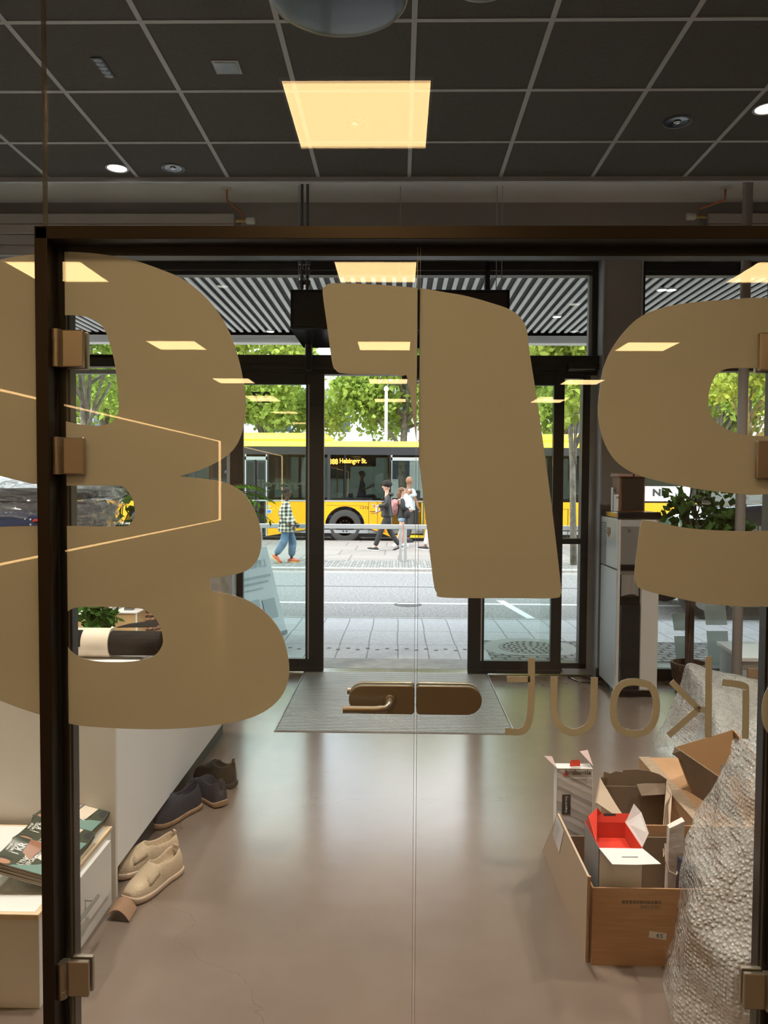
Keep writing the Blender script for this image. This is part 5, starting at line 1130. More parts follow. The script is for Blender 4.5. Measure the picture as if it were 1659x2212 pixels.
for s_i, y0 in enumerate((2.36, 2.535, 2.71)):
    n = (7, 5, 5)[s_i]; proto_m = None; hold = thing('brochure_holder', 'clear acrylic holder under the stack of magazines %s' % names_[s_i], 'holder', (-1.25, y0 + 0.1, KT), None)
    XR_ = (-1.078, -1.09, -1.105)[s_i]; M_ = mag_matrix(y0, 0, xr=XR_); hb = MB()
    def LP(x, y, z): return M_ @ Vector((x, y, z))
    hb.hexa([LP(-.004, -.006, -.004), LP(MW + .004, -.006, -.004), LP(MW + .004, MH * 1.02, -.004), LP(-.004, MH * 1.02, -.004), LP(-.004, -.006, -.001), LP(MW + .004, -.006, -.001), LP(MW + .004, MH * 1.02, -.001), LP(-.004, MH * 1.02, -.001)])
    hb.hexa([LP(-.004, -.009, -.004), LP(MW + .004, -.009, -.004), LP(MW + .004, -.006, -.004), LP(-.004, -.006, -.004), LP(-.004, -.009, .02), LP(MW + .004, -.009, .02), LP(MW + .004, -.006, .02), LP(-.004, -.006, .02)])
    obj('acrylic_tray', hb, m_glass, hold)
    f0 = LP(MW / 2, MH, -.004); obj('acrylic_foot', MB().box(f0.x - 0.002, f0.x + 0.002, y0, y0 + MW, KT + 0.001, f0.z).box(f0.x - 0.002, -1.11, y0 + 0.01, y0 + MW - 0.01, KT + 0.001, KT + 0.003), m_glass, hold)
    for k in range(n):
        topm = k == n - 1
        if proto_m is None:
            r_ = thing('magazine', '', 'magazine', (0, 0, 0)); obj('pages', mag_mesh('pages'), m_paper, r_, local=True); obj('cover', mag_mesh('cover'), m_cov, r_, local=True); proto_m = r_
        else: r_ = copy_tree(proto_m)
        r_.matrix_world = mag_matrix(y0, k, xr=XR_, jit=(0 if topm else random.uniform(-0.012, 0.012))); OFF[r_.name] = Vector((0, 0, 0))
        if topm:
            r_['label'] = 'top magazine reading LYNGBY REFORMER on the magazine stack %s' % names_[s_i]
            for nm_, poly, mm_, lift in ART: obj(nm_, area(poly, lift), mm_, r_, local=True)
            for s_, u, v, w_, mm_ in TXT:
                me = text_mesh(s_, 1, 0.0002, False, w_ * MW, None, 0.012); me.transform(Matrix.Rotation(R(-90), 4, 'X')); me.transform(T(u * MW, v * MH, 0))
                for vv in me.vertices: vv.co = bend((vv.co.x, vv.co.y, TH + 0.0008 + vv.co.z))
                o_ = bpy.data.objects.new('cover_lettering', me); finish(o_, mm_, r_, False, 0)
        else:
            r_['label'] = '%s magazine from the bottom of the magazine stack %s' % (('lowest', 'second', 'third', 'fourth', 'fifth', 'sixth')[k], names_[s_i]); r_['group'] = 'lower magazines of the stack %s' % names_[s_i]

# ---- shoes
def shoe_parts(root, L, up_m, sole_m, lin_m, hs=1.0, strap=None):
    ts = [0, .03, .08, .16, .26, .36, .45, .50, .54, .60, .68, .78, .88, .95, 1.0]
    def W(t): return 0.052 * L / .29 * (0.45 + 0.55 * min(1, t / .22) ** .6 if t < .22 else (1.0 - 0.25 * max(0, (t - .35)) / .35 if t < .7 else 0.825 - 0.05 * (t - .7) / .3) if t < .93 else .80 - 2.2 * (t - .93) ** 1.0)
    def H(t): return hs * np.interp(t, [0, .08, .26, .45, .52, .60, .75, .9, 1], [.030, .048, .062, .090, .098, .078, .070, .088, .098])
    n = 7; V = []; rows_ = []
    for t in ts:
        w, h = W(t), H(t); row = []
        if t <= .50:
            for j in range(n):
                a = math.pi / 2 * j / (n - 1); row.append((w * math.cos(a) ** .75 if j < n - 1 else 0, h * math.sin(a) ** .8))
        else:
            g = 0.62 * w * min(1, (t - .50) / .08 + .35) * (1 if t < .93 else .75)
            row = [(w, 0), (w * 1.02, h * .35), (w * .95, h * .7), (g + .007, h), (g, h - .002), (g - .003, h * .45), (0, .022)]
        rows_.append(row)
    m_ = MB(); nn = 2 * n - 1
    for i, t in enumerate(ts):
        y = (t - 0.5) * L; r = rows_[i]
        pts = [(x, z) for x, z in r] + [(-x, z) for x, z in r[-2::-1]]
        if t == 1.0: y -= 0.0
        for x, z in pts: m_.v.append(Vector((x, y - (0.006 * (z > 0.06 and t > .9)), z + 0.024)))
    for i in range(len(ts) - 1):
        for j in range(nn - 1): a = i * nn + j; m_.f.append([a, a + 1, a + 1 + nn, a + nn])
    m_.f.append(list(range(nn))); m_.f.append(list(range((len(ts) - 1) * nn, len(ts) * nn)))
    o = obj('upper', m_, up_m, root, smooth='all', local=True); sb = o.modifiers.new('s', 'SUBSURF'); sb.levels = sb.render_levels = 2
    s_ = MB(); k = 0; out = []
    tt = [i / 16 for i in range(17)]
    for zlev, ex in ((0.0, -.004), (0.004, .001), (0.016, .004), (0.026, .003), (0.030, -.002)):
        for t in tt:
            y = (t - .5) * (L + .012); lift = 0.012 * max(0, (.16 - t) / .16) ** 2 + .006 * max(0, (t - .9) / .1)
            out.append(Vector((W(min(t, .97)) + ex, y, zlev + lift)))
        for t in tt[::-1]:
            y = (t - .5) * (L + .012); lift = 0.012 * max(0, (.16 - t) / .16) ** 2 + .006 * max(0, (t - .9) / .1)
            out.append(Vector((-W(min(t, .97)) - ex, y, zlev + lift)))
    m2 = 34; s_.v = out
    for lv in range(4):
        for j in range(m2): a = lv * m2 + j; b = lv * m2 + (j + 1) % m2; s_.f.append([a, b, b + m2, a + m2])
    for lv in (0, 4):
        for j in range(16): a = lv * m2; s_.f.append([a + j, a + j + 1, a + m2 - 2 - j, a + m2 - 1 - j])
    o = obj('sole', s_, sole_m, root, smooth='all', local=True); sb = o.modifiers.new('s', 'SUBSURF'); sb.levels = sb.render_levels = 1
    obj('insole', MB().lathe((0, 0.24 * L, 0.038), [(0.03, 0), (0.0005, 0.001)], 16), lin_m, root, local=True)
    ov = MB(); 
    for (ta, tb, ex) in ((.27, .48, .0022),):
        for j in range(9):
            pass
    ns_ = 9; pts = []
    for ti in (.25, .32, .40, .47):
        w, h = W(ti) + .0005, H(ti) - .001
        for j in range(ns_):
            a = R(25) + (math.pi - R(50)) * j / (ns_ - 1); c_ = math.cos(a); pts.append(Vector((w * (abs(c_) ** .75) * (1 if c_ > 0 else -1), (ti - .5) * L, h * math.sin(a) ** .8 + .0245)))
    ov.v = pts; ov.f = [[i * ns_ + j, i * ns_ + j + 1, (i + 1) * ns_ + j + 1, (i + 1) * ns_ + j] for i in range(3) for j in range(ns_ - 1)]
    if strap: o = obj('strap_panel', ov, strap, root, smooth='all', local=True); so = o.modifiers.new('t', 'SOLIDIFY'); so.thickness = 0.002
    obj('heel_tab', MB().box(-.011, .011, .5 * L - .013, .5 * L - .004, .09 * hs + .02, .118 * hs + .012), up_m, root, local=True, bevel=.004)
m_navy = mat('navy knit', (0.020, 0.020, 0.032), 0.85, bump=(160, 0.3)); m_tan = mat('worn tan sole', (0.28, 0.17, 0.10), 0.6, vary=(25, 0.25)); m_bei = mat('beige knit', (0.50, 0.38, 0.26), 0.8, bump=(160, 0.35), vary=(12, 0.08)); m_beis = mat('beige rubber sole', (0.55, 0.40, 0.30), 0.55); m_blkl = mat('black patent leather', (0.008, 0.008, 0.009), 0.18); m_lin = mat('dark insole', (0.02, 0.018, 0.016), 0.9); m_linb = mat('tan insole', (0.20, 0.14, 0.09), 0.9)
def shoe(toe, heel, label, up_m, sole_m, lin_m, group, hs=1.0, strap=None, L=0.29):
    toe, heel = Vector(toe), Vector(heel); c = (toe + heel) / 2; d = (heel - toe); ang = math.atan2(d.y, d.x) - math.pi / 2
    r_ = thing('shoe', label, 'shoe', (c.x, c.y, c.z), group, ang); shoe_parts(r_, L, up_m, sole_m, lin_m, hs, strap); return r_
shoe((-1.01, 2.84, 0), (-0.905, 3.085, 0), 'beige slip-on shoe lying in front of its twin on the floor', m_bei, m_beis, m_linb, 'beige slip-on shoes', hs=.9, strap=m_bei)
shoe((-1.14, 3.02, 0), (-0.945, 3.22, 0), 'beige slip-on shoe with its toe pushed under the counter', m_bei, m_beis, m_linb, 'beige slip-on shoes', hs=.9, strap=m_bei)
shoe((-1.125, 3.46, 0), (-0.985, 3.72, 0), 'navy knit trainer pointing towards the camera beside the counter', m_navy, m_tan, m_lin, 'navy trainers', hs=1.1, L=.30)
shoe((-1.06, 3.92, 0), (-0.86, 3.72, 0), 'navy knit trainer turned away with its tan heel showing', m_navy, m_tan, m_lin, 'navy trainers', hs=1.1, L=.28)
shoe((-1.07, 4.06, 0), (-0.86, 3.97, 0), 'shiny black shoe standing behind the navy trainer', m_blkl, m_lin, m_lin, None, hs=1.2, L=.25)
p = G(258, 1990); cb = MB(); n = 10
xa_, xb__ = G(233, 1985).x + 0.0, G(284, 1985).x
for th_, sgn in ((0.0, 1),):
    a = [Vector((xa_ + (xb__ - xa_) * k / n, p.y - 0.01 * k / n, 0.002 + 0.042 * math.sin(math.pi * (0.12 + 0.86 * k / n)) ** 0.8)) for k in range(n + 1)]
    b = [v + Vector((0.0, 0.085, 0.004)) for v in a]; dn__ = [v - Vector((0, 0, 0.004)) for v in a]; dn2 = [v - Vector((0, 0, 0.004)) for v in b]
    cb.add(a + b + dn__ + dn2, [(k, k + 1, n + 2 + k, n + 1 + k) for k in range(n)] + [(2 * n + 2 + k, 2 * n + 3 + k, 3 * n + 4 + k, 3 * n + 3 + k) for k in range(n)] + [(k, k + 1, 2 * n + 3 + k, 2 * n + 2 + k) for k in range(n)] + [(n + 1 + k, n + 2 + k, 3 * n + 4 + k, 3 * n + 3 + k) for k in range(n)])
tag(obj('cardboard_scrap', cb, mat('brown folded card', (0.30, 0.17, 0.10), 0.7), smooth=True), 'small curled brown cardboard piece on the floor by the drawer cabinet', 'cardboard')

# ---- things on the counter
ym = 3.2; mz = CT + 0.0625
a, b, c = U(152, 1393, ym), U(243, 1393, ym), U(350, 1393, ym)
t = thing('yoga_mat', 'rolled black yoga mat with a pale paper sleeve lying on the counter', 'yoga mat', ((a.x + c.x) / 2, ym, CT))
rr = 0.061
obj('paper_sleeve', MB().lathe((a.x, ym, mz), [(rr - .03, 0.002), (rr - .006, 0), (rr, .006), (rr, b.x - a.x), (rr - .003, b.x - a.x)], 40, 'x'), mat('cream paper sleeve', (0.62, 0.52, 0.40), 0.55), t, smooth=True)
sp_ = MB(); ns = 72; pts = []
for k in range(ns + 1):
    th = k / ns * 2 * math.pi * 3.6; r = 0.014 + (rr - 0.006 - 0.014) * k / ns; pts.append((r * math.cos(th + 0.4), r * math.sin(th + 0.4)))
xx0, xx1 = a.x + 0.008, c.x
inn = [(x * (1 - .004 / max(.01, math.hypot(x, z))), z * (1 - .004 / max(.01, math.hypot(x, z)))) for x, z in pts]
for i in range(ns):
    q = [pts[i], pts[i + 1], inn[i + 1], inn[i]]; sp_.add([(xx0, ym + y, mz + z) for y, z in q] + [(xx1, ym + y, mz + z) for y, z in q], [(0, 1, 2, 3), (7, 6, 5, 4), (0, 4, 5, 1), (1, 5, 6, 2), (2, 6, 7, 3), (3, 7, 4, 0)])
m_mat = mat('black ribbed rubber', (0.008, 0.007, 0.007), 0.75, bump=(70, 0.35), spec=0.15); obj('mat_roll', sp_, m_mat, t)
obj('loose_flap', MB().sheet([(b.x + 0.01, ym + 0.02, mz + rr - .002), (c.x - 0.03, ym + 0.02, mz + rr + 0.002), (c.x - 0.025, ym + 0.075, mz + rr + 0.022), (b.x + 0.05, ym + 0.06, mz + rr + 0.006)], .003), m_mat, t)
n = 16; lb = MB()
la, lb1 = U(157, 1393, ym).x, U(186, 1393, ym).x
vs = []
for k in range(n + 1):
    th = R(112) + R(74) * k / n; vs += [(la, ym + (rr + .0006) * math.cos(th + R(0)), mz + (rr + .0006) * math.sin(th)), (lb1, ym + (rr + .0006) * math.cos(th), mz + (rr + .0006) * math.sin(th))]
lb.add(vs, [(2 * k, 2 * k + 1, 2 * k + 3, 2 * k + 2) for k in range(n)]); obj('sleeve_label', lb, m_mat, t)
obj('sleeve_text', MB().box(la + .002, la + .03, ym - rr * math.cos(R(33)) - .001, ym - rr * math.cos(R(33)) - .0004, mz - rr * .60, mz - rr * .53), m_printd, t)
m_bam = mat('bamboo veneer', (0.50, 0.33, 0.16), 0.5, vary=(4, 0.12)); yb2 = 3.5
def bbox(px0, px1, py, y, d, label):
    p, q = U(px0, py, y), U(px1, py, y); t = thing('bamboo_box', label, 'box', ((p.x + q.x) / 2, y + d / 2, CT))
    obj('box_body', MB().box(p.x, q.x, y, y + d, CT, p.z), m_bam, t, bevel=.002); obj('box_top', MB().box(p.x - .003, q.x + .003, y - .003, y + d, p.z, p.z + .006), m_white, t, bevel=.001); obj('box_edge', MB().box(q.x - .006, q.x + .001, y - .002, y, CT, p.z), m_white, t); return p, q
p1_, q1_ = bbox(120, 184, 1334, 3.55, .18, 'bamboo box with a glass on top, beside the frame on the counter')
p2_, q2_ = bbox(245, 296, 1325, 3.55, .18, 'bamboo box with a glass on top, next to the wicker basket')
m_glassobj = glass('drinking glass', tint=(0.88, 0.9, 0.9))
for (px, p, la) in ((157, p1_, 'small drinking glass on the bamboo box by the frame'), (276, p2_, 'larger drinking glass on the bamboo box by the basket')):
    x = U(px, 1330, 3.6).x; z = p.z + .0065; t = thing('drinking_glass', la, 'glass', (x, 3.62, z))
    r = .017 if px < 200 else .024
    obj('glass_cup', MB().lathe((x, 3.62, z), [(.0005, 0), (r, 0), (r * 1.1, .09), (r * 1.1 - .003, .09), (r - .003, .008), (.0005, .008)], 24), m_glassobj, t, smooth=True)
    obj('base', MB().lathe((x, 3.62, z), [(r - .001, .001), (r - .001, .008), (.0005, .008)], 20), m_steel, t)
# ivy plant
m_ivy = leafmat('ivy leaf', (0.06, 0.14, 0.03), 0.2); px_ = U(214, 1330, 3.45).x
t = thing('ivy_plant', 'small bushy dark green ivy in a pot behind the yoga mat', 'plant', (px_, 3.45, CT))
obj('pot', MB().lathe((px_, 3.45, CT), [(.0005, 0), (.035, 0), (.045, .07), (.041, .07), (.036, .06), (.0005, .058)], 24), mat('terracotta', (0.25, 0.14, 0.09), .8), t, smooth=True)
cs = [(px_ + random.uniform(-.07, .07), 3.43 + random.uniform(-.06, .05), CT + random.uniform(.07, .24), .035) for _ in range(16)]
sv = MB(); 
for c_ in cs: sv.tube([(px_, 3.45, CT + .06), (c_[0], c_[1], c_[2])], .0015, 4)
obj('stems', sv, m_fstem, t); leaves('foliage', cs, 170, .05, m_ivy, t, 3)
# wicker basket
bx = U(316, 1340, 3.75).x
def wick(nt, b):
    tcx = nt.nodes.new('ShaderNodeTexCoord'); wv = nt.nodes.new('ShaderNodeTexWave'); wv.inputs['Scale'].default_value = 14; wv.bands_direction = 'Z'; wv.inputs['Distortion'].default_value = 3; wv.inputs['Detail Scale'].default_value = 14
    rp = nt.nodes.new('ShaderNodeValToRGB'); rp.color_ramp.elements[0].color = (0.06, 0.03, 0.02, 1); rp.color_ramp.elements[1].color = (0.50, 0.30, 0.19, 1); rp.color_ramp.elements[0].position = .3
    nt.links.new(tcx.outputs['Object'], wv.inputs[0]); nt.links.new(wv.outputs['Fac'], rp.inputs[0]); nt.links.new(rp.outputs[0], b.inputs['Base Color']); b.inputs['Roughness'].default_value = .8
t = thing('wicker_basket', 'round light wicker basket at the end of the row on the counter', 'basket', (bx, 3.75, CT))
bk = MB(); nz, na = 16, 40
for i in range(nz + 1):
    for k in range(na):
        a = 2 * math.pi * k / na; r = .075 + .012 * i / nz + .003 * math.cos(math.pi * (k + i)); bk.v.append(Vector((bx + r * math.cos(a), 3.75 + r * math.sin(a), CT + .26 * i / nz)))
for i in range(nz):
    for k in range(na): a = i * na + k; b_ = i * na + (k + 1) % na; bk.f.append([a, b_, b_ + na, a + na])
o = obj('woven_wall', bk, nmat('light wicker', wick), t); o.modifiers.new('s', 'SOLIDIFY').thickness = .004
obj('basket_base', MB().lathe((bx, 3.75, CT), [(.074, 0), (.074, .005), (.0005, .005)], 30), m_oak, t)
obj('rim', MB().lathe((bx, 3.75, CT + .26), [(.083, 0), (.093, 0), (.093, .012), (.083, .012)], 40), m_oak, t, smooth=True)

# ---- shelf with plastic-wrapped clothes behind the counter
sx0, sx1, sy0, sy1, sz = -2.75, -1.52, 4.05, 4.6, 1.30
t = thing('display_shelf', 'tall pale shelf unit behind the counter carrying wrapped clothes', 'shelf', (-2.1, 4.3, CT))
for z in (CT + .02, 1.08, sz - .02): obj('shelf_board', MB().box(sx0, sx1, sy0, sy1, z - .01, z + .02), m_cab, t)
for x in (sx0, sx1 - .02): obj('side_panel', MB().box(x, x + .02, sy0, sy1, CT, sz), m_cab, t)
obj('back_panel', MB().box(sx0, sx1, sy1 - .01, sy1, CT, sz), mat('pink grey board', (0.55, 0.46, 0.42), .7), t)
m_dcloth = mat('dark folded cloth', (0.03, 0.03, 0.034), .9); m_poly = glass('crinkled clear plastic', tint=(0.90, 0.91, 0.92), ior=1.38, rough=0.07, opacity=0.06, ocol=(.8, .8, .82))
nt = m_poly.node_tree; nz_ = nt.nodes.new('ShaderNodeTexNoise'); nz_.inputs['Scale'].default_value = 30; nz_.inputs['Detail'].default_value = 7; nz_.inputs['Distortion'].default_value = 1.5; bu = nt.nodes.new('ShaderNodeBump'); bu.inputs['Strength'].default_value = 1; bu.inputs['Distance'].default_value = .12
nt.links.new(nz_.outputs['Fac'], bu.inputs['Height'])
for nd in nt.nodes:
    if nd.type in ('BSDF_GLOSSY', 'FRESNEL'): nt.links.new(bu.outputs[0], nd.inputs['Normal'])
def blob(c, r, amp, seed, seg=40, rings=24, sq=1.0, crease=0.0):
    m_ = MB().ball((0, 0, 0), 1, seg, rings); out = []
    for v in m_.v:
        q = Vector((math.copysign(abs(v.x) ** sq, v.x), math.copysign(abs(v.y) ** sq, v.y), math.copysign(abs(v.z) ** sq, v.z)))
        n_ = noise.noise(v * 2.2 + Vector((seed, 0, 0))) + .5 * noise.noise(v * 5 + Vector((0, seed, 0))) + crease * (noise.noise(v * 11) + .6 * noise.noise(v * 23))
        q = q * (1 + amp * n_); out.append(Vector((c[0] + q.x * r[0], c[1] + q.y * r[1], c[2] + q.z * r[2])))
    m_.v = out; return m_
gs = [((-2.07, 4.3, sz + .055), (.38, .22, .045), m_dcloth, 'folded dark garment at the bottom of the wrapped pile'), ((-2.06, 4.3, sz + .145), (.37, .21, .045), mat('grey cloth', (0.07, 0.07, 0.075), .9), 'folded grey garment in the middle of the wrapped pile'), ((-2.05, 4.3, sz + .225), (.34, .2, .035), m_dcloth, 'folded black garment on top of the wrapped pile')]
for c, r, mm_, la in gs: tag(obj('folded_garment', blob(c, r, .10, c[2] * 9, sq=.6), mm_, smooth='all'), la, 'clothing')
def dotty(nt, b):
    t_ = nt.nodes.new('ShaderNodeTexCoord'); v_ = nt.nodes.new('ShaderNodeTexVoronoi'); v_.inputs['Scale'].default_value = 34; v_.inputs['Randomness'].default_value = .15; c_ = nt.nodes.new('ShaderNodeMath'); c_.operation = 'LESS_THAN'; c_.inputs[1].default_value = .16
    m_ = nt.nodes.new('ShaderNodeMixRGB'); m_.inputs[1].default_value = (.015, .025, .07, 1); m_.inputs[2].default_value = (.6, .6, .62, 1)
    nt.links.new(t_.outputs['Object'], v_.inputs['Vector']); nt.links.new(v_.outputs['Distance'], c_.inputs[0]); nt.links.new(c_.outputs[0], m_.inputs[0]); nt.links.new(m_.outputs[0], b.inputs['Base Color']); b.inputs['Roughness'].default_value = .9
t = thing('spotted_garment', 'navy garment with small white dots and red edging in the wrapped pile', 'clothing', (-2.05, 4.0, sz + .04))
obj('cloth_body', blob((-2.05, 4.09, sz + .07), (.19, .1, .07), .12, 3, sq=.75), nmat('navy dotted cloth', dotty), t, smooth='all')
obj('red_edging', MB().tube([(-1.90 + .05 * math.cos(a), 4.01, sz + .045 + .05 * math.sin(a)) for a in [i * math.pi / 9 - .6 for i in range(14)]], .007, 8), mat('red trim', (0.45, 0.02, 0.02), .7), t, smooth=True)
for c, r, sd__, la in (((-2.06, 4.3, sz + .15), (.46, .28, .15), 21, 'crinkled clear plastic cover over the folded clothes pile'), ((-1.72, 4.2, sz + .09), (.13, .15, .10), 33, 'crumpled clear plastic bag end hanging at the side of the pile')):
    o = obj('plastic_cover', blob(c, r, .20, sd__, 130, 80, .7, .45), m_poly, smooth='all'); tag(o, la, 'plastic cover')
# ---- plants in the side window
m_palm = leafmat('palm leaf', (0.10, 0.26, 0.03), .35)
def palm(c, n, Lf, label, pot_h):
    t = thing('potted_palm', label, 'plant', c); rng = random.Random(8); top = Vector(c) + Vector((0, 0, pot_h))
    obj('pot', MB().lathe(c, [(.0005, 0), (.11, 0), (.14, .28), (.13, .28), (.12, .24), (.0005, .24)], 28), m_white, t, smooth=True)
    sm = MB().tube([Vector(c) + Vector((0, 0, .2)), top], [.03, .022], 8); lf = MB()
    for i in range(n):
        a = 2 * math.pi * i / n + rng.uniform(-.2, .2); el = rng.uniform(.15, .9); d = Vector((math.cos(a), math.sin(a), 0)); pts = []
        for k in range(9):
            s_ = k / 8; pts.append(top + d * Lf * s_ * math.cos(el * .8) + Vector((0, 0, Lf * (math.sin(el) * s_ - .55 * s_ * s_))))
        sm.tube(pts, [.006 - .0005 * k for k in range(9)], 5)
        for k in range(1, 9):
            for q in (0, .5):
                p = pts[k - 1].lerp(pts[k], q); dr = (pts[k] - pts[k - 1]).normalized(); sd__ = dr.cross(Vector((0, 0, 1))).normalized(); ll = .20 * (1 - .45 * (k + q) / 9)
                for sg in (-1, 1):
                    tip = p + (sd__ * sg * .85 + dr * .55 + Vector((0, 0, -.25))).normalized() * ll; wv_ = dr * .014; mid = p.lerp(tip, .45)
                    lf.add([p, mid + wv_, tip, mid - wv_], [(0, 1, 2, 3)])
    obj('stem', sm, m_fstem, t, smooth=True); obj('fronds', lf, m_palm, t); return t
palm((-1.45, 5.6, 0), 16, .62, 'feathery green palm by the window behind the big letter', 1.42)
px_ = U(264, 1100, 5.2).x
t = thing('potted_ficus', 'small leafy ficus plant beside the wrapped clothes at the side window', 'plant', (px_, 5.2, 0))
obj('pot', MB().lathe((px_, 5.2, 0), [(.0005, 0), (.12, 0), (.15, .3), (.14, .3), (.13, .26), (.0005, .26)], 28), m_white, t, smooth=True)
sv = MB().tube([(px_, 5.2, .25), (px_ + .01, 5.2, .8), (px_, 5.2, 1.3)], [.018, .015, .008], 8); cs = []
for k in range(12):
    a = k * 2.4; c_ = Vector((px_ + .17 * math.cos(a) * random.random() ** .5, 5.2 + .15 * math.sin(a), 1.08 + .042 * k)); sv.tube([(px_, 5.2, c_.z - .12), c_], .003, 4); cs.append((*c_, .07))
obj('stems', sv, m_fstem, t); leaves('foliage', cs, 80, .095, m_fleaf, t, 17)

# ================================================================== PACKAGING HEAP
def kraft(nt, b):
    t_ = nt.nodes.new('ShaderNodeTexCoord'); n1 = nt.nodes.new('ShaderNodeTexNoise'); n1.inputs['Scale'].default_value = 9; n1.inputs['Detail'].default_value = 7; mp = nt.nodes.new('ShaderNodeMapping'); mp.inputs['Scale'].default_value = (1, 1, 12)
    r_ = nt.nodes.new('ShaderNodeValToRGB'); r_.color_ramp.elements[0].color = (.38, .205, .10, 1); r_.color_ramp.elements[1].color = (.46, .255, .13, 1); r_.color_ramp.elements[0].position = .3; r_.color_ramp.elements[1].position = .7
    nt.links.new(t_.outputs['Object'], mp.inputs[0]); nt.links.new(mp.outputs[0], n1.inputs[0]); nt.links.new(n1.outputs['Fac'], r_.inputs[0]); nt.links.new(r_.outputs[0], b.inputs['Base Color']); b.inputs['Roughness'].default_value = .8
m_kr = nmat('kraft cardboard', kraft); m_kr2 = mat('pale cardboard edge', (0.46, 0.34, 0.25), .8); m_krd = mat('brown inner cardboard', (0.17, 0.115, 0.075), .85, vary=(8, .1)); m_wb = mat('white coated board', (0.66, 0.62, 0.61), .45); m_red = mat('red printed board', (0.62, 0.03, 0.015), .5); m_gb = mat('grey blue glossy board', (0.20, 0.22, 0.24), .25)
def face_text(s, c, w, h, m_, parent, normal='front', rot=0, name='lettering', bold=0):
    me = text_mesh(s, 1, .0004, False, w, h, bold); me.transform(Matrix.Rotation(rot, 4, 'Y')); me.transform(T(*c)); return mesh_obj(name, me, m_, parent)
def open_box(parent, x0, x1, y0, y1, z0, z1, th, mo, mi=None, nm='wall_panel'):
    obj('front_panel', MB().box(x0, x1, y0, y0 + th, z0, z1), mo, parent); obj('back_panel', MB().box(x0, x1, y1 - th, y1, z0, z1), mi or mo, parent)
    obj('side_panel', MB().box(x0, x0 + th, y0 + th, y1 - th, z0, z1), mo, parent); obj('side_panel', MB().box(x1 - th, x1, y0 + th, y1 - th, z0, z1), mi or mo, parent); obj('bottom_panel', MB().box(x0 + th, x1 - th, y0 + th, y1 - th, z0, z0 + th), mi or mo, parent)
# A: the large brown carton in front
a = G(1277, 2085); ax0, ay0 = a.x, a.y; az = U(1292, 1918, ay0).z; ax1, ay1 = ax0 + .40, ay0 + .38
t = thing('cardboard_carton', 'large open brown carton in front of the heap with an S9 sticker', 'carton', ((ax0 + ax1) / 2, (ay0 + ay1) / 2, 0))
open_box(t, ax0, ax1, ay0, ay1, 0, az, .006, m_kr, m_krd)
obj('side_flap', MB().board([(ax0, ay0 + .01, az), (ax0, ay1, az), (ax0 - .012, ay1 - .03, az + .0), (ax0 - .012, ay0 + .02, az - .0)], .004), m_kr2, t) if False else None
tp = U(1425, 2021, ay0); face_text('S9', (tp.x, ay0 - .0012, tp.z), .022, .014, m_printd, t, rot=R(180 + 10))
lb = U(1421, 2020, ay0); me = MB().board([(lb.x - .028, ay0 - .0004, lb.z + .014), (lb.x + .029, ay0 - .0004, lb.z + .006), (lb.x + .027, ay0 - .0004, lb.z - .016), (lb.x - .030, ay0 - .0004, lb.z - .008)], .0004); obj('sticker', me, m_wb, t)
tp = U(1386, 1949, ay0); face_text('全置手柄码桶底部重度量', (tp.x, ay0 - .0006, tp.z), .13, .012, m_printd, t, rot=R(180)); tp = U(1405, 1959, ay0); face_text('YSK321C8HB', (tp.x, ay0 - .0006, tp.z), .066, .009, m_printd, t, rot=R(180))
# leaning flattened carton on its left side
q = [Vector((ax0 - .008, ay0 + .02, 0)), Vector((ax0 - .004, 3.33, 0)), UX(1208, 1757, .600), UX(1275, 1893, .600)]
q[2] = U(1208, 1757, 2.93); q[3] = U(1274, 1893, 2.45)
t = thing('flattened_carton', 'flattened pale brown carton leaning outwards against the large carton', 'carton', (ax0 - .02, 2.9, 0))
obj('carton_panel', MB().sheet(q, -.007), m_kr2, t)
mid = q[0].lerp(q[3], .45); obj('fold_edge', MB().tube([q[0], mid + Vector((-.003, 0, 0)), q[3]], .004, 6), m_kr, t)
def onq(u, v, off=.0): return q[0].lerp(q[1], u).lerp(q[3].lerp(q[2], u), v)
nq = (q[1] - q[0]).cross(q[3] - q[0]).normalized(); sg = .0012 if nq.x < 0 else .0012
lf_ = nq * (.002 if (nq.x < 0) else -.009)
obj('paper_label', MB().board([onq(.98, .97) + lf_, onq(.72, .95) + lf_, onq(.70, .55) + lf_, onq(.93, .60) + lf_], .0008), m_wb, t)
for k in range(5): obj('label_print', MB().board([onq(.94, .90 - .06 * k) + lf_ * 1.5, onq(.80, .89 - .06 * k) + lf_ * 1.5, onq(.80, .88 - .06 * k) + lf_ * 1.5, onq(.94, .89 - .06 * k) + lf_ * 1.5], .0004), m_printd, t)
# white and red box inside carton A
wy0 = ay0 + .03; p, q_ = U(1294, 1832, wy0), U(1389, 1832, wy0); wz = p.z; wx0, wx1 = p.x, q_.x; wy1 = wy0 + .20; zb_in = .007
t = thing('red_lined_box', 'white box with bright red lining and open flaps inside the large carton', 'box', ((wx0 + wx1) / 2, (wy0 + wy1) / 2, zb_in))
obj('front_panel', MB().box(wx0, wx1, wy0, wy0 + .002, zb_in, wz), m_wb, t); obj('back_panel', MB().box(wx0, wx1, wy1 - .002, wy1, zb_in, wz), m_red, t)
obj('side_panel', MB().box(wx0, wx0 + .002, wy0, wy1, zb_in, wz), m_gb, t); obj('side_panel', MB().box(wx1 - .002, wx1, wy0, wy1, zb_in, wz), m_red, t); obj('bottom_panel', MB().box(wx0, wx1, wy0, wy1, zb_in, zb_in + .002), m_red, t)
obj('inner_tray', MB().box(wx0 + .004, wx1 - .004, wy0 + .004, wy1 - .004, wz - .06, wz - .055), m_red, t)
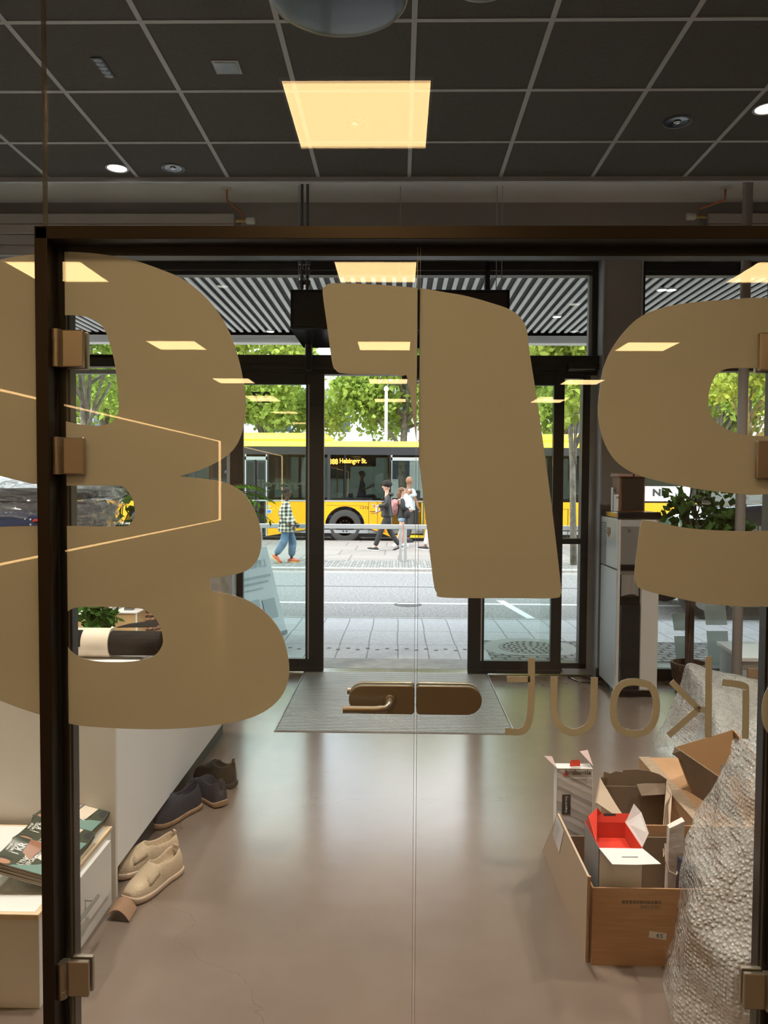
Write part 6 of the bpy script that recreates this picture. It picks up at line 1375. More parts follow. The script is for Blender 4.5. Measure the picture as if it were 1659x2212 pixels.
c = U(1344, 1818, wy0 + .05); obj('inner_window', MB().box(c.x - .022, c.x + .022, wy0 + .05, wy0 + .085, wz - .055, wz - .0535), m_wb, t); face_text('', c, 1, 1, m_wb, t) if False else None
me = text_mesh('thank you for buying me', 1, .0003, True, .10, .008); me.transform(Matrix.Rotation(R(-90), 4, 'X')); me.transform(T((wx0 + wx1) / 2, wy0 + .016, wz - .054)); mesh_obj('lining_text', me, m_wb, t)
obj('lid_flap', MB().board([(wx0, wy0, wz), (wx1, wy0, wz), U(1428, 1866, wy0 - .09), U(1372, 1868, wy0 - .09), U(1323, 1867, wy0 - .085)], .0015), m_wb, t)
obj('lid_slot', MB().board([U(1343, 1851, wy0 - .048), U(1378, 1851, wy0 - .048), U(1378, 1852.5, wy0 - .05), U(1343, 1852.5, wy0 - .05)], -.0016), m_printd, t)
obj('red_side_flap', MB().board([(wx0, wy0 + .03, wz), (wx0, wy1, wz), U(1300, 1758, wy1 + .01), U(1290, 1745, wy1), U(1271, 1763, wy1 - .07)], .0015), m_red, t)
obj('white_side_flap', MB().board([(wx1, wy0 + .01, wz), (wx1, wy1, wz), U(1369, 1736, wy1), U(1385, 1755, wy1 - .04), U(1401, 1800, wy0 + .02)], .0015), m_wb, t)
obj('back_flap', MB().board([(wx0 + .006, wy1, wz), (wx1 - .004, wy1, wz), U(1361, 1757, wy1 + .01), U(1301, 1757, wy1 + .01)], .0015), m_red, t)
obj('handle_tab', MB().board([U(1303, 1757, wy1 + .009), U(1330, 1757, wy1 + .009), U(1329, 1766, wy1 + .008), U(1304, 1765, wy1 + .008)], -.003), m_printd, t)
# B: torn carton behind
yb0, yb1 = ay1 + .015, ay1 + .40; bx0, bx1 = U(1300, 1700, yb1).x, U(1447, 1700, yb1).x; bz = .30
t = thing('torn_carton', 'open brown carton with ragged torn flap standing behind the red-lined box', 'carton', ((bx0 + bx1) / 2, (yb0 + yb1) / 2, 0))
open_box(t, bx0, bx1, yb0, yb1, 0, bz, .006, m_kr, m_krd)
rag = [U(1303, 1682, yb1), U(1305, 1667, yb1), U(1318, 1671, yb1), U(1330, 1666, yb1), U(1345, 1668, yb1), U(1347, 1663, yb1), U(1375, 1662, yb1), U(1400, 1665, yb1), U(1425, 1673, yb1), U(1441, 1684, yb1), U(1439, 1690, yb1)]
obj('torn_flap', MB().board([(bx0, yb1, bz), *[tuple(r) for r in rag], (bx1, yb1, bz)], .005), m_krd, t)
obj('torn_strip', MB().board([U(1393, 1692, yb1 - .02), U(1438, 1692, yb1 - .02), U(1436, 1716, yb1 - .06), U(1386, 1719, yb1 - .06), U(1375, 1694, yb1 - .02)], .004), m_krd, t)
obj('side_flap', MB().board([(bx0, yb0, bz), (bx0, yb1, bz), U(1310, 1682, yb1), U(1296, 1680, yb1 - .05), U(1286, 1735, yb0 + .02)], .004), m_kr2, t)
obj('ragged_edge', MB().board([U(1441, 1690, yb1), U(1452, 1715, yb1 - .1), U(1446, 1800, yb0), U(1434, 1850, yb0 - .05), U(1432, 1800, yb0 + .03), U(1437, 1740, yb0 + .1)], .004), m_kr2, t)
# brush box
yv = 3.12; p, q_ = U(1203, 1660, yv), U(1281, 1655, yv)
t = thing('toilet_brush_box', 'tall white brabantia toilet brush box standing open at the heap edge', 'box', ((p.x + q_.x) / 2, yv + .06, 0))
obj('box_body', MB().box(p.x, q_.x, yv, yv + .06, 0, p.z).box(p.x, q_.x, yv, yv + .001, 0, p.z), m_wb, t, bevel=.001)
c = U(1249, 1668, yv); face_text('brabantia', (c.x, yv - .0008, c.z), .105, .020, m_printd, t, bold=.03); c = U(1249, 1684, yv); face_text('Toilet Brush and Holder', (c.x, yv - .0008, c.z), .072, .007, m_printd, t)
c = U(1221, 1671, yv); rm = MB(); s_ = .008
for (u0, v0, u1, v1) in ((-1, -1, -.75, .3), (-1, -1, .9, -.75), (.7, -1, .95, .3), (-.4, -.5, .5, -.3), (-.4, -.5, -.2, .3), (-.4, .15, .3, .35)): rm.box(c.x + u0 * s_, c.x + u1 * s_, yv - .0012, yv - .0004, c.z + v0 * s_, c.z + v1 * s_)
rm.board([(c.x - 1.2 * s_, yv - .0006, c.z + .3 * s_), (c.x, yv - .0006, c.z + 1.35 * s_), (c.x + 1.2 * s_, yv - .0006, c.z + .3 * s_), (c.x + .85 * s_, yv - .0006, c.z + .3 * s_), (c.x, yv - .0006, c.z + 1.0 * s_), (c.x - .85 * s_, yv - .0006, c.z + .3 * s_)], .0006)
obj('maker_mark', rm, m_red, t)
a_, b_ = U(1212, 1716, yv), U(1232, 1759, yv); obj('black_label', MB().box(a_.x + .004, b_.x, yv - .0008, yv, b_.z, a_.z), m_printd, t)
face_text('Designed for living', ((a_.x + b_.x) / 2 + .002, yv - .0014, (a_.z + b_.z) / 2), .068, .012, m_wb, t, rot=R(-90))
def flap(nm, pts, m_, th=.0012): obj(nm, MB().board(pts, th), m_, t)
m_pk = mat('pinkish board inside', (0.48, 0.33, 0.32), .7)
flap('side_flap', [(p.x, yv, p.z), (p.x, yv + .055, p.z), U(1192, 1634, yv + .09), U(1175, 1633, yv + .03)], m_pk); flap('side_flap', [(q_.x, yv, q_.z), (q_.x, yv + .055, q_.z), U(1269, 1620, yv + .055), U(1252, 1623, yv + .04)], m_pk)
flap('red_tab', [U(1231, 1656, yv + .005), U(1253, 1655, yv + .005), U(1253, 1645, yv + .01), U(1250, 1641, yv + .01), U(1234, 1642, yv + .01), U(1231, 1646, yv + .01)], m_red); flap('clear_tab', [U(1232, 1655, yv - .002), U(1255, 1654, yv - .002), U(1252, 1668, yv - .002), U(1236, 1669, yv - .002)], m_glass)
# C: corrugated carton
x0, x1, y0, y1, z1 = 1.155, 1.44, 2.92, 3.66, .30
t = thing('ribbed_carton', 'closed brown carton with pale ribbed top edge behind the torn carton', 'carton', ((x0 + x1) / 2, (y0 + y1) / 2, 0))
obj('carton_body', MB().box(x0, x1, y0, y1, 0, z1), m_kr, t, bevel=.004)
rb = MB()
for k in range(60): rb.box(x0 - .004 + .0016 * 0, x0 + .05, y0 + k * .0123, y0 + k * .0123 + .007, z1, z1 + .004)
obj('ribbed_edge', rb, m_kr2, t)
# D: tilted open carton on the wrap
A_, F_, G_, B_ = U(1458, 1614, 3.25), U(1583, 1577, 3.62), U(1640, 1640, 3.32), U(1568, 1689, 2.95); d_ = Vector((.085, -.03, -.235))
t = thing('tilted_carton', 'open dark brown carton tilted on the bubble wrap with a clear cup inside', 'carton', (A_ + B_ + F_ + G_) / 4 + d_)
obj('outer_panel', MB().sheet([A_, B_, B_ + d_, A_ + d_], .005), m_krd, t); obj('back_panel', MB().sheet([A_, F_, F_ + d_, A_ + d_], .005), mat('orange brown cardboard', (0.33, 0.175, 0.07), .8), t)
obj('side_panel', MB().sheet([F_, G_, G_ + d_, F_ + d_], .005), m_kr, t); obj('side_panel', MB().sheet([G_, B_, B_ + d_, G_ + d_], .005), m_kr, t); obj('bottom_panel', MB().sheet([A_ + d_, B_ + d_, G_ + d_, F_ + d_], .005), m_kr, t)
obj('corner_tear', MB().board([A_, A_.lerp(B_, .12), A_.lerp(B_, .1) + d_ * .2, A_ + Vector((-.012, 0, -.03))], .004), m_krd, t)
cc = U(1566, 1672, 3.12)
t = thing('plastic_cup', 'crumpled clear plastic cup lying in the tilted carton', 'cup', cc)
cp = MB().lathe((0, 0, 0), [(.0005, 0), (.035, 0), (.05, .11), (.047, .11), (.033, .004), (.0005, .004)], 28); cp.xform(Matrix.Translation(cc) @ Matrix.Rotation(R(50), 4, 'Y') @ Matrix.Rotation(R(30), 4, 'X')); obj('cup_body', cp, m_poly, t, smooth='all')
obj('paper_insert', MB().sheet([U(1578, 1640, 3.2), U(1594, 1640, 3.2), U(1600, 1680, 3.15), U(1580, 1690, 3.12)], .002), mat('beige tissue', (0.5, 0.4, 0.33), .9), t)
# white bag and blue pouch between the cartons
c = U(1450, 1830, 2.80)
t = thing('paper_bag', 'small creased white paper bag with looped string handle beside the red-lined box', 'bag', (c.x, 2.80, 0))
obj('bag_body', MB().hexa([(c.x - .025, 2.765, .007), (c.x + .03, 2.765, .007), (c.x + .03, 2.80, .007), (c.x - .025, 2.80, .007), (c.x - .022, 2.76, .36), (c.x + .034, 2.765, .385), (c.x + .036, 2.80, .385), (c.x - .02, 2.79, .36)]), mat('white paper', (.60, .57, .54), .7, bump=(25, .4)), t)
obj('string_handle', MB().tube([U(1437, 1822, 2.72), U(1438, 1860, 2.70), U(1445, 1882, 2.69), U(1460, 1890, 2.69), U(1466, 1880, 2.7)], .003, 6), mat('string', (.5, .42, .33), .8), t)
t = tag(obj('blue_pouch', MB().hexa([(c.x - .02, 2.66, .007), (c.x + .07, 2.66, .007), (c.x + .07, 2.72, .007), (c.x - .02, 2.72, .007), (c.x - .012, 2.68, .29), (c.x + .06, 2.68, .25), (c.x + .06, 2.71, .25), (c.x - .012, 2.71, .29)]), mat('dark blue pouch', (.03, .05, .09), .4), bevel=.006), 'dark blue pouch tucked inside the large carton next to the bubble wrap', 'pouch')

# ---- bubble wrap
def bub(nt, b):
    t_ = nt.nodes.new('ShaderNodeTexCoord'); v_ = nt.nodes.new('ShaderNodeTexVoronoi'); v_.inputs['Scale'].default_value = 75; v_.inputs['Randomness'].default_value = .35
    n_ = nt.nodes.new('ShaderNodeTexNoise'); n_.inputs['Scale'].default_value = 7; n_.inputs['Detail'].default_value = 5; n_.inputs['Distortion'].default_value = 1.5
    r1 = nt.nodes.new('ShaderNodeMapRange'); r1.inputs[1].default_value = .15; r1.inputs[2].default_value = .6; r1.inputs[3].default_value = 1; r1.inputs[4].default_value = 0
    b1 = nt.nodes.new('ShaderNodeBump'); b1.inputs['Strength'].default_value = .9; b1.inputs['Distance'].default_value = .006; b2_ = nt.nodes.new('ShaderNodeBump'); b2_.inputs['Strength'].default_value = .8; b2_.inputs['Distance'].default_value = .05
    nt.links.new(t_.outputs['Object'], v_.inputs['Vector']); nt.links.new(t_.outputs['Object'], n_.inputs[0]); nt.links.new(v_.outputs['Distance'], r1.inputs[0])
    nt.links.new(n_.outputs['Fac'], b2_.inputs['Height']); nt.links.new(r1.outputs[0], b1.inputs['Height']); nt.links.new(b2_.outputs[0], b1.inputs['Normal']); nt.links.new(b1.outputs[0], b.inputs['Normal'])
    b.inputs['Base Color'].default_value = (.78, .76, .73, 1); b.inputs['Roughness'].default_value = .09; b.inputs['Specular IOR Level'].default_value = .9
    al = nt.nodes.new('ShaderNodeMapRange'); al.inputs[3].default_value = .34; al.inputs[4].default_value = .60; nt.links.new(r1.outputs[0], al.inputs[0]); nt.links.new(al.outputs[0], b.inputs['Alpha'])
m_bub = nmat('bubble wrap', bub)
def wrap(name, prof, ys_, label, seed, amp):
    """prof: (x, z) outline across; ys_: (y, scale, zscale) stations; a crumpled sheet draped as a heap"""
    sm = [Vector((p[0], p[1])) for p in prof]; P = []
    k = len(sm)
    for i in range(k - 1):
        p0, p1, p2, p3 = sm[max(0, i - 1)], sm[i], sm[i + 1], sm[min(k - 1, i + 2)]
        for j in range(10):
            t_ = j / 10; P.append(.5 * ((2 * p1) + (p2 - p0) * t_ + (2 * p0 - 5 * p1 + 4 * p2 - p3) * t_ ** 2 + (3 * p1 - p0 - 3 * p2 + p3) * t_ ** 3))
    P.append(sm[-1]); xm__ = (sm[0].x + sm[-1].x) / 2; n = len(P); m_ = MB(); st = []
    for i in range(len(ys_) - 1):
        for j in range(8):
            t_ = j / 8; st.append([ys_[i][q] * (1 - t_) + ys_[i + 1][q] * t_ for q in range(4)])
    st.append(list(ys_[-1]))
    for y, s_, zs, dx in st:
        for p in P:
            v = Vector((xm__ + dx + (p.x - xm__) * s_, y, max(.002, p.y * zs))); f = min(1, v.z / .08)
            nn_ = noise.noise_vector(v * 4.5 + Vector((seed, 0, 0))) * amp + noise.noise_vector(v * 14 + Vector((0, seed, 0))) * amp * .35
            nn_.z *= .8; v = v + nn_ * (.35 + .65 * f); v.z = max(.003, v.z); v.y = max(v.y, 2.035); m_.v.append(v)
    for i in range(len(st) - 1):
        for j in range(n - 1): a = i * n + j; m_.f.append([a, a + 1, a + 1 + n, a + n])
    o = obj(name, m_, m_bub, smooth='all'); sb = o.modifiers.new('s', 'SUBSURF'); sb.levels = sb.render_levels = 1; return tag(o, label, 'bubble wrap')
wrap('bubble_wrap', [(.89, 0), (.905, .10), (.915, .225), (.94, .43), (1.03, .56), (1.10, .66), (1.19, .83), (1.35, .93), (1.7, .95), (2.1, .8), (2.3, .4), (2.35, 0)],
     [(2.06, .93, .25, .02), (2.10, .98, .60, -.03), (2.25, 1.03, .8, -.05), (2.42, 1.02, .95, -.015), (2.56, .99, 1.0, .01), (2.72, .90, .98, .05), (2.85, .72, .80, .14), (2.9, .6, .1, .2)], 'tall shiny bubble wrap bundle close behind the glass', 4, .035)
wrap('bubble_wrap', [(1.50, 0), (1.50, .12), (1.56, .25), (1.62, .40), (1.665, .54), (1.74, .54), (1.85, .51), (2.1, .46), (2.5, .42), (2.7, .2), (2.75, 0)],
     [(3.3, .86, .5, -.12), (3.42, .98, .7, -.12), (3.7, 1.04, .78, -.10), (4.05, 1.04, .9, -.02), (4.4, 1.0, 1.0, .0), (4.55, .98, .98, .02), (4.62, .95, .1, .03)], 'spread of bubble wrap lying behind the tilted carton', 9, .030)
for (x, y, z, r, mm_, la) in ((1.35, 2.45, .45, (.12, .15, .1), mat('pink cloth', (.45, .12, .14), .8), 'pinkish bundle showing faintly through the tall bubble wrap'), (1.42, 2.5, .2, (.2, .18, .19), mat('pale padding', (.5, .46, .40), .8), 'pale padded lump at the base inside the tall bubble wrap'), (1.35, 2.45, .68, (.10, .12, .1), mat('dark cloth', (.06, .05, .05), .8), 'dark bundle near the top inside the tall bubble wrap')):
    tag(obj('wrapped_bundle', blob((x, y, z), r, .15, x * 7 + z, 28, 18, .8), mm_, smooth='all'), la, 'bundle')

# ================================================================== PEOPLE
m_sk_d = mat('dark brown skin', (0.075, 0.035, 0.02), .6); m_sk_m = mat('brown skin', (0.24, 0.115, 0.065), .6); m_sk_l = mat('light skin', (0.62, 0.36, 0.26), .6)
m_hair_d = mat('black curly hair', (0.018, 0.014, 0.012), .95, bump=(60, 1.0)); m_hair_b = mat('brown hair', (0.13, 0.06, 0.03), .7, bump=(90, .6)); m_hair_g = mat('grey hair', (0.30, 0.28, 0.26), .8, bump=(60, .8))
def plaid(nt, b):
    t_ = nt.nodes.new('ShaderNodeTexCoord'); s_ = nt.nodes.new('ShaderNodeSeparateXYZ'); nt.links.new(t_.outputs['Object'], s_.inputs[0]); outs = []
    for ax in ('X', 'Z'):
        m1 = nt.nodes.new('ShaderNodeMath'); m1.operation = 'MULTIPLY'; m1.inputs[1].default_value = 13; m2 = nt.nodes.new('ShaderNodeMath'); m2.operation = 'FRACT'; m3 = nt.nodes.new('ShaderNodeMath'); m3.operation = 'LESS_THAN'; m3.inputs[1].default_value = .52
        nt.links.new(s_.outputs[ax], m1.inputs[0]); nt.links.new(m1.outputs[0], m2.inputs[0]); nt.links.new(m2.outputs[0], m3.inputs[0]); outs.append(m3)
    a_ = nt.nodes.new('ShaderNodeMath'); a_.operation = 'ADD'; nt.links.new(outs[0].outputs[0], a_.inputs[0]); nt.links.new(outs[1].outputs[0], a_.inputs[1])
    h = nt.nodes.new('ShaderNodeMath'); h.operation = 'MULTIPLY'; h.inputs[1].default_value = .5; nt.links.new(a_.outputs[0], h.inputs[0])
    r_ = nt.nodes.new('ShaderNodeValToRGB'); r_.color_ramp.interpolation = 'CONSTANT'; r_.color_ramp.elements[0].color = (.78, .76, .66, 1); r_.color_ramp.elements[1].position = .3; r_.color_ramp.elements[1].color = (.36, .34, .28, 1)
    e = r_.color_ramp.elements.new(.8); e.color = (.05, .05, .045, 1); nt.links.new(h.outputs[0], r_.inputs[0]); nt.links.new(r_.outputs[0], b.inputs['Base Color']); b.inputs['Roughness'].default_value = .9
m_plaid = nmat('black and cream plaid', plaid); m_jean = mat('washed blue denim', (0.10, 0.19, 0.30), .85, vary=(7, .35)); m_jean2 = mat('light denim', (0.26, 0.38, 0.52), .85, vary=(20, .2))
m_blkc = mat('black cloth', (0.018, 0.018, 0.02), .85); m_blkt = mat('charcoal cloth', (0.03, 0.03, 0.032), .85); m_puff = mat('black puffer jacket', (0.012, 0.012, 0.014), .5); m_pale = mat('pale blue shirt', (0.55, 0.66, 0.72), .8); m_bluep = mat('blue patterned shirt', (0.04, 0.06, 0.20), .8, vary=(9, .8))
m_shoe_o = mat('orange red trainer', (0.62, 0.14, 0.08), .6, vary=(20, .3)); m_shoe_w = mat('white shoe', (0.75, 0.75, 0.74), .5); m_shoe_b = mat('black canvas shoe', (0.025, 0.025, 0.03), .7); m_soleo = mat('orange sole', (.75, .42, .15), .6)
m_eye = mat('dark eye', (.01, .008, .006), .3); m_lip = mat('lip', (.22, .07, .05), .6)
def person(label, pos, heading, H, legs, arms, skin_m, shirt, shirt_m, sleeves, trou, trou_m, shoe_m, sole_m, hair, lean=0.0, look=0.0, girth=1.0, seated=False, shirt_len=0.0):
    """legs: two of (knee_fwd, knee_z, ankle_fwd, ankle_z, toe_pitch); arms: two of (elbow (f,s,z), wrist (f,s,z)); first of each is the left one"""
    k = H / 1.75; t = thing('person', label, 'person', pos, None, heading); lz = .93 if not seated else .45
    def P(f, s, z): return (f * k, s * k, z * k)
    pel = (0, 0, lz); g = girth
    nd = [P(0, 0, lz) + (.115 * k * g, .135 * k * g), P(.01 + lean * .3, 0, lz + .17) + (.095 * k * g, .125 * k * g), P(lean * .8, 0, lz + .37) + (.11 * k * g, .155 * k * g), P(lean, 0, lz + .50) + (.055 * k, .06 * k), P(lean + .015, 0, lz + .56) + (.048 * k, .05 * k), P(lean + .02, 0, lz + .64) + (.07 * k, .062 * k), P(lean + .02, 0, lz + .72) + (.085 * k, .075 * k), P(lean + .01, 0, lz + .79) + (.06 * k, .055 * k)]; nd[:3] = [n_[:3] + tuple(r * 1.18 for r in n_[3:]) for n_ in nd[:3]]
    ed = [(0, 1), (1, 2), (2, 3), (3, 4), (4, 5), (5, 6), (6, 7)]; hd = Vector(P(lean + .02, 0, lz + .69)); sh = []; hands = []
    jn = {}
    for sgn, (el, wr) in ((1, arms[0]), (-1, arms[1])):
        i = len(nd); S = (lean * .85, sgn * .17, lz + .45); nd.append(P(*S) + (.058 * k,) * 2); nd.append(P(el[0], el[1], el[2]) + (.042 * k,) * 2); nd.append(P(wr[0], wr[1], wr[2]) + (.030 * k,) * 2)
        d = (Vector(wr) - Vector(el)).normalized(); pm = Vector(wr) + d * .06; nd.append(P(*pm) + (.022 * k, .038 * k)); ed += [(2, i), (i, i + 1), (i + 1, i + 2), (i + 2, i + 3)]; jn[('a', sgn)] = i; hands.append((Vector(wr), d, sgn))
    for sgn, (kf, kz, af, az_, tp) in ((1, legs[0]), (-1, legs[1])):
        i = len(nd); nd.append(P(0, sgn * .09, lz - .08) + (.09 * k * g,) * 2); nd.append(P(kf, sgn * .10, kz) + (.058 * k,) * 2); nd.append(P(kf * .45 + af * .55, sgn * .10, kz * .45 + az_ * .55) + (.052 * k,) * 2); nd.append(P(af, sgn * .10, az_) + (.036 * k,) * 2)
        nd.append(P(af + .12 * math.cos(tp), sgn * .10, az_ - .05 - .12 * math.sin(tp)) + (.034 * k,) * 2); ed += [(0, i), (i, i + 1), (i + 1, i + 2), (i + 2, i + 3), (i + 3, i + 4)]; jn[('l', sgn)] = i
    ex = MB(); cl, sl__ = math.cos(look), math.sin(look)
    def HP(f, s, z): return hd + Vector(((f * cl - s * sl__) * k, (f * sl__ + s * cl) * k, z * k))
    ex.ball(HP(.098, 0, -.005), (.022 * k, .013 * k, .02 * k), 8, 6); ex.ball(HP(.0, .078, 0), (.018 * k, .01 * k, .03 * k), 8, 6).ball(HP(0, -.078, 0), (.018 * k, .01 * k, .03 * k), 8, 6)
    ex.ball(HP(0, 0, .012), (.095 * k, .078 * k, .115 * k), 18, 12); ex.ball(HP(.02, 0, -.065), (.06 * k, .05 * k, .045 * k), 12, 8)
    for wr, d, sgn in hands:
        u = d.cross(Vector((0, 1, 0))); u = u.normalized() if u.length > .1 else Vector((1, 0, 0)); v_ = d.cross(u)
        for q in range(4):
            o_ = (q - 1.5) * .018; L_ = (.07, .08, .076, .06)[q]; b0 = wr + d * .075 + u * o_; b1 = b0 + d * L_ * .5 + v_ * .008 * sgn; b2 = b1 + d * L_ * .4 + v_ * .022 * sgn
            ex.tube([P(*b0), P(*b1), P(*b2)], [.009 * k, .0085 * k, .006 * k], 6)
        b0 = wr + d * .03 + u * .025; ex.tube([P(*b0), P(*(b0 + d * .03 + u * .025)), P(*(b0 + d * .055 + u * .03))], [.011 * k, .0095 * k, .007 * k], 6)
    nb = [n_[:3] + tuple(r * (.76 if q < 3 else 1) for r in n_[3:]) for q, n_ in enumerate(nd)]
    for sg_ in (1, -1):
        q = jn[('l', sg_)]; nb[q] = nb[q][:3] + tuple(r * .8 for r in nb[q][3:])
    skin('body', nb, ed, 2, skin_m, t, 0, ex, local=True)
    e = MB()
    for s_ in (.03, -.03): e.ball(HP(.088, s_, .018), (.008 * k, .011 * k, .008 * k), 8, 6)
    obj('eyes', e, m_eye, t, local=True); obj('mouth', MB().ball(HP(.086, 0, -.045), (.01 * k, .024 * k, .006 * k), 8, 6), m_lip, t, local=True)
    # shirt
    def grow(n_, a, b=None): return n_[:3] + tuple(max(r * a, r + .016 * k) for r in n_[3:5])
    sn = [grow(nd[0], 1.32), grow(nd[1], 1.36), grow(nd[2], 1.26), (nd[3][0], nd[3][1], nd[3][2] - .0 * k, .075 * k, .08 * k)]; se = [(0, 1), (1, 2), (2, 3)]
    sn[0] = (nd[0][0], nd[0][1], nd[0][2] - (shirt_len + .09) * k) + sn[0][3:]
    q_ = len(sn); sn.append((sn[0][0], sn[0][1], sn[0][2] + .03 * k) + sn[0][3:]); se = [(0, q_), (q_, 1), (1, 2), (2, 3)]
    for sgn in (1, -1):
        i = jn[('a', sgn)]; j = len(sn); sn.append(grow(nd[i], 1.5)); se.append((2, j)); a_, b_, c_ = Vector(nd[i][:3]), Vector(nd[i + 1][:3]), Vector(nd[i + 2][:3])
        if sleeves == 'short': sn.append(tuple(a_.lerp(b_, .8)) + (.08 * k,) * 2); se.append((j, j + 1))
        else: sn += [tuple(b_) + (.080 * k,) * 2, tuple(b_.lerp(c_, .95)) + (.054 * k,) * 2]; se += [(j, j + 1), (j + 1, j + 2)]
    skin(shirt, sn, se, 2, shirt_m, t, 0, local=True)
    tn = [(nd[0][0], nd[0][1], nd[0][2]) + tuple(r * .8 for r in nd[0][3:5])]; te = []
    for sgn in (1, -1):
        i = jn[('l', sgn)]; j = len(tn); h_, kn_, cf, an = [Vector(nd[i + q][:3]) for q in range(4)]
        tn.append(tuple(h_) + (.092 * k,) * 2); te.append((0, j))
        if trou == 'shorts': tn.append(tuple(h_.lerp(kn_, .38)) + (.10 * k,) * 2); te.append((j, j + 1))
        else:
            w_ = 1.45 if trou == 'baggy' else 1.1; tn += [tuple(kn_) + (.072 * k * w_,) * 2, tuple(cf) + (.064 * k * w_,) * 2, tuple(an + Vector((0, 0, .03 * k))) + (.058 * k * w_,) * 2]; te += [(j, j + 1), (j + 1, j + 2), (j + 2, j + 3)]
    skin('shorts' if trou == 'shorts' else 'trousers', tn, te, 2, trou_m, t, 0, local=True)
    for sgn, (kf, kz, af, az_, tp) in ((1, legs[0]), (-1, legs[1])):
        up = MB(); up.ball((0, 0, 0), (.15 * k, .052 * k, .05 * k), 16, 10); up.v = [Vector((v.x, v.y, max(-.02 * k, v.z * (1.25 if v.x < 0 else .8)))) for v in up.v]
        so = MB(); prf = [(.155 * math.cos(a), .056 * math.sin(a)) for a in [i * math.pi / 10 for i in range(20)]]; so.add([(x * k, y * k, -.045 * k) for x, y in prf] + [(x * k, y * k, -.018 * k) for x, y in prf], [tuple(range(19, -1, -1)), tuple(range(20, 40))] + [(i, (i + 1) % 20, 20 + (i + 1) % 20, 20 + i) for i in range(20)])
        M_ = Matrix.Translation(Vector(P(af + .055 * math.cos(tp), sgn * .10, az_ - .045 - .045 * math.sin(tp)))) @ Matrix.Rotation(tp, 4, 'Y')
        sh_ = obj('shoe', up.xform(M_), shoe_m, t, smooth='all', local=True); obj('sole', so.xform(M_), sole_m, sh_, local=True)
    hm, hs_ = hair
    if hs_ == 'afro':
        hb_ = MB(); rng = random.Random(int(H * 100))
        hb_.ball(HP(-.015, 0, .055), (.112 * k, .105 * k, .10 * k), 16, 12)
        for q in range(60):
            v = Vector((rng.gauss(0, 1), rng.gauss(0, 1), abs(rng.gauss(0, 1)) - .15)).normalized()
            if v.x > .75 and v.z < .3: continue
            hb_.ball(HP(-.015 + v.x * .10, v.y * .09, .055 + v.z * .088), .040 * k, 8, 6)
        obj('hair', hb_, hm, t, smooth='all', local=True)
    elif hs_ == 'short':
        hb_ = MB(); hb_.ball(HP(-.018, 0, .045), (.104 * k, .088 * k, .088 * k), 18, 12); obj('hair', hb_, hm, t, smooth='all', local=True)
    elif hs_ == 'long':
        hb_ = MB(); hb_.ball(HP(-.02, 0, .035), (.105 * k, .092 * k, .095 * k), 18, 12); hb_.tube([HP(-.05, 0, .03), HP(-.085, 0, -.08), HP(-.08, 0, -.22), HP(-.07, 0, -.30)], [.07 * k, .075 * k, .06 * k, .02 * k], 12); obj('hair', hb_, hm, t, smooth='all', local=True)
    elif hs_ == 'cropped':
        hb_ = MB(); hb_.ball(HP(-.025, 0, .03), (.09 * k, .081 * k, .07 * k), 18, 12); obj('hair', hb_, hm, t, smooth='all', local=True)
    return t, P, k
# man in the plaid shirt
g1 = G(613, 1221, -.11); hz1 = U(613, 1057, g1.y).z + .11
t1, P, k = person('man in loose black and cream plaid shirt and blue jeans walking along the railing', (g1.x, 16.25, -.1), R(0), hz1 * 1.02,
    [(.13, .50, .10, .095, R(2)), (-.04, .50, -.24, .17, R(38))], [((-.02, .24, 1.14), (.16, .22, .92)), ((-.10, -.25, 1.14), (.12, -.24, .90))], m_sk_d, 'plaid_shirt', m_plaid, 'long', 'baggy', m_jean, m_shoe_o, m_soleo, (m_hair_d, 'short'), lean=.0, girth=1.28, shirt_len=.13)
obj('phone', MB().box(.21 * k, .33 * k, -.25 * k, -.22 * k, .86 * k, .89 * k), m_blkc, None) .matrix_world = Matrix.Translation((g1.x, 16.25, -.1)); tag(bpy.data.objects['phone'], 'dark phone held low in the plaid-shirt man\'s hand', 'phone')
# curly haired boy, walking left, phone in hand
g2 = G(836, 1189, -.1); hb2 = 1.74
t2, P, k = person('boy with curly dark hair in black hooded jacket walking past the bus', (g2.x + .0, g2.y, -.1), R(180), hb2,
    [(.16, .50, .30, .09, R(-4)), (-.06, .50, -.32, .10, R(20))], [((.0, .24, 1.15), (.24, .18, 1.13)), ((.0, -.24, 1.14), (.20, -.14, 1.0))], m_sk_l, 'jacket', m_puff, 'long', 'long', m_blkt, m_shoe_b, m_shoe_w, (m_hair_d, 'afro'), girth=1.0)
hd_ = MB(); hd_.ball((-.09, 0, 1.43), (.08, .13, .06), 14, 8); obj('hood', hd_.xform(Matrix.Scale(k, 4)), m_puff, t2, smooth='all', local=True)
qb = MB()
for i in range(6): qb.tube([P(.115 - .0 * i, -.12, 1.05 + i * .055), P(.135, 0, 1.045 + i * .055), P(.115, .12, 1.05 + i * .055)], .016 * k, 8)
obj('quilting', qb, m_puff, t2, smooth='all', local=True)
for nm, c, sz_, mm_, la in (('phone', (.33, .17, 1.17), (.045, .008, .010), m_galv, 'pale phone in the raised hand of the curly-haired boy'), ('drink_cup', (.27, -.12, 1.03), (.035, .035, .06), m_white, 'white paper cup held by the curly-haired boy')):
    w_ = Vector((g2.x - c[0] * k, g2.y - c[1] * k, -.1 + c[2] * k))
    o_ = obj(nm, MB().lathe(w_ - Vector((0, 0, sz_[2])), [(.0005, 0), (.028, 0), (.036, .12), (.0005, .12)], 16) if nm == 'drink_cup' else MB().box(w_.x - .07, w_.x + .03, w_.y - .02, w_.y + .02, w_.z - .008, w_.z + .008), mm_); tag(o_, la, nm.split('_')[-1])
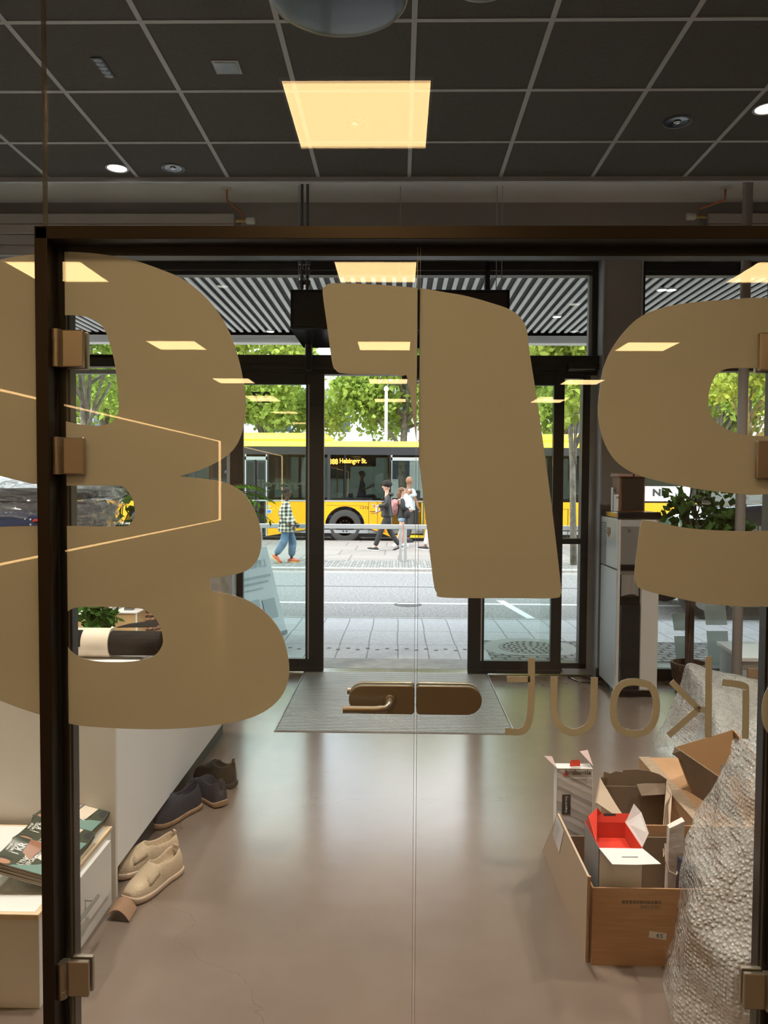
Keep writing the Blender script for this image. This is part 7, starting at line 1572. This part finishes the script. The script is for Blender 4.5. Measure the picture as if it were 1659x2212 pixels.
# girl with backpack
g3 = G(866, 1182, -.1)
t3, P, k = person('girl with long brown hair in black top and denim shorts beside the curly-haired boy', (g3.x, g3.y, -.1), R(10), 1.60,
    [(.12, .49, .05, .09, R(0)), (-.02, .49, -.16, .10, R(22))], [((.02, .24, 1.12), (.20, .20, 1.08)), ((.02, -.24, 1.14), (.20, -.16, 1.10))], m_sk_l, 'top', m_blkt, 'long', 'shorts', m_jean2, m_shoe_w, m_shoe_w, (m_hair_b, 'long'), girth=.92)
bp = MB(); bp.ball((0, 0, 0), 1, 20, 14); bp.v = [Vector((-.19 + .10 * math.copysign(abs(v.x) ** .6, v.x), .14 * math.copysign(abs(v.y) ** .6, v.y), 1.17 + .23 * math.copysign(abs(v.z) ** .7, v.z))) * k for v in bp.v]
w3 = Matrix.Translation((g3.x, g3.y, -.1)) @ Matrix.Rotation(R(10), 4, 'Z')
bt_ = thing('backpack', 'red and grey patterned backpack on the back of the girl in shorts', 'backpack', (g3.x, g3.y, -.1), None, R(10)); obj('bag_body', bp, mat('patterned backpack', (0.34, 0.15, 0.15), .7, vary=(11, .8)), bt_, smooth='all', local=True)
for s_ in (-.1, .1): obj('shoulder_strap', MB().tube([P(-.12, s_, 1.36), P(.02, s_ * 1.1, 1.45), P(.10, s_ * .9, 1.30), P(.05, s_ * 1.2, 1.08)], .016 * k, 6), m_gb, bt_, smooth=True, local=True)
bb_ = MB().ball((.14 * k, -.24 * k, .97 * k), (.09, .06, .12), 14, 10); sb_ = obj('shoulder_bag', bb_, m_blkc, smooth='all'); sb_.matrix_world = w3; tag(sb_, 'small dark shoulder bag hanging at the girl\'s hip', 'bag')
# bald man boarding the bus
g4 = Vector((U(882, 1100, 22.3).x, 22.25, -.1)); h4 = U(882, 1029, 22.25).z + .1
t4, P, k = person('bald man in pale blue short-sleeved shirt and black trousers at the open bus door', g4, R(38), h4,
    [(.06, .50, .03, .09, R(0)), (.0, .49, -.10, .10, R(12))], [((.02, .25, 1.16), (.22, .20, 1.05)), ((.03, -.25, 1.15), (.10, -.30, .92))], m_sk_m, 'shirt', m_pale, 'short', 'long', m_blkt, m_shoe_b, m_shoe_b, (m_sk_m, 'none'), girth=1.05)
# person behind the white digit: only a lower leg and shoe show
g5 = G(925, 1187, -.1)
person('person in pale trousers and black shoes mostly hidden behind the middle digit', (g5.x + .12, g5.y, -.1), R(180), 1.76,
    [(.12, .50, .20, .09, R(-4)), (-.05, .50, -.30, .11, R(22))], [((.0, .24, 1.14), (.12, .24, .90)), ((.0, -.24, 1.14), (.10, -.24, .90))], m_sk_m, 'shirt', m_wb, 'long', 'long', m_wb, m_shoe_b, m_shoe_w, (m_hair_b, 'short'))
# seated passenger
p6 = U(781, 1080, YB + .55)
person('passenger with grey hair in blue patterned shirt seated behind the bus window', (p6.x, YB + .55, zz(1083) - .28), R(0), 1.66,
    [(.42, .46, .42, .09, 0), (.42, .46, .42, .09, 0)], [((.08, .23, .68), (.30, .14, .74)), ((.08, -.23, .66), (.30, -.12, .78))], m_sk_l, 'shirt', m_bluep, 'short', 'long', m_blkc, m_shoe_b, m_shoe_b, (m_hair_g, 'short'), seated=True)
